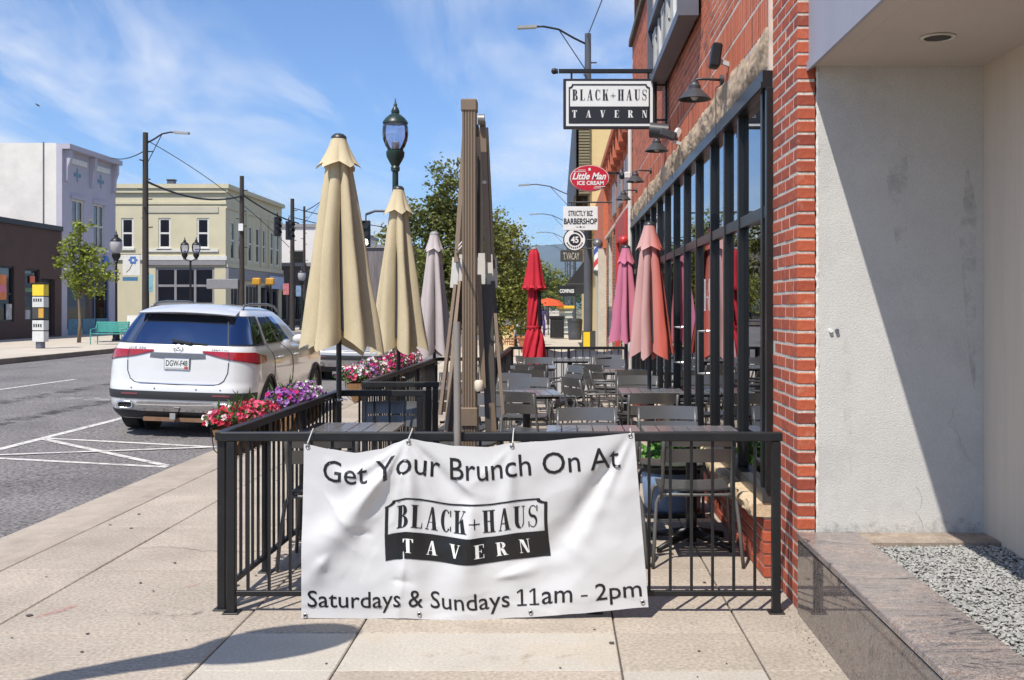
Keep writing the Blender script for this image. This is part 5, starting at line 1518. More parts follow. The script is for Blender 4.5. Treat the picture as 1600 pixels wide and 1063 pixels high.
    patch(-.150, .150, lambda u: 1.040 - .035*math.sin(PI*u)*0 - .02*(1-abs(2*u-1)), 1.105, .006, 16, 2).build('handle_recess', M_GREYP, t, smooth=True)
    patch(-.20, .20, .700, .712, .012, 18, 1).build('chrome_strip', M_CHROME, t, smooth=True)
    patch(-.40, .40, .50, .605, .006, 40, 3).build('bumper_band', M_CLAD, t, smooth=True)
    for sg in (-1, 1): patch(sg*.20, sg*.275, .555, .575, .010, 6, 1).build('reflector', M_TAIL2, t)
    patch(-.205, .205, .35, .475, .020, 20, 4).build('skid_plate', M_CHROME, t, smooth=True)
    patch(-.40, .40, .235, .345, .008, 40, 3).build('bumper_valance', M_CLAD, t, smooth=True)
    for sg in (-1, 1):
        a = O(sg*.262, .42); e = MB()
        ring = [(a.x + .095*math.copysign(abs(math.cos(q))**.5, math.cos(q)), a.y-.035, .415 + .042*math.copysign(abs(math.sin(q))**.5, math.sin(q))) for q in [2*PI*k/20 for k in range(20)]]
        e.tube(ring + ring[:1], .014, 6, cap=False); e.build('exhaust_tip', M_CHROME, t, smooth=True)
        MB().box(a.x-.09, a.y-.030, .378, a.x+.09, a.y+.05, .452).build('exhaust_opening', mat('exhaust black', (.008, .008, .008), .8), t)
    if detail:
        # wiper, badge, script, plate, hitch
        a = O(.02, 1.245); b = O(.16, 1.225)
        MB().bar(O(-.045, 1.25) + Vector((0, -.035, .02)), O(.07, 1.235) + Vector((0, -.035, 0)), .022, .03).build('rear_wiper', M_CLAD, t)
        MB().bar(O(.04, 1.238) + Vector((0, -.02, 0)), O(.155, 1.228) + Vector((0, -.02, 0)), .012, .016).build('rear_wiper', M_CLAD, t)
        c = O(0, 1.163) + Vector((0, -.012, 0))
        bm_ = MB(); ring = [(c.x + .058*math.cos(q), c.y, c.z + .058*math.sin(q)) for q in [2*PI*k/24 for k in range(24)]]
        bm_.tube(ring + ring[:1], .005, 6, cap=False)
        for k in range(3):
            q = PI/2 + k*2*PI/3; bm_.tube([c, c + Vector((.043*math.cos(q), 0, .043*math.sin(q)))], [.011, .003], 6)
        bm_.build('badge', M_CHROME, t, smooth=True)
        def onrear(x, z, l):
            p_ = max(-.249, min(.249, x/(tabl[9][3]-tabl[9][4])*.25)); q = O(p_, z); return (x, q.y-.006, z)
        text_flat('GLE 350', (-.66, 1.148, -.43, 1.180), onrear, bold=.01).build('lettering', M_GREYP, t)
        text_flat('4MATIC', (.42, 1.150, .64, 1.176), onrear, bold=.01).build('lettering', M_GREYP, t)
        py_ = O(0, .97).y - .018
        MB().bbox(-.17, py_, .885, .17, py_+.03, 1.045, .008).build('plate_frame', M_CHROME, t)
        pl_ = MB().box(-.156, py_-.004, .898, .156, py_-.001, 1.032).build('licence_plate', mat('plate white', (.74, .74, .72), .5, var=.03), t)
        text_flat('DGW-F48', (-.140, .935, .140, 1.012), lambda x, z, l: (x, py_-.006, z), bold=.012).build('lettering', mat('plate green-black', (.03, .06, .05), .5, var=0), pl_)
        MB().box(-.14, py_-.0055, .905, .14, py_-.0045, .916).build('plate_strip', mat('plate grey strip', (.45, .47, .5), .5), pl_)
        MB().box(.10, py_-.0062, .902, .148, py_-.0048, .930).build('plate_sticker', mat('red sticker', (.5, .03, .03), .5), pl_)
        MB().bar((0, .28, .30), (0, -.03, .285), .06, .06).build('tow_hitch', M_CLAD, t)
        MB().box(-.035, -.045, .25, .035, -.025, .33).build('hitch_cover', mat('grey steel', (.3, .3, .3), .5), t)
        MB().bar((-.42, .10, .235), (.42, .10, .235), .05, .05).build('tow_bar', mat('rusty steel', (.22, .12, .07), .8, var=.3), t)
        for px_ in (-.11, .11, .235, -.235):
            q = O(px_, .64); MB().cyl(q + Vector((0, .01, 0)), q + Vector((0, -.006, 0)), .010, n=8).build('parking_sensor', M_GREYP, t)
    # dark cabin so the glass shows depth
    MB().box(-.62, .75, .9, .62, 3.0, 1.20).build('cabin', M_CLAD, t)
    for (sx, sy) in ((-.33, .95), (.33, .95), (-.33, 1.75), (.33, 1.75)):
        MB().bbox(sx-.22, sy, 1.0, sx+.22, sy+.12, 1.38, .03).build('seat_back', M_CLAD, t); MB().bbox(sx-.12, sy+.02, 1.39, sx+.12, sy+.10, 1.52, .02).build('headrest', M_CLAD, t)
    return t
make_car('parked_car', 'white sport utility car parked at the kerb, seen from behind', SUV, M_WHITE, (-5.00, 13.95, -.155), (0, R(2.1), R(0.6)))
SUV2 = [(z*.95, y*1.05+.0, yf*.96, w*.97, rc) for (z, y, yf, w, rc) in SUV]
make_car('parked_car', 'silver car parked ahead of the white one, mostly hidden by the tan parasols', SUV, M_SILV, (-4.86, 24.6, -.165), (0, R(1.2), R(-.3)), detail=False)

# ================================================================== street lamps, poles, signals
M_GREEN = mat('dark green iron', (.010, .030, .024), .4, var=.2, scale=10)
M_GLOBE = mat('acorn globe', (.62, .60, .62), .15, var=.05, trans=.35)
def clear_globe():
    m = glass('clear globe', (.78, .78, .86), 1.35, .02, .08); return m
M_CGLOBE = clear_globe()
def lamp_head(t, z, m_iron, m_globe, k=1.0, x=0.0, bulb=True):
    MB().lathe([(.055*k, -.30*k), (.075*k, -.285*k), (.06*k, -.25*k), (.11*k, -.16*k), (.14*k, -.10*k), (.145*k, -.03*k), (.125*k, -.015*k), (.13*k, 0)], (x, 0, z), 20).build('lamp_urn', m_iron, t, smooth=40)
    MB().lathe([(.115*k, 0), (.15*k, .05*k), (.19*k, .15*k), (.205*k, .26*k), (.20*k, .36*k), (.175*k, .43*k)], (x, 0, z), 24, cap=False).build('globe', m_globe, t, smooth=True)
    MB().lathe([(.20*k, .415*k), (.195*k, .44*k), (.15*k, .50*k), (.09*k, .55*k), (.06*k, .57*k), (.068*k, .60*k), (.05*k, .65*k), (.022*k, .69*k), (.03*k, .71*k), (.012*k, .75*k), (.004*k, .81*k)], (x, 0, z), 20).build('cap', m_iron, t, smooth=35)
    if bulb:
        MB().lathe([(.06*k, .0), (.065*k, .10*k), (.055*k, .13*k), (.02*k, .135*k)], (x, 0, z), 14).build('lamp_socket', mat('white socket', (.75, .75, .74), .4), t, smooth=40)
def acorn_lamp(loc, label, h, m_iron, m_globe, k=1.0, twin=False, r=.055, grp='acorn street lamps'):
    t = thing('street_lamp', label, 'street lamp', loc, 0, grp)
    hz = h - .81*k - (0 if not twin else 0)
    post = MB(); n = 16
    prof = [(.19, 0), (.20, .06), (.16, .10), (.15, .35), (.12, .42), (.10, .55), (.085, .75), (.075, .80), (.062, .85)]
    post.lathe(prof + [(r, .95), (r*.86, hz-.34*k), (r*1.3, hz-.32*k), (r*1.2, hz-.285*k)], (0, 0, 0), n)
    post.build('post', m_iron, t, smooth=35)
    if twin:
        MB().tube([(-.27, 0, hz-.15), (-.26, 0, hz-.26), (0, 0, hz-.36), (.26, 0, hz-.26), (.27, 0, hz-.15)], .028, 8).build('cross_arm', m_iron, t, smooth=True)
        lamp_head(t, hz, m_iron, m_globe, k*.85, -.27); lamp_head(t, hz, m_iron, m_globe, k*.85, .27)
    else:
        lamp_head(t, hz, m_iron, m_globe, k)
    return t
acorn_lamp((-2.55, 16.85, 0), 'tall dark green lamp post with clear acorn globe, above the second tan parasol', 4.82, M_GREEN, M_CGLOBE, 1.0)
acorn_lamp((-20.3, 49.4, 0), 'lamp post with pale globe beside the lavender building across the street', 5.1, M_BLACK, M_GLOBE, 1.35)
acorn_lamp((-17.3, 50.6, 0), 'twin-globe lamp post in front of the cream building', 5.0, M_BLACK, M_CGLOBE, 1.15, True)
acorn_lamp((-17.4, 73.0, 0), 'small far lamp post with white globe beside the signal pole', 4.4, M_BLACK, M_GLOBE, 1.3)
acorn_lamp((-1.75, 42.0, 0), 'far street lamp whose cap shows above the bushy tree', 4.75, M_BLACK, M_CGLOBE, 1.2)
# made-up curved-arm lamp outside the frame, shaped to cast the shadow below the banner
cl_ = thing('street_lamp', 'added out-of-view curved-arm lamp, shaped to cast the shadow on the sidewalk below the banner', 'street lamp', (-3.12, 2.72, 0), math.atan2(.66, 1.16), 'acorn street lamps')
MB().lathe([(.14, 0), (.14, .1), (.07, .16), (.05, 1.0), (.04, 3.05), (.05, 3.1)], (0, 0, 0), 14).build('post', M_GREEN, cl_, smooth=40)
MB().tube([(0, 0, 3.0), (.12, 0, 3.14), (.4, 0, 3.2), (.7, 0, 3.2)], [.05, .08, .10, .12], 10).build('arm', M_GREEN, cl_, smooth=True)
MB().sphere((.98, 0, 3.2), .40, 20, 12, (1, .58, .56)).build('lamp_head', M_GREEN, cl_, smooth=True)

M_WOOD = mat('creosoted pole', (.045, .036, .030), .9, var=.25, scale=4, stretch=(4, 4, .4))
M_GREYPOLE = mat('grey steel pole', (.075, .08, .095), .5, var=.12, scale=3)
M_WIRE = mat('black wire', (.012, .012, .013), .6)
def cobra(t, p, d, m, ln=2.6, rise=.55):
    d = Vector(d).normalized(); p = Vector(p)
    pts = [p, p + d*ln*.25 + Vector((0, 0, rise*.35)), p + d*ln*.55 + Vector((0, 0, rise*.85)), p + d*ln*.85 + Vector((0, 0, rise)), p + d*ln + Vector((0, 0, rise*.97))]
    MB().tube(pts, .035, 6).build('lamp_arm', m, t, smooth=True)
    q = pts[-1]
    MB().bar(q - d*.02, q + d*.62 + Vector((0, 0, -.05)), .20, .09).build('luminaire', mat('luminaire grey', (.32, .32, .31), .5), t)
    MB().tube([p + Vector((0, 0, -.9)), pts[2]], .018, 5).build('arm_brace', m, t)
def pole(x, y, h, r, m, label, nm='utility_pole', arms=()):
    t = thing(nm, label, 'utility pole', (x, y, 0), 0, 'poles along the street')
    MB().cyl((0, 0, 0), (0, 0, h), r, r*.72, 14).build('shaft', m, t, smooth=40)
    for k in range(9):
        z = h*(.55+.045*k); a = k*2.4
        MB().bar((r*.7*math.cos(a), r*.7*math.sin(a), z), ((r+.16)*math.cos(a), (r+.16)*math.sin(a), z+.02), .045).build('pole_hardware', m, t)
    return t
t = pole(-17.5, 45.6, 8.95, .15, M_WOOD, 'wooden utility pole across the street left of the white car'); cobra(t, (.05, 0, 8.5), (1, -.1, 0), M_BLACK, 1.25, .45)
t = pole(-17.5, 59.5, 8.8, .16, M_WOOD, 'bare pole carrying signal wires at the corner of the cream building')
MB().bbox(-.13, -.22, 5.75, .13, -.16, 6.15, .01).build('pole_notice', mat('white notice', (.7, .7, .68), .6), t)
MB().bbox(-1.9, -.2, 2.55, -.15, .2, 3.1, .03).build('signal_cabinet', mat('grey cabinet', (.22, .22, .23), .5), t)
t = pole(-17.3, 70.0, 8.6, .17, M_WOOD, 'farther corner pole at the end of the signal wire')
t = pole(-20.3, 86.0, 9.6, .12, M_WOOD, 'thin farther pole with a lamp arm, half behind the tan parasol'); cobra(t, (.05, 0, 9.2), (1, -.1, 0), M_BLACK, 2.6, 1.0)
t = pole(-3.45, 60.0, 6.9, .14, M_WOOD, 'dark pole top showing between the parasol frame and the tree')
t = pole(1.0, 36.0, 10.7, .15, M_GREYPOLE, 'tall grey utility pole on the right sidewalk behind the shop signs'); cobra(t, (-.05, 0, 10.35), (-1, -.12, 0), M_BLACK, 1.7, .55)
MB().box(-.20, -.24, .02, .52, -.16, .76).build('pole_guard', mat('black yellow guard', (.04, .04, .04), .6), t)
MB().box(-.16, -.26, .05, .06, -.245, .72).build('pole_guard_plate', mat('yellow board', (.72, .50, .02), .5), t)
for k, (yy, zz) in enumerate(((62, 8.0), (85, 8.3), (110, 8.6), (140, 9.0))):
    t = pole(.95, yy, zz, .10, M_GREYPOLE, ['slim lamp mast far down the right sidewalk', 'second slim lamp mast down the right sidewalk', 'third slim lamp mast down the right sidewalk', 'farthest slim lamp mast down the right sidewalk'][k]); cobra(t, (0, 0, zz-.1), (-1, -.1, 0), M_GREYPOLE, 2.6, .7)
def wire(a, b, sag, r, label):
    a = Vector(a); b = Vector(b)
    pts = [a.lerp(b, k/16) - Vector((0, 0, sag*4*(k/16)*(1-k/16))) for k in range(17)]
    return tag(MB().tube(pts, r, 5).build('overhead_wire', M_WIRE, smooth=True), label, 'wire', 'overhead wires')
wire((-17.5, 45.6, 6.9), (-17.5, 59.5, 7.7), .45, .05, 'thick black cable sagging from the left pole to the corner pole')
wire((-17.5, 59.5, 7.8), (-16.9, 70, 7.0), .2, .05, 'signal span wire from the corner pole to the farther pole')
wire((-17.5, 45.6, 8.2), (-26.2, 63, 10.3), .2, .025, 'service wire from the left pole to the lavender building')
wire((-17.4, 45.6, 8.6), (-15.5, 62, 5.0), -.4, .018, 'thin guy wire slanting from the left pole down to the corner')
wire((-17.3, 70, 8.0), (-4.2, 80, 6.6), .4, .03, 'wire crossing behind the two tan parasols')
wire((-17.3, 70, 7.4), (-3.5, 76, 5.1), .3, .03, 'lower wire crossing behind the second tan parasol')
wire((.98, 36, 10.6), (1.9, 12.0, 8.5), .0, .016, 'wire rising from the grey pole out of the top of the picture')
M_SIG = mat('signal black', (.012, .012, .013), .5)
def signal(loc, rz, label, lit=None):
    t = thing('traffic_signal', label, 'traffic signal', loc, rz, 'traffic signals')
    MB().bbox(-.19, -.12, -.58, .19, .12, .58, .02).build('housing', M_SIG, t)
    for k, z in enumerate((.37, 0, -.37)):
        MB().grid(lambda u, v: (.155*math.cos(-.35 + 3.84*u), -.12 - .26*v, z + .155*math.sin(-.35 + 3.84*u)), 14, 2).build('visor', M_SIG, t, smooth=True)
        on = lit == k
        MB().cyl((0, -.115, z), (0, -.125, z), .14, n=18).build('lens', mat('lens lit', (.9, .9, .85), .3, emit=((1, .98, .92), 4)) if on else mat('lens dark', (.05, .045, .04), .2), t)
    MB().bar((0, 0, .58), (0, 0, .85), .05).build('hanger', M_SIG, t)
    return t
signal((-17.1, 65.5, 6.45), R(35), 'left of two black traffic signals on the span wire')
signal((-16.9, 67.5, 6.35), R(60), 'right of two black traffic signals on the span wire')
signal((-8.4, 47.0, 4.75), 0, 'traffic signal with lit bottom lens between the tan parasols', lit=2)
sa = MB().tube([(-8.4, 47.0, 5.6), (-8.0, 47.0, 5.75), (-3.4, 48, 5.75), (-3.3, 48, 0)], .06, 6).build('signal_mast', M_GREYPOLE, smooth=True); tag(sa, 'steel mast arm holding the lit traffic signal', 'pole')
for k, dx_ in enumerate((0, .75)):
    t = thing('pedestrian_signal', ['left yellow pedestrian signal at the cream building corner', 'right yellow pedestrian signal at the cream building corner'][k], 'traffic signal', (-16.55 + dx_, 59.0, 0), 0, 'pedestrian signals')
    MB().bbox(-.24, -.1, 2.75, .24, .1, 3.15, .06).build('housing', mat('signal yellow', (.50, .25, .015), .5, var=.3, scale=4), t)
    MB().cyl((.0, .1, 0), (.0, .1, 2.8), .05, n=8).build('post', M_BLACK, t)

# ================================================================== buildings across the street
M_SHOPGL = glass('far shop glass', (.10, .11, .12), 1.7, .02, .04)
M_SHADE = mat('window blind', (.16, .13, .12), .8)
M_WTRIM = mat('white trim', (.66, .65, .61), .6)
def win_x(t, x, y0, y1, z0, z1, fm, nx=1, nz=2, d=.14, fw=.09, nm='window'):
    """window in a wall facing +x"""
    f = MB(); f.box(x, y0, z0, x+d*.5, y0+fw, z1); f.box(x, y1-fw, z0, x+d*.5, y1, z1); f.box(x, y0+fw, z1-fw, x+d*.5, y1-fw, z1); f.box(x, y0+fw, z0, x+d*.5, y1-fw, z0+fw)
    for k in range(1, nz): zz = z0 + (z1-z0)*k/nz; f.box(x, y0+fw, zz-fw/2, x+d*.4, y1-fw, zz+fw/2)
    for k in range(1, nx): yy = y0 + (y1-y0)*k/nx; f.box(x, yy-fw/2, z0+fw, x+d*.42, yy+fw/2, z1-fw)
    o = f.build(nm, fm, t)
    MB().box(x-.02, y0+fw, z0+fw, x+.012, y1-fw, z1-fw).build('pane', M_SHOPGL, o)
    MB().box(x-.10, y0, z0, x-.05, y1, z1).build('blind', M_SHADE, o)
    return o
def win_y(t, y, x0, x1, z0, z1, fm, nx=1, nz=2, d=.14, fw=.09, nm='window'):
    """window in a wall facing -y"""
    f = MB(); f.box(x0, y-d*.5, z0, x0+fw, y, z1); f.box(x1-fw, y-d*.5, z0, x1, y, z1); f.box(x0+fw, y-d*.5, z1-fw, x1-fw, y, z1); f.box(x0+fw, y-d*.5, z0, x1-fw, y, z0+fw)
    for k in range(1, nz): zz = z0 + (z1-z0)*k/nz; f.box(x0+fw, y-d*.4, zz-fw/2, x1-fw, y, zz+fw/2)
    for k in range(1, nx): xx = x0 + (x1-x0)*k/nx; f.box(xx-fw/2, y-d*.42, z0+fw, xx+fw/2, y, z1-fw)
    o = f.build(nm, fm, t)
    MB().box(x0+fw, y-.012, z0+fw, x1-fw, y+.02, z1-fw).build('pane', M_SHOPGL, o)
    MB().box(x0, y+.05, z0, x1, y+.10, z1).build('blind', M_SHADE, o)
    if nz == 2: MB().box(x0+fw, y+.022, z0+fw, x1-fw, y+.03, (z0+z1)/2).build('half_blind', mat('pale half blind', (.30, .27, .25), .8, var=.2, scale=3), o)
    return o
def wall_holes_x(x, y0, y1, z0, z1, holes, th=.3):
    """wall facing +x with rectangular openings"""
    ys = sorted({y0, y1} | {h[0] for h in holes} | {h[1] for h in holes}); zs = sorted({z0, z1} | {h[2] for h in holes} | {h[3] for h in holes}); m = MB()
    for a, b in zip(ys[:-1], ys[1:]):
        for c, d in zip(zs[:-1], zs[1:]):
            cy, cz = (a+b)/2, (c+d)/2
            if any(h[0] < cy < h[1] and h[2] < cz < h[3] for h in holes): continue
            m.box(x-th, a, c, x, b, d)
    return m
def wall_holes_y(y, x0, x1, z0, z1, holes, th=.3):
    xs_ = sorted({x0, x1} | {h[0] for h in holes} | {h[1] for h in holes}); zs = sorted({z0, z1} | {h[2] for h in holes} | {h[3] for h in holes}); m = MB()
    for a, b in zip(xs_[:-1], xs_[1:]):
        for c, d in zip(zs[:-1], zs[1:]):
            cx, cz = (a+b)/2, (c+d)/2
            if any(h[0] < cx < h[1] and h[2] < cz < h[3] for h in holes): continue
            m.box(a, y, c, b, y+th, d)
    return m
BX = -26.3
# brown one-storey shop
M_BROWN = mat('brown stucco', (.085, .050, .040), .9, var=.12, scale=1.2, bump=.3, bscale=12)
t = thing('brown_shop', 'low brown stucco shop across the street at the left edge', 'building')
hol = [(48.2, 52.0, .85, 3.5), (53.05, 54.55, .85, 3.45), (54.7, 56.2, 0.05, 3.0)]
wall_holes_x(BX, 40, 56.9, 0, 5.75, hol).build('wall', M_BROWN, t)
MB().box(BX-9, 40, 5.5, BX-.3, 56.9, 5.7).build('roof', M_BROWN, t); MB().box(BX-9, 40, 0, BX-8.7, 56.9, 5.5).build('wall', M_BROWN, t)
win_x(t, BX-.15, *hol[0], M_BLACK, 2, 2); win_x(t, BX-.15, *hol[1], M_BLACK, 1, 2)
MB().box(BX-.28, hol[2][0], .05, BX-.2, hol[2][1], 3.0).build('door', mat('dark doorway', (.012, .011, .010), .6), t)
MB().box(BX-.10, 50.2, 1.9, BX-.07, 51.4, 3.1).build('window_poster', mat('orange poster', (.75, .22, .06), .6, var=.3, scale=3), t)
MB().box(BX-.06, 50.3, 2.25, BX-.05, 51.3, 2.6).build('window_poster', mat('pink poster', (.75, .20, .30), .6), t)
for k_, (ya_, yb__, za_, zb__, c__) in enumerate(((48.6, 49.6, 1.1, 1.6, (.08, .16, .40)), (51.4, 51.9, .95, 1.7, (.50, .50, .50)), (49.0, 49.9, 2.0, 2.9, (.30, .28, .10)), (53.2, 53.7, .95, 1.4, (.40, .42, .45)), (53.2, 54.4, 2.3, 2.5, (.12, .25, .12)))):
    MB().box(BX-.10, ya_, za_, BX-.07 + .002*k_, yb__, zb__).build('window_display', mat('display %d' % k_, c__, .6, var=.4, scale=3), t)
MB().box(BX-.10, 53.7, 2.75, BX-.07, 54.2, 3.1).build('window_sign', mat('open sign red', (.7, .16, .08), .6, var=.3, scale=8), t)
MB().box(BX, 40, 5.55, BX+.12, 56.9, 5.8).build('coping', M_BLACK, t)
MB().tube([(BX, 56.5, 4.3), (BX+1.2, 56.4, 4.35)], .03, 5).build('sign_bracket', M_BLACK, t)
# lavender two-storey building with white side wall
M_LAVB = MAT.get('x') or mat('lavender painted brick', (.45, .43, .50), .85, var=.06, scale=1.2, bump=.35, bscale=9)
M_WHB = mat('white painted brick', (.70, .67, .62), .9, var=.10, scale=.9, bump=.8, bscale=5, dirt=(.50, .46, .42), dirt_amt=.4, dirt_scale=.5)
t = thing('lavender_building', 'two-storey lavender building with white painted side wall and cornice brackets', 'building')
hol = [(58.2, 59.6, 4.9, 7.4), (60.9, 62.3, 4.9, 7.4), (57.6, 63.0, .35, 3.4)]
wall_holes_x(BX, 57.0, 63.9, 0, 10.2, hol).build('wall', M_LAVB, t)
MB().box(BX-14, 57.0, 0, BX-.302, 57.35, 10.25).build('side_wall', M_WHB, t)
MB().box(BX-14, 63.6, 0, BX-.302, 63.9, 10.0).build('side_wall', M_LAVB, t); MB().box(BX-14, 57.35, 9.6, BX-.302, 63.6, 9.8).build('roof', M_BROWN, t)
win_x(t, BX-.12, *hol[0], M_WTRIM, 2, 2); win_x(t, BX-.12, *hol[1], M_WTRIM, 2, 2); win_x(t, BX-.15, *hol[2], mat('blue frame', (.05, .09, .22), .5), 3, 1)
for (a, b) in ((58.0, 59.8), (60.7, 62.5)):
    MB().box(BX, a, 4.72, BX+.18, b, 4.88).build('window_sill', M_WTRIM, t); MB().box(BX, a, 7.42, BX+.10, b, 7.62).build('window_lintel', M_LAVB, t)
MB().box(BX, 57.0, 9.95, BX+.42, 63.9, 10.22).build('cornice', M_LAVB, t)
for yy in (57.25, 60.35, 63.35):
    m = MB(); m.prism([(BX, 8.2), (BX+.16, 8.3), (BX+.18, 9.0), (BX+.32, 9.4), (BX+.34, 9.94), (BX, 9.94)], 'y', yy, yy+.28); m.build('cornice_bracket', M_LAVB, t)
for yy in (58.75, 61.75):
    MB().box(BX+.001, yy-1.05, 9.3, BX+.08, yy+1.15, 9.6).build('frieze_panel', M_WTRIM, t)
    m = MB()
    for (dy_, dz_, r_) in ((0, 0, .22), (-.32, 0, .13), (.32, 0, .13), (0, .3, .1), (0, -.3, .1)): m.add([(BX+.03, yy+.05+dy_-r_, 8.75+dz_), (BX+.03, yy+.05+dy_, 8.75+dz_-r_), (BX+.03, yy+.05+dy_+r_, 8.75+dz_), (BX+.03, yy+.05+dy_, 8.75+dz_+r_)], [(0,1,2,3)])
    m.build('tile_ornament', mat('blue tile', (.10, .22, .30), .4), t)
MB().box(BX-1.0, 56.96, 3.2, BX-.95, 56.999, 10.3).build('conduit', M_STEEL, t)
MB().cyl((BX+.10, 62.3, 4.15), (BX+.16, 62.3, 4.15), .36, n=20).build('wall_sign', mat('sign blue', (.05, .18, .50), .5, var=.3, scale=6), t)
bm_ = MB()
for k in range(4): bm_.box(BX+.02, 59.9+k*.42, 4.05, BX+.06, 60.2+k*.42, 4.3)
bm_.build('sign_letters', M_SIG, t)
for k in range(3): MB().box(BX-.05, 57.7 + 1.75*k, .05, BX+.02, 59.3 + 1.75*k, .45 + .45).build('blue_plinth', mat('teal plinth', (.08, .20, .28), .6, var=.3), t)
MB().box(BX-14.2, 58, 9.81, BX-9.2, 62, 10.9).build('roof_unit', mat('roof unit', (.05, .07, .07), .6), t)
# cream corner building
M_CREAM = mat('cream painted brick', (.57, .52, .36), .88, var=.06, scale=1.0, bump=.35, bscale=7)
M_GREYB = mat('taupe painted brick', (.50, .46, .36), .88, var=.06, scale=1.0)
M_GRTRIM = mat('grey trim band', (.25, .24, .25), .6)
t = thing('cream_building', 'two-storey cream corner building with white sash windows and shopfront', 'building')
CX, CY = -23.0, 74.4
XL = -31.5
def cw(px, py): q = W(px, py, F/CY); return q.x, q.z
holes = []
for px in (199, 257, 317):
    x0, z1 = cw(px-9.5, 341); x1, z0 = cw(px+9.5, 388); holes.append((x0, x1, z0, z1))
sx0, sz1 = cw(243, 418); sx1, _ = cw(335, 418); shop = (sx0, sx1, .5, sz1)
wall_holes_y(CY, XL, CX, 0, 10.0, holes + [shop]).build('front_wall', M_CREAM, t)
for h_ in holes:
    win_y(t, CY+.12, h_[0], h_[1], h_[2], h_[3], M_WTRIM, 1, 2, fw=.12); MB().box(h_[0]-.1, CY-.10, h_[2]-.14, h_[1]+.1, CY, h_[2]).build('window_sill', M_WTRIM, t)
win_y(t, CY+.12, *shop, M_GRTRIM, 3, 3, fw=.16, nm='shop_window')
m = MB(); gx, gz = cw(290, 436)
for (dx_, dz_, r_) in ((-.35, -.1, .34), (.1, .05, .45), (.55, -.05, .3)): m.lathe([(r_, 0), (r_, .02)], (0, 0, 0), 12)
for k, (dx_, dz_, r_, c_) in enumerate(((-.35, -.1, .26, (.16, .17, .33)), (.05, .08, .36, (.36, .27, .16)), (.40, -.02, .24, (.36, .11, .09)))):
    MB().cyl((gx+dx_, CY+.155-.006*k, gz+dz_), (gx+dx_, CY+.158-.006*k, gz+dz_), r_, n=16).build('window_sign', mat('window sign %d' % k, c_, .6, var=.4, scale=4), t)
z_ = cw(0, 404)[1]; MB().box(XL, CY-.14, z_-.12, CX+.10, CY, z_+.16).build('band_course', M_WTRIM, t)
z_ = cw(0, 391)[1]; MB().box(-28.8, CY-.10, z_-.12, CX-.5, CY, z_+.06).build('sill_course', M_WTRIM, t)
z_ = cw(0, 318)[1]; MB().box(XL, CY-.07, z_-.06, CX+.05, CY, z_+.10).build('upper_course', M_CREAM, t)
z_ = cw(0, 327)[1]; MB().box(-28.8, CY-.06, z_-.25, CX-.5, CY, z_+.16).build('recess_band', M_GREYB, t)
MB().box(XL, CY-.28, 9.75, CX+.28, CY, 10.05).build('cornice', M_CREAM, t); MB().box(XL, CY-.18, 9.45, CX+.18, CY, 9.74).build('cornice', M_CREAM, t)
z_ = cw(0, 410)[1]; MB().box(sx0-.6, CY-.12, z_-.2, CX+.02, CY, z_+.16).build('shop_fascia', M_GRTRIM, t)
YE = 89.5
hx = []
for ya in (75.6, 77.4, 79.9, 81.9, 83.6, 86.0, 87.8): hx.append((ya, ya+1.0, 4.9, 7.6))
sh = [(75.6, 78.2, .3, 3.2), (79.2, 82.2, .3, 3.2), (83.2, 88.5, .3, 3.2)]
wall_holes_x(CX, CY+.3, YE, 0, 10.0, hx + sh).build('side_wall', M_CREAM, t)
for h_ in hx: win_x(t, CX-.12, *h_, M_WTRIM, 1, 2, fw=.12)
for h_ in sh: win_x(t, CX-.12, *h_, M_GRTRIM, 3, 1, fw=.14, nm='shop_window')
MB().box(CX, CY, 9.75, CX+.28, YE, 10.05).build('cornice', M_CREAM, t); MB().box(CX, CY, 4.3, CX+.14, YE, 4.6).build('band_course', M_CREAM, t); MB().box(CX, CY, 3.5, CX+.2, YE, 4.25).build('shop_fascia', M_GRTRIM, t)
for ya in (79.1, 83.0, 85.2): MB().box(CX, ya, 4.6, CX+.12, ya+.4, 8.6).build('pilaster', M_CREAM, t)
MB().box(CX, CY, 8.4, CX+.08, YE, 8.6).build('upper_course', M_CREAM, t)
MB().box(XL, CY+.3, 9.5, CX-.3, YE, 9.6).build('roof', M_BROWN, t); MB().box(XL, YE-.3, 0, CX-.3, YE, 10).build('rear_wall', M_CREAM, t)
MB().box(CX+.3, 84.5, 3.0, CX+.4, 88.6, 4.0).build('shop_sign', mat('pale blue sign', (.46, .54, .72), .5, var=.2, scale=2), t)
# buildings farther up the street, left to centre
M_FARW = mat('far white brick', (.66, .63, .60), .9, var=.08, scale=.5, bump=.3, bscale=3)
def block(nm, label, x0, x1, y0, y1, h, m, wins=(), trim=M_GRTRIM):
    t = thing(nm, label, 'building')
    MB().box(x0, y0, 0, x1, y1, h).build('wall', m, t)
    MB().box(x0-.15, y0-.15, h, x1+.15, y1+.15, h+.3).build('parapet', trim, t)
    for (a, b, c, d) in wins:
        o = MB().box(a, y0-.06, c, b, y0-.001, d).build('window', trim, t)
        MB().box(a+.12, y0-.075, c+.12, b-.12, y0-.061, d-.12).build('pane', M_SHOPGL, o)
    return t
block('white_brick_building', 'white brick building farther up the street behind the signals', -33, -21.0, 103, 125, 9.2, M_FARW, [(-25.5, -24.3, 5, 7), (-23.4, -22.2, 5, 7)])
block('dark_shopfront', 'low dark shopfront beyond the cream building', -24.5, -21.0, 91, 99, 5.0, mat('dark shop brick', (.10, .085, .08), .9, var=.2), [(-24.2, -22.9, .4, 3), (-22.6, -21.3, .4, 3)])
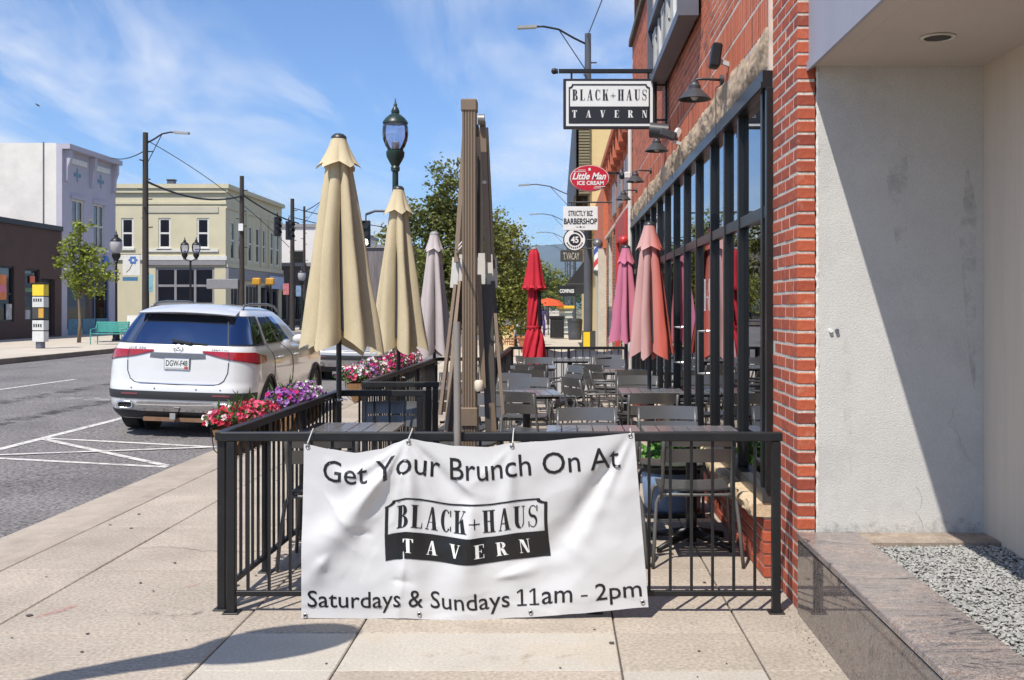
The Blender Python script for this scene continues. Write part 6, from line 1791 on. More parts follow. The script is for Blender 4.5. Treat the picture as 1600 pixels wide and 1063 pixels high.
block('brick_shop', 'narrow reddish shop behind the thin pole', -21.5, -18.6, 99.5, 112, 6.2, mat('dull red brick', (.20, .10, .075), .9, var=.2), [(-21.1, -19.0, .4, 3.2)])
block('grey_hall', 'weathered grey-brown hall seen between the two tan parasols', -18.0, -12.4, 92, 104, 6.6, mat('weathered boards', (.17, .15, .15), .9, var=.35, scale=1.2, stretch=(6, 6, .4)), [(-17.4, -16.0, .4, 3), (-15.2, -13.2, .4, 3)])
block('pale_depot', 'pale low building at the far end of the street', -16, -8.0, 150, 165, 7.0, M_FARW, [(-15, -13, .4, 3), (-12, -10, .4, 3)])
block('tan_block', 'tan building far beyond the tree', -8.5, -4.2, 175, 190, 8.0, mat('tan wall', (.40, .33, .25), .9), [(-8, -6.6, 2, 4), (-6, -4.8, 2, 4)])

# small things across the street
t = thing('info_pillar', 'slim white and black information pillar with yellow top panel on the far sidewalk', 'sign', (-19.4, 40.3, 0))
MB().cyl((0, 0, 0), (0, 0, .3), .16, n=12).build('foot', M_STEEL, t)
for k, (c_, h_) in enumerate((((.62, .62, .60), .42), ((.60, .60, .58), .40), ((.05, .05, .05), .42), ((.58, .58, .56), .42), ((.80, .56, .03), .46))):
    MB().bbox(-.215, -.2, .25 + k*.43, .215, .2, .25 + k*.43 + h_-.03, .01).build('panel', mat('pillar %d' % k, c_, .5, var=.12, scale=5), t)
MB().bbox(-.24, -.22, 2.41, .24, .22, 2.46, .01).build('top_cap', M_BLACK, t)
MB().box(.02, -.205, 1.15, .21, -.2005, 1.5).build('panel_print', mat('amber panel', (.55, .30, .04), .5), t)
for k, zz in enumerate((.80, 1.75)):
    for q in range(4): MB().box(-.17 + q*.085, -.205, zz, -.12 + q*.085, -.2005, zz+.12).build('panel_print', M_SIG, t)
t = thing('bench', 'teal slatted metal bench on the far sidewalk under the small tree', 'bench', (-18.6, 44.6, 0), R(-12))
M_TEAL = mat('teal paint', (.06, .30, .26), .5, var=.15)
for k in range(5): MB().bbox(-.75, .20 + k*.0, .50 + k*.09, .75, .235 + .012*k, .58 + k*.09, .005).build('back_slat', M_TEAL, t)
for k in range(4): MB().bbox(-.75, -.25 + k*.11, .43, .75, -.16 + k*.11, .455, .005).build('seat_slat', M_TEAL, t)
for x in (-.72, .72):
    MB().tube([(x, -.25, 0), (x, -.25, .62), (x, .1, .66), (x, .22, .95)], .022, 6).build('leg', M_TEAL, t); MB().tube([(x, .22, 0), (x, .22, .6)], .022, 6).build('leg', M_TEAL, t)
t = thing('sandwich_board', 'white folding board beside the far lamp post', 'sign', (-20.6, 52.2, 0), R(20))
for s in (-1, 1):
    m = MB(); m.add([(-.3, s*.32, 0), (.3, s*.32, 0), (.3, s*.03, 1.15), (-.3, s*.03, 1.15), (-.3, s*.32+.03*s, 0), (.3, s*.32+.03*s, 0), (.3, s*.03+.03*s, 1.15), (-.3, s*.03+.03*s, 1.15)], [(0,1,2,3),(7,6,5,4),(0,4,5,1),(1,5,6,2),(2,6,7,3),(3,7,4,0)]); m.build('board', M_WTRIM, t)
t = thing('lamp_banner', 'white banner with blue flower hung on the lamp post by the lavender building', 'banner', (-20.0, 49.35, 0))
MB().bbox(.02, -.02, 3.0, .82, .02, 3.95, .006).build('cloth', M_WTRIM, t); MB().box(.02, -.018, 2.75, .70, .018, 2.93).build('lower_strip', mat('strip blue', (.05, .16, .30), .6), t)
m = MB()
for k in range(6):
    a = k*PI/3; c_ = Vector((.5 + .13*math.cos(a), -.024, 3.70 + .13*math.sin(a))); m.add([c_ + Vector((.09*math.cos(a+q*1.047), -.0002*k, .07*math.sin(a+q*1.047))) for q in range(6)], [tuple(range(6))])
m.build('printed_flower', mat('flower blue', (.06, .16, .42), .6), t)
MB().tube([(.5, -.025, 3.6), (.35, -.025, 3.3), (.2, -.025, 3.15)], .012, 4).build('printed_stem', M_SIG, t)
MB().tube([(-.3, 0, 3.97), (.85, 0, 3.97)], .02, 5).build('banner_arm', M_BLACK, t)
for (nm, lab, cat, x, y, w, h, c_) in (('newspaper_box', 'dark maroon news box by the cream building', 'news box', -25.9, 70.5, .9, 1.7, (.06, .02, .05)), ('black_crate', 'black planter box by the cream wall', 'planter', -24.2, 70.2, 1.1, 1.1, (.012, .012, .012))):
    t = thing(nm, lab, cat, (x, y, 0)); MB().bbox(-w/2, -.35, .08, w/2, .35, h, .03).build('case', mat(nm, c_, .5, var=.2), t); MB().box(-w/2+.1, -.36, h*.55, w/2-.1, -.351, h-.12).build('door_panel', M_STEEL, t)
    for sx in (-1, 1): MB().box(sx*(w/2-.08)-.04, -.3, 0, sx*(w/2-.08)+.04, .3, .08).build('foot', M_BLACK, t)
for (px, py, s, c_, lab) in ((232, 443, 33, (.20, .42, .50), 'pale teal parking sign on a post beside the left utility pole'), (447, 452, 21, (.50, .16, .17), 'small red and white sign by the far corner'), (467, 455, 20, (.20, .28, .42), 'small blue sign by the far corner')):
    q = W(px, py, s); t = thing('street_sign', lab, 'sign', (q.x, q.y, 0)); MB().cyl((0, 0, 0), (0, 0, q.z+.5), .035, n=8).build('post', M_BLACK, t); MB().bbox(-.22, -.05, q.z-.42, .22, -.03, q.z+.42, .005).build('panel', mat(lab, c_, .5, var=.35, scale=6), t)
# dark far lamp peeking in at the left edge
bd = MB().add([(0, 0, 0), (.10, 0, .03), (.02, .02, .05), (-.05, 0, .10), (-.02, .03, .02), (.13, .0, -.05)], [(0,1,2),(0,2,3),(0,3,4),(0,1,5)]).build('bird', M_SIG, loc=W(57, 165, 40)); tag(bd, 'tiny dark bird in the sky over the white side wall', 'bird')

# ================================================================== shops beyond the tavern, right side
t = thing('brick_shop_row', 'older red brick shop building beyond the tavern with dark cornice shadows', 'building')
def bwall(x, y0, y1, z0, z1, m, parent, mort=M_MORT2, bl=.203, bh=CO):
    w = MB().box(x+.009, y0, z0, x+.3, y1, z1).build('brick_wall', mort, parent); b = MB(); k = 0; z = z0
    while z < z1-.04:
        yy = y0 - (bl/2 if k % 2 else 0)
        while yy < y1-.02:
            a = max(yy, y0); e = min(yy+bl, y1); 
            if e-a > .03: b.box(x + rnd.uniform(-.003, .003), a, z+.005, x+.03, e-.009, z+bh-.005)
            yy += bl
        z += bh; k += 1
    kind(b.build('bricks', m, w), 'stuff')
bwall(1.24, 17.5, 26.5, 3.25, 4.9, M_BRICK2, t)
for (a, b) in ((17.5, 18.1), (19.9, 20.5), (22.6, 23.1), (25.3, 25.9)): bwall(1.16, a, b, 0, 3.2, M_BRICK3, t, M_MORT, .203, CO)
MB().box(1.15, 17.4, 3.2, 1.40, 26.5, 3.26).build('stone_band', M_MORT2, t)
m = MB(); m.box(1.10, 17.45, 2.75, 1.3, 20.6, 3.15); m.build('red_fascia', mat('red painted fascia', (.42, .055, .045), .6), t)
for yy in (17.42, 20.3): MB().box(1.08, yy, .02, 1.15, yy+.12, 3.1).build('red_post', mat('red painted post', (.45, .05, .04), .5), t)
MB().sphere((1.06, 17.35, 2.62), .085, 12, 8).build('red_bell', mat('red bell', (.5, .03, .03), .35), t, smooth=True)
MB().box(1.35, 18.1, .02, 1.4, 26.5, 3.2).build('shop_glass', M_SHOPGL, t); MB().box(1.6, 18.1, .02, 4, 26.5, 3.2).build('shop_interior', M_INT, t)
for k in range(9): MB().bbox(1.06, 17.7 + k*1.0, 4.42, 1.24, 17.98 + k*1.0, 4.80, .01).build('cornice_bracket', M_BRICK2, t)
MB().box(1.02, 17.5, 4.81, 1.3, 26.5, 4.95).build('cornice', M_BRICK2, t)
for k, (a, b) in enumerate(((18.4, 19.6), (20.6, 21.8), (22.8, 24.0))): MB().box(1.20, a, 3.55, 1.239, b, 4.2).build('sign_panel', M_GRTRIM, t)
t = thing('cream_shopfront', 'narrow cream-tiled shopfront with dark doorway and black awning farther on', 'building')
MB().box(1.0, 26.7, .0, 1.5, 27.6, 3.0).build('pier', mat('cream tile', (.58, .51, .40), .6, var=.1), t)
MB().box(1.5, 27.6, 0, 1.6, 40, 3.0).build('doorway_wall', M_BLACK, t)
MB().box(1.12, 26.6, 3.01, 1.6, 33.2, 4.6).build('upper_wall', M_BRICK2, t)
MB().box(1.10, 30.5, 0, 1.49, 31.6, 3.0).build('pier', mat('cream tile', (.58, .51, .40), .6, var=.1), t)
m = MB(); m.add([(1.15, 40.5, 3.5), (1.15, 46, 3.5), (.25, 46, 2.35), (.25, 40.5, 2.35), (.25, 40.5, 2.05), (.25, 46, 2.05)], [(0,1,2,3),(3,2,5,4)]); m.add([(1.15, 40.5, 3.5), (.25, 40.5, 2.35), (.25, 40.5, 2.05), (1.15, 40.5, 2.05)], [(0,1,2,3)])
m.build('awning', mat('black awning', (.022, .022, .024), .7, trans=.05), t)
t = thing('yellow_building', 'pale yellow two-storey building with deep dark slatted eave above the shop signs', 'building')
MB().box(.99, 33.31, 4.3, 6, 60, 7.74).build('upper_wall', mat('pale yellow wall', (.66, .50, .24), .85, var=.05), t)
MB().box(1.32, 33.3, 0, 6, 60, 4.29).build('wall', mat('pale yellow wall', (.66, .50, .24), .85, var=.05), t)
MB().box(.55, 33.3, 7.75, 1.31, 60, 7.95).build('eave', mat('tan eave', (.40, .30, .17), .8), t)
for k in range(26): MB().box(.56, 33.6 + k*.5, 7.60, 1.30, 33.75 + k*.5, 7.745).build('eave_slat', mat('brown eave slat', (.13, .10, .06), .8), t)
MB().box(.50, 33.2, 5.0, .56, 60, 7.98).build('eave_board', mat('slate board', (.06, .07, .09), .6), t)
MB().box(.64, 33.25, 5.0, .985, 33.29, 7.7).build('slatted_screen', mat('olive screen', (.16, .14, .08), .8, var=.4, scale=2, stretch=(.5, 1, 8)), t)
for k in range(30): MB().box(.64, 33.18, 5.05 + k*.09, .98, 33.249, 5.11 + k*.09).build('screen_slat', mat('olive slat', (.22, .19, .11), .8), t)

# projecting shop signs
def bracket(t, x0, x1, y, z):
    MB().tube([(x0, y, z), (x1, y, z)], .02, 6).build('bracket', M_BLACK, t)
s = 80.0; y_ = F/s
t = thing('shop_sign', 'red oval ice cream shop sign with white lettering', 'sign', (0, 0, 0), 0, 'shop signs along the right sidewalk')
c = W(921, 279, s); rx, rz = 31/s, 20.5/s
def oval(k, y0, y1): return MB().prism([(c.x + rx*k*math.cos(2*PI*i/48), c.z + rz*(k if k > .5 else k)*math.sin(2*PI*i/48)) for i in range(48)], 'y', y0, y1)
oval(1.0, y_-.05, y_+.05).build('rim', mat('red rim', (.42, .02, .03), .4), t); oval(.975, y_-.056, y_-.051).build('white_edge', M_SIGNW, t); oval(.945, y_-.062, y_-.057).build('face', mat('sign red', (.50, .012, .03), .4, var=.03), t)
def plc(x, z, l): return (c.x + x/s, y_-.066-l, c.z + z/s)
text_flat('Little Man', (-27, -2.5, 26, 8.5), plc, shear=.35, bold=.03).build('lettering', M_SIGNW, t)
text_flat('ICE CREAM', (-19, -11, 22, -4.5), plc, bold=.03).build('lettering', M_SIGNW, t)
flat_polys([_rc(-24, 9.6, -6, 10.4), _rc(-18, 12, -6, 12.8), _rc(8, -13.6, 24, -12.8), _rc(6, -16, 18, -15.2), _rc(-1.6, 11.5, 1.6, 15.5)], plc).build('printed_lines', M_SIGNW, t)
MB().bar((c.x+.2, y_, c.z+.1), (1.24, y_, c.z+.1), .04).build('bracket', M_BLACK, t)
s2 = 70.0; y2 = F/s2
t = thing('shop_sign', 'white barbershop sign with black hand-drawn lettering hanging under a bar', 'sign', (0, 0, 0), 0, 'shop signs along the right sidewalk')
c2 = W(907, 341.5, s2)
MB().bbox(c2.x-27/s2, y2-.03, c2.z-18.5/s2, c2.x+27/s2, y2+.03, c2.z+18.5/s2, .006).build('board', M_SIGNW, t)
def plb(x, z, l): return (c2.x + x/s2, y2-.034-l, c2.z + z/s2)
text_flat('STRICTLY BIZ', (-19, 3.5, 19, 12), plb, bold=.02).build('lettering', M_SIGNK, t)
text_flat('BARBERSHOP', (-26, -9.5, 26, 0), plb, bold=.03).build('lettering', M_SIGNK, t)
flat_polys([_rc(-7, -14, -3, -13.2), _rc(3, -14, 7, -13.2), _rc(-1.5, -14.6, 1.5, -12.4)], plb).build('printed_ornament', M_SIGNK, t)
bracket(t, c2.x-.28, 1.2, y2, c2.z+.36)
for dx_ in (-.2, .2): MB().tube([(c2.x+dx_, y2, c2.z+.25), (c2.x+dx_, y2, c2.z+.36)], .008, 4).build('chain', M_BLACK, t)
s3 = 60.0; y3 = F/s3
t = thing('shop_sign', 'round black and white disc sign with large 45 at its centre', 'sign', (0, 0, 0), 0, 'shop signs along the right sidewalk')
c3 = W(898, 375, s3)
def disc(r, a, b): return MB().cyl((c3.x, a, c3.z), (c3.x, b, c3.z), r/s3, n=40)
disc(18, y3-.04, y3+.04).build('rim', M_SIGNK, t); disc(16.3, y3-.046, y3-.041).build('white_ring', M_SIGNW, t); disc(9.2, y3-.052, y3-.047).build('center', M_SIGNK, t); disc(8.2, y3-.058, y3-.053).build('center_face', M_SIGNK, t)
text_flat('45', (-6, -5, 6, 5), lambda x, z, l: (c3.x + x/s3, y3-.064, c3.z + z/s3), bold=.03).build('lettering', M_SIGNW, t)
m = MB()
for k in range(22):
    a = R(20 + 140*k/21) if k < 12 else R(205 + 130*(k-12)/9)
    m.box(c3.x + 12.8*math.cos(a)/s3 - .018, y3-.050, c3.z + 12.8*math.sin(a)/s3 - .022, c3.x + 12.8*math.cos(a)/s3 + .014, y3-.0475, c3.z + 12.8*math.sin(a)/s3 + .022)
m.build('ring_print', M_SIGNK, t)
bracket(t, c3.x, 1.3, y3, c3.z)
s4 = 52.0; y4 = F/s4; c4 = W(893, 400, s4)
t = thing('shop_sign', 'dark rectangular sign with thin pale capitals below the round sign', 'sign', (0, 0, 0), 0, 'shop signs along the right sidewalk')
MB().bbox(c4.x-17.5/s4, y4-.03, c4.z-9/s4, c4.x+17.5/s4, y4+.03, c4.z+9/s4, .006).build('board', mat('dark slate sign', (.05, .05, .045), .5), t)
text_flat("T.VACAY", (-13, -6, 12, 5), lambda x, z, l: (c4.x + x/s4, y4-.036, c4.z + z/s4)).build('lettering', mat('pale gold', (.55, .52, .42), .5), t)
bracket(t, c4.x, 1.3, y4, c4.z+.22)
s5 = 44.5; y5 = F/s5; c5 = W(886, 455, s5)
t = thing('shop_sign', 'small black sign with white capitals under the black awning', 'sign', (0, 0, 0), 0, 'shop signs along the right sidewalk')
MB().bbox(c5.x-13/s5, y5-.03, c5.z-8.5/s5, c5.x+13/s5, y5+.03, c5.z+8.5/s5, .006).build('board', M_SIGNK, t)
text_flat("COMPASS", (-11.5, -3, 11, 3), lambda x, z, l: (c5.x + x/s5, y5-.036, c5.z + z/s5), bold=.04).build('lettering', M_SIGNW, t)
bracket(t, c5.x, 1.1, y5, c5.z+.24)
# barber pole
s6 = 62.0; c6 = W(934, 404, s6); y6 = F/s6
t = thing('barber_pole', 'red white and blue barber pole on the shop wall', 'barber pole', (c6.x, y6, c6.z))
MB().lathe([(.10, .30), (.13, .34), (.13, .40), (.09, .46), (.03, .50)], (0, 0, 0), 16).build('top_cap', M_GREYP, t, smooth=40); MB().lathe([(.03, -.45), (.10, -.40), (.13, -.32), (.10, -.29)], (0, 0, 0), 16).build('bottom_cap', M_GREYP, t, smooth=40)
for k, c_ in enumerate(((.74, .73, .71), (.60, .05, .06), (.70, .70, .70), (.05, .10, .35))):
    MB().grid(lambda u, v: (.10*math.cos((k+u)*PI/2 + v*6), .10*math.sin((k+u)*PI/2 + v*6), -.29 + .59*v), 4, 24).build('stripe', mat('pole stripe %d' % (k if k != 2 else 0), c_, .3), t, smooth=True)
MB().bar((0, 0, .38), (.4, 0, .38), .05).build('bracket', M_GREYP, t)

# street things at the end of the sidewalk
t = thing('coffee_board', 'orange and cream coffee sidewalk board left of the red parasol', 'sign', (-1.64, 33.6, 0))
MB().bbox(-.27, -.02, .02, .27, .02, .98, .01).build('board', mat('orange board', (.68, .30, .09), .6), t)
m = MB(); m.prism([(-.23, .06), (.23, .06), (.23, .62)] + [(.23*math.cos(R(a)), .62 + .22*math.sin(R(a))) for a in range(15, 170, 15)] + [(-.23, .62)], 'y', -.026, -.022); m.build('cream_panel', mat('cream panel', (.74, .56, .30), .6), t)
text_flat('COFFEE', (-.25, .36, .25, .58), lambda x, z, l: (x, -.030, z), bold=.03).build('lettering', mat('brown print', (.25, .07, .05), .6), t)
for sx in (-1, 1): MB().bar((sx*.2, 0, .6), (sx*.2, .35, .01), .03).build('back_leg', M_BROWN, t)
t = thing('terracotta_pot', 'terracotta pot beside the coffee board', 'plant pot', (-1.05, 36.5, 0))
MB().lathe([(.20, 0), (.33, .48), (.37, .5), (.37, .58), (.31, .58)], (0, 0, 0), 20).build('pot', mat('terracotta', (.46, .17, .07), .8, var=.15), t, smooth=40)
kind(leaves(random.Random(9), 300, (0, 0, .65), (.35, .35, .2), (.06, .14)).build('foliage', M_LEAF, t, recalc=False), 'stuff')
t = thing('litter_bin', 'square black litter bin on the far sidewalk', 'litter bin', (-.05, 52.5, 0))
MB().bbox(-.34, -.3, .04, .34, .3, .95, .02).build('body', M_CLAD, t); MB().bbox(-.37, -.33, .95, .37, .33, 1.12, .03).build('hood', M_BLACK, t)
for k in range(7): MB().box(-.30 + k*.09, -.312, .1, -.25 + k*.09, -.3005, .9).build('slat', M_BLACK, t)
t = thing('trash_barrel', 'round grey trash barrel beside the grey pole', 'litter bin', (.80, 51.0, 0))
MB().lathe([(.30, 0), (.33, .3), (.32, .32), (.34, .6), (.35, .85), (.37, .86), (.37, .9), (.33, .9)], (0, 0, 0), 20).build('barrel', mat('dark grey plastic', (.05, .055, .065), .6), t, smooth=40); MB().lathe([(.36, .905), (.34, .98), (.2, 1.02)], (0, 0, 0), 20).build('lid', M_CLAD, t, smooth=40)
t = thing('news_kiosk', 'pale kiosk with shelves and yellow top beyond the litter bin', 'kiosk', (.42, 60.0, 0))
MB().box(-.36, 0, 0, .36, .5, 1.45).build('back', mat('pale teal kiosk', (.36, .46, .48), .6), t)
for k in range(5): MB().box(-.36, -.12, .12 + k*.28, .36, -.001, .18 + k*.28).build('shelf', M_WTRIM, t)
MB().bbox(-.5, -.2, 1.46, .5, .5, 1.62, .02).build('yellow_top', mat('kiosk yellow', (.72, .48, .05), .5), t)
t = thing('market_parasol', 'open orange-red parasol far down the sidewalk', 'parasol', (-.55, 60.0, 0))
MB().lathe([(.95, 1.62), (.6, 1.92), (.05, 2.05)], (0, 0, 0), 8, cap=False).build('canopy', mat('orange-red cloth', (.68, .10, .03), .8, trans=.2), t); MB().cyl((0, 0, 0), (0, 0, 2.05), .03, n=8).build('pole', M_POLE, t)

# people, far off
def person(loc, rz, h, top, bottom, label, pose):
    t = thing('person', label, 'person', loc, rz)
    me = bpy.data.meshes.new('body'); J = dict(pose); names = list(J); idx = {n: i for i, n in enumerate(names)}
    ed = [('hip','chest'),('chest','neck'),('neck','head'),('head','crown'),('hip','lhip'),('lhip','lknee'),('lknee','lfoot'),('lfoot','ltoe'),('hip','rhip'),('rhip','rknee'),('rknee','rfoot'),('rfoot','rtoe'),('chest','lsh'),('lsh','lelb'),('lelb','lhand'),('chest','rsh'),('rsh','relb'),('relb','rhand')]
    rad = dict(hip=.13, chest=.15, neck=.055, head=.095, crown=.08, lhip=.09, lknee=.06, lfoot=.045, ltoe=.035, lsh=.06, lelb=.045, lhand=.035)
    me.from_pydata([Vector(J[n])*h/1.7 for n in names], [(idx[a], idx[b]) for a, b in ed], [])
    o = obj('body', me, top, t); md = o.modifiers.new('skin', 'SKIN'); o.modifiers.new('sub', 'SUBSURF').levels = 1; o.modifiers['sub'].render_levels = 1
    for n in names:
        q = n if n in rad else 'l' + n[1:]
        me.skin_vertices[0].data[idx[n]].radius = (rad[q],)*2
    me.skin_vertices[0].data[idx['hip']].use_root = True
    hd = Vector(J['head'])*h/1.7
    MB().sphere(hd + Vector((0, .015, .06)), .105, 12, 8, (1, 1.05, 1.1)).build('hair', mat('dark hair', (.03, .02, .015), .7), t, smooth=True)
    MB().tube([Vector(J[n])*h/1.7 for n in ('lhip', 'lknee', 'lfoot')], [.10, .075, .055], 8).build('trousers', bottom, t, smooth=True); MB().tube([Vector(J[n])*h/1.7 for n in ('rhip', 'rknee', 'rfoot')], [.10, .075, .055], 8).build('trousers', bottom, t, smooth=True)
    return t
STAND = dict(hip=(0, 0, .92), chest=(0, 0, 1.28), neck=(0, 0, 1.44), head=(0, -.02, 1.55), crown=(0, 0, 1.66), lhip=(.09, 0, .88), lknee=(.11, -.03, .48), lfoot=(.11, .02, .07), ltoe=(.12, -.12, .04), rhip=(-.09, 0, .88), rknee=(-.11, .02, .48), rfoot=(-.12, .05, .07), rtoe=(-.13, -.09, .04), lsh=(.19, 0, 1.38), lelb=(.25, .02, 1.12), lhand=(.22, -.12, .92), rsh=(-.19, 0, 1.38), relb=(-.26, .02, 1.12), rhand=(-.22, -.14, .95))
SIT = dict(hip=(0, .1, .48), chest=(0, .02, .85), neck=(0, -.05, 1.0), head=(0, -.10, 1.10), crown=(0, -.1, 1.21), lhip=(.1, .08, .46), lknee=(.14, -.34, .50), lfoot=(.14, -.30, .07), ltoe=(.15, -.44, .04), rhip=(-.1, .08, .46), rknee=(-.14, -.34, .50), rfoot=(-.14, -.30, .07), rtoe=(-.15, -.44, .04), lsh=(.18, 0, .94), lelb=(.24, -.12, .70), lhand=(.12, -.32, .62), rsh=(-.18, 0, .94), relb=(-.24, -.12, .70), rhand=(-.12, -.32, .62))
M_JEAN = mat('blue jeans', (.06, .10, .20), .8); M_PUR = mat('purple top', (.05, .03, .14), .8); M_WSH = mat('pale shirt', (.45, .47, .52), .8)
person((-1.45, 40.2, 0), R(60), 1.72, M_WSH, M_JEAN, 'seated person in jeans and pale shirt beside the terracotta pot', SIT)
pb = thing('bench', 'low wooden bench the distant seated person rests on', 'bench', (-1.40, 40.24, 0), R(60))
MB().bbox(-.5, -.12, .36, .5, .32, .41, .01).build('seat', M_BROWN, pb)
for sx in (-.4, .4): MB().box(sx-.03, .05, 0, sx+.03, .15, .36).build('leg', M_BLACK, pb)
person((-.85, 57.0, 0), R(10), 1.62, M_PUR, M_PUR, 'standing person in purple under the orange-red parasol', STAND)

# ================================================================== trees and hills
M_BARK = mat('tree bark', (.17, .13, .09), .95, var=.3, scale=8, stretch=(3, 3, .7), bump=.6, bscale=20)
def leaf_mat(name, c): return mat(name, c, .55, var=.28, scale=2.5, rnd_v=.38, trans=.32)
M_LF1 = leaf_mat('olive leaves', (.16, .185, .045)); M_LF2 = leaf_mat('yellow-green leaves', (.22, .235, .045)); M_LF3 = leaf_mat('locust leaves', (.23, .27, .03)); M_LF4 = leaf_mat('deep green leaves', (.055, .10, .03))
def tree(nm, label, base, top, r0, blobs, n, lsz, lm, seed, bare=.0):
    """blobs: (x, y, z, rx, rz) relative to base; branches reach into each blob, leaves cluster along twigs"""
    r2 = random.Random(seed); t = thing(nm, label, 'tree', base, 0, 'street trees')
    tk = MB(); top = Vector(top)
    tk.tube([Vector((0, 0, -.05)), top*.33 + Vector((.03, .02, 0)), top*.7 + Vector((-.03, 0, 0)), top], [r0*1.25, r0, r0*.8, r0*.55], 10)
    lv = MB(); tot = sum(b[3]**2*b[4] for b in blobs)
    for (bx, by, bz, rx, rz_) in blobs:
        c = Vector((bx, by, bz)); tk.tube([top*.75, top*.75 + (c-top*.75)*.5 + Vector((r2.uniform(-.1, .1), r2.uniform(-.1, .1), .1)), c], [r0*.42, r0*.28, r0*.14], 6)
        k = int(n*(rx**2*rz_)/tot); tw = max(5, k//24)
        for j in range(tw):
            d = Vector((r2.gauss(0, 1), r2.gauss(0, 1), r2.gauss(0, 1))).normalized(); q = r2.random()**.45
            e = c + Vector((d.x*rx*q, d.y*rx*q, d.z*rz_*q))
            if j % 3 == 0: tk.tube([c.lerp(e, .1), c.lerp(e, .6) + Vector((0, 0, .04)), e], [r0*.09, r0*.05, r0*.025], 4)
            for i in range(24):
                p = e + Vector((r2.gauss(0, .10), r2.gauss(0, .10), r2.gauss(0, .09)))*(rx/.6)**.6
                a = Vector((r2.uniform(-1, 1), r2.uniform(-1, 1), r2.uniform(-.6, .6))).normalized(); s_v = a.cross(Vector((r2.uniform(-1, 1), r2.uniform(-1, 1), r2.uniform(.2, 1)))).normalized()
                l = r2.uniform(*lsz); w = l*.34
                lv.add([p, p + a*l*.5 + s_v*w, p + a*l, p + a*l*.5 - s_v*w], [(0,1,2,3)])
    tk.build('trunk', M_BARK, t, smooth=True, recalc=False)
    kind(lv.build('crown', lm, t, recalc=False), 'stuff')
    return t
tree('street_tree', 'street tree with loose olive crown behind the grey parasol', (-3.0, 19.4, 0), (.75, .1, 2.3), .13,
     [(1.0, 0, 3.75, .38, .55), (.72, .1, 3.2, .50, .48), (.25, -.1, 2.85, .42, .36), (1.15, .1, 3.0, .48, .55), (.95, -.2, 2.3, .62, .50), (.45, .2, 2.15, .52, .45), (1.5, .1, 2.2, .55, .55), (1.2, 0, 1.65, .60, .42), (1.75, 0, 2.9, .32, .4)], 13000, (.05, .10), M_LF1, 2)
tree('street_tree', 'dense yellow-green tree right of the bare parasol frame', (-1.55, 27.5, 0), (.05, 0, 1.5), .11,
     [(.0, 0, 3.55, .50, .55), (.25, .1, 3.05, .70, .6), (-.45, 0, 2.8, .7, .65), (.55, 0, 2.3, .70, .6), (-.3, -.2, 2.0, .85, .6), (.25, 0, 1.65, .85, .55), (-.8, .2, 1.9, .6, .5), (.62, 0, 1.25, .5, .4), (-.1, -.1, 1.15, .75, .35)], 12500, (.055, .11), M_LF2, 5)
tree('street_tree', 'small thin locust tree in front of the lavender building', (-20.9, 46.9, 0), (.05, 0, 2.6), .07,
     [(.1, 0, 4.9, .45, .7), (-.25, 0, 4.0, .7, .6), (.45, 0, 3.7, .7, .6), (-1.0, 0, 3.55, .5, .3), (1.0, 0, 3.1, .6, .5), (.1, 0, 3.0, .85, .5), (.3, 0, 2.3, .7, .4)], 2900, (.09, .20), M_LF3, 8)
for k, (x, y, sc, lm, lab) in enumerate(((-2.6, 46, 1.0, M_LF4, 'dark green tree behind the yellow-green one'), (-3.4, 62, 1.25, M_LF1, 'olive tree far along the left side of the sidewalk'), (-2.2, 75, 1.25, M_LF4, 'rounded green tree far down the sidewalk left of the red parasol'), (-.9, 95, 1.3, M_LF2, 'light green tree beyond the orange-red parasol'), (-7.5, 66, 1.3, M_LF1, 'olive tree far off between the parasols'))):
    tree('street_tree', lab, (x, y, 0), (0, 0, 1.8*sc), .12, [(0, 0, 3.4*sc, 1.0*sc, .8*sc), (.7*sc, 0, 2.7*sc, .9*sc, .7*sc), (-.7*sc, 0, 2.6*sc, .9*sc, .7*sc), (0, 0, 1.9*sc, 1.1*sc, .6*sc)], 3200, (.14, .28), lm, 30+k)
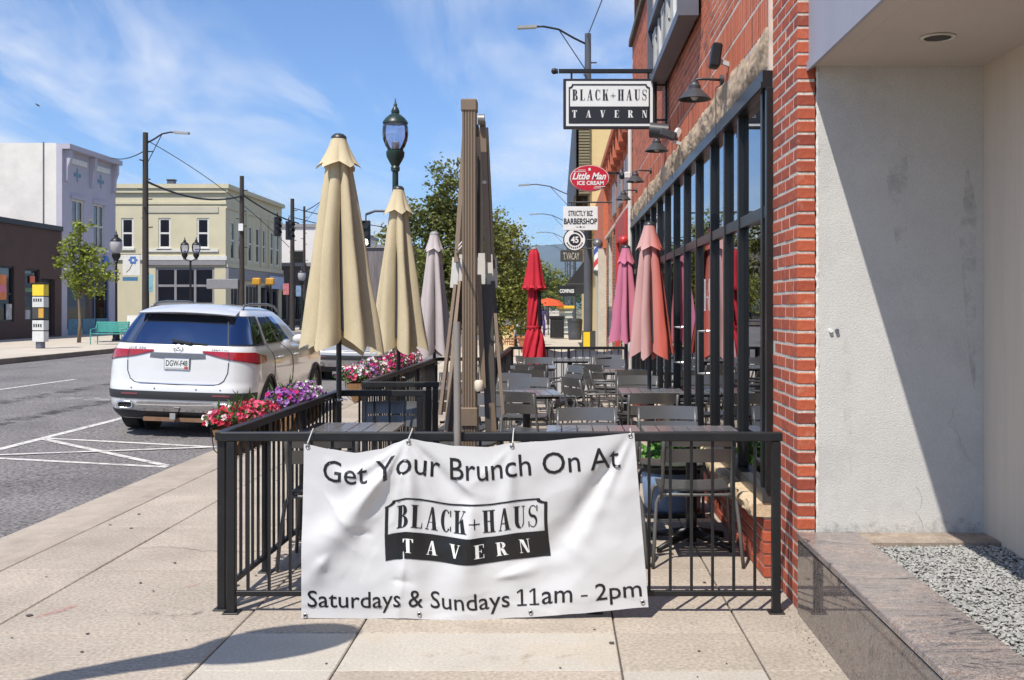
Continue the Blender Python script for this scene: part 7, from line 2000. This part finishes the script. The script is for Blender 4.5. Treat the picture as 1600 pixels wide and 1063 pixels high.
# wood on the rise beyond the street's end
r2 = random.Random(77); fm = MB()
for k in range(9000):
    x = r2.uniform(-70, 40); y = r2.uniform(230, 330); hh = 6 + 5.5*mnoise.noise(Vector((x*.05, y*.02, 3))) + (y-230)*.05
    p = Vector((x, y, r2.random()**.6*max(2, hh))); a = Vector((r2.uniform(-1, 1), r2.uniform(-1, 1), r2.uniform(-.5, .8))).normalized(); s_v = a.cross(Vector((r2.uniform(-1, 1), .3, 1))).normalized(); l = r2.uniform(.8, 1.8)
    fm.add([p, p + a*l*.5 + s_v*l*.4, p + a*l, p + a*l*.5 - s_v*l*.4], [(0,1,2,3)])
kind(tag(fm.build('far_woods', M_LF4, recalc=False), 'far green woods beyond the end of the street', 'woods'), 'stuff')
hm = MB()
def ridge(x):
    return 250 + 95*math.sin(x*.0011+1.2) + 60*mnoise.noise(Vector((x*.0016, 1, 0))) + 26*mnoise.noise(Vector((x*.006, 4, 0))) + 10*mnoise.noise(Vector((x*.02, 7, 0)))
def hill(u, v):
    x = -3200 + 6400*u
    return (x + 60*mnoise.noise(Vector((u*40, v*9, 3))), 4300 + 1500*v, -20 + ridge(x)*math.sin(min(1, v*1.25)*PI/2)**.8 * (1 if v < .8 else 1 - (v-.8)*2) + 16*mnoise.noise(Vector((u*60, v*14, 1))))
hm.grid(hill, 220, 16)
kind(hm.build('mountains', mat('forested slopes', (.045, .075, .075), .95, var=.25, scale=.004), smooth=True), 'structure')
# hazy air that fades the mountains
air = MB().box(-3400, -60, -21.5, 3400, 5950, 420).build('haze', None)
hmat = bpy.data.materials.new('air'); hmat.use_nodes = True; t_ = hmat.node_tree
for n in list(t_.nodes): t_.nodes.remove(n)
o_ = t_.nodes.new('ShaderNodeOutputMaterial'); v_ = t_.nodes.new('ShaderNodeVolumePrincipled'); v_.inputs['Color'].default_value = (.72, .84, 1.0, 1); v_.inputs['Density'].default_value = 0.00013; v_.inputs['Anisotropy'].default_value = .2
t_.links.new(v_.outputs[0], o_.inputs['Volume']); air.data.materials.append(hmat); kind(air, 'stuff'); tag(air, 'pale blue haze between the street and the mountains', 'haze')

# roof_clutter: vents and units that break the far rooflines
for (nm, lab, cat, x, y, z, w, h) in (('roof_vent', 'small metal vent on the cream building roof', 'roof vent', -27.5, 76.5, 9.6, .5, .95), ('roof_unit', 'grey rooftop unit on the brown shop', 'roof unit', -29.5, 52, 5.7, 1.6, .9)):
    t = thing(nm, lab, cat, (x, y, z)); MB().bbox(-w/2, -w/2, .0, w/2, w/2, h, .03).build('case', M_STEEL, t); MB().bbox(-w*.6, -w*.6, h, w*.6, w*.6, h+.08, .02).build('lid', M_GREYP, t)
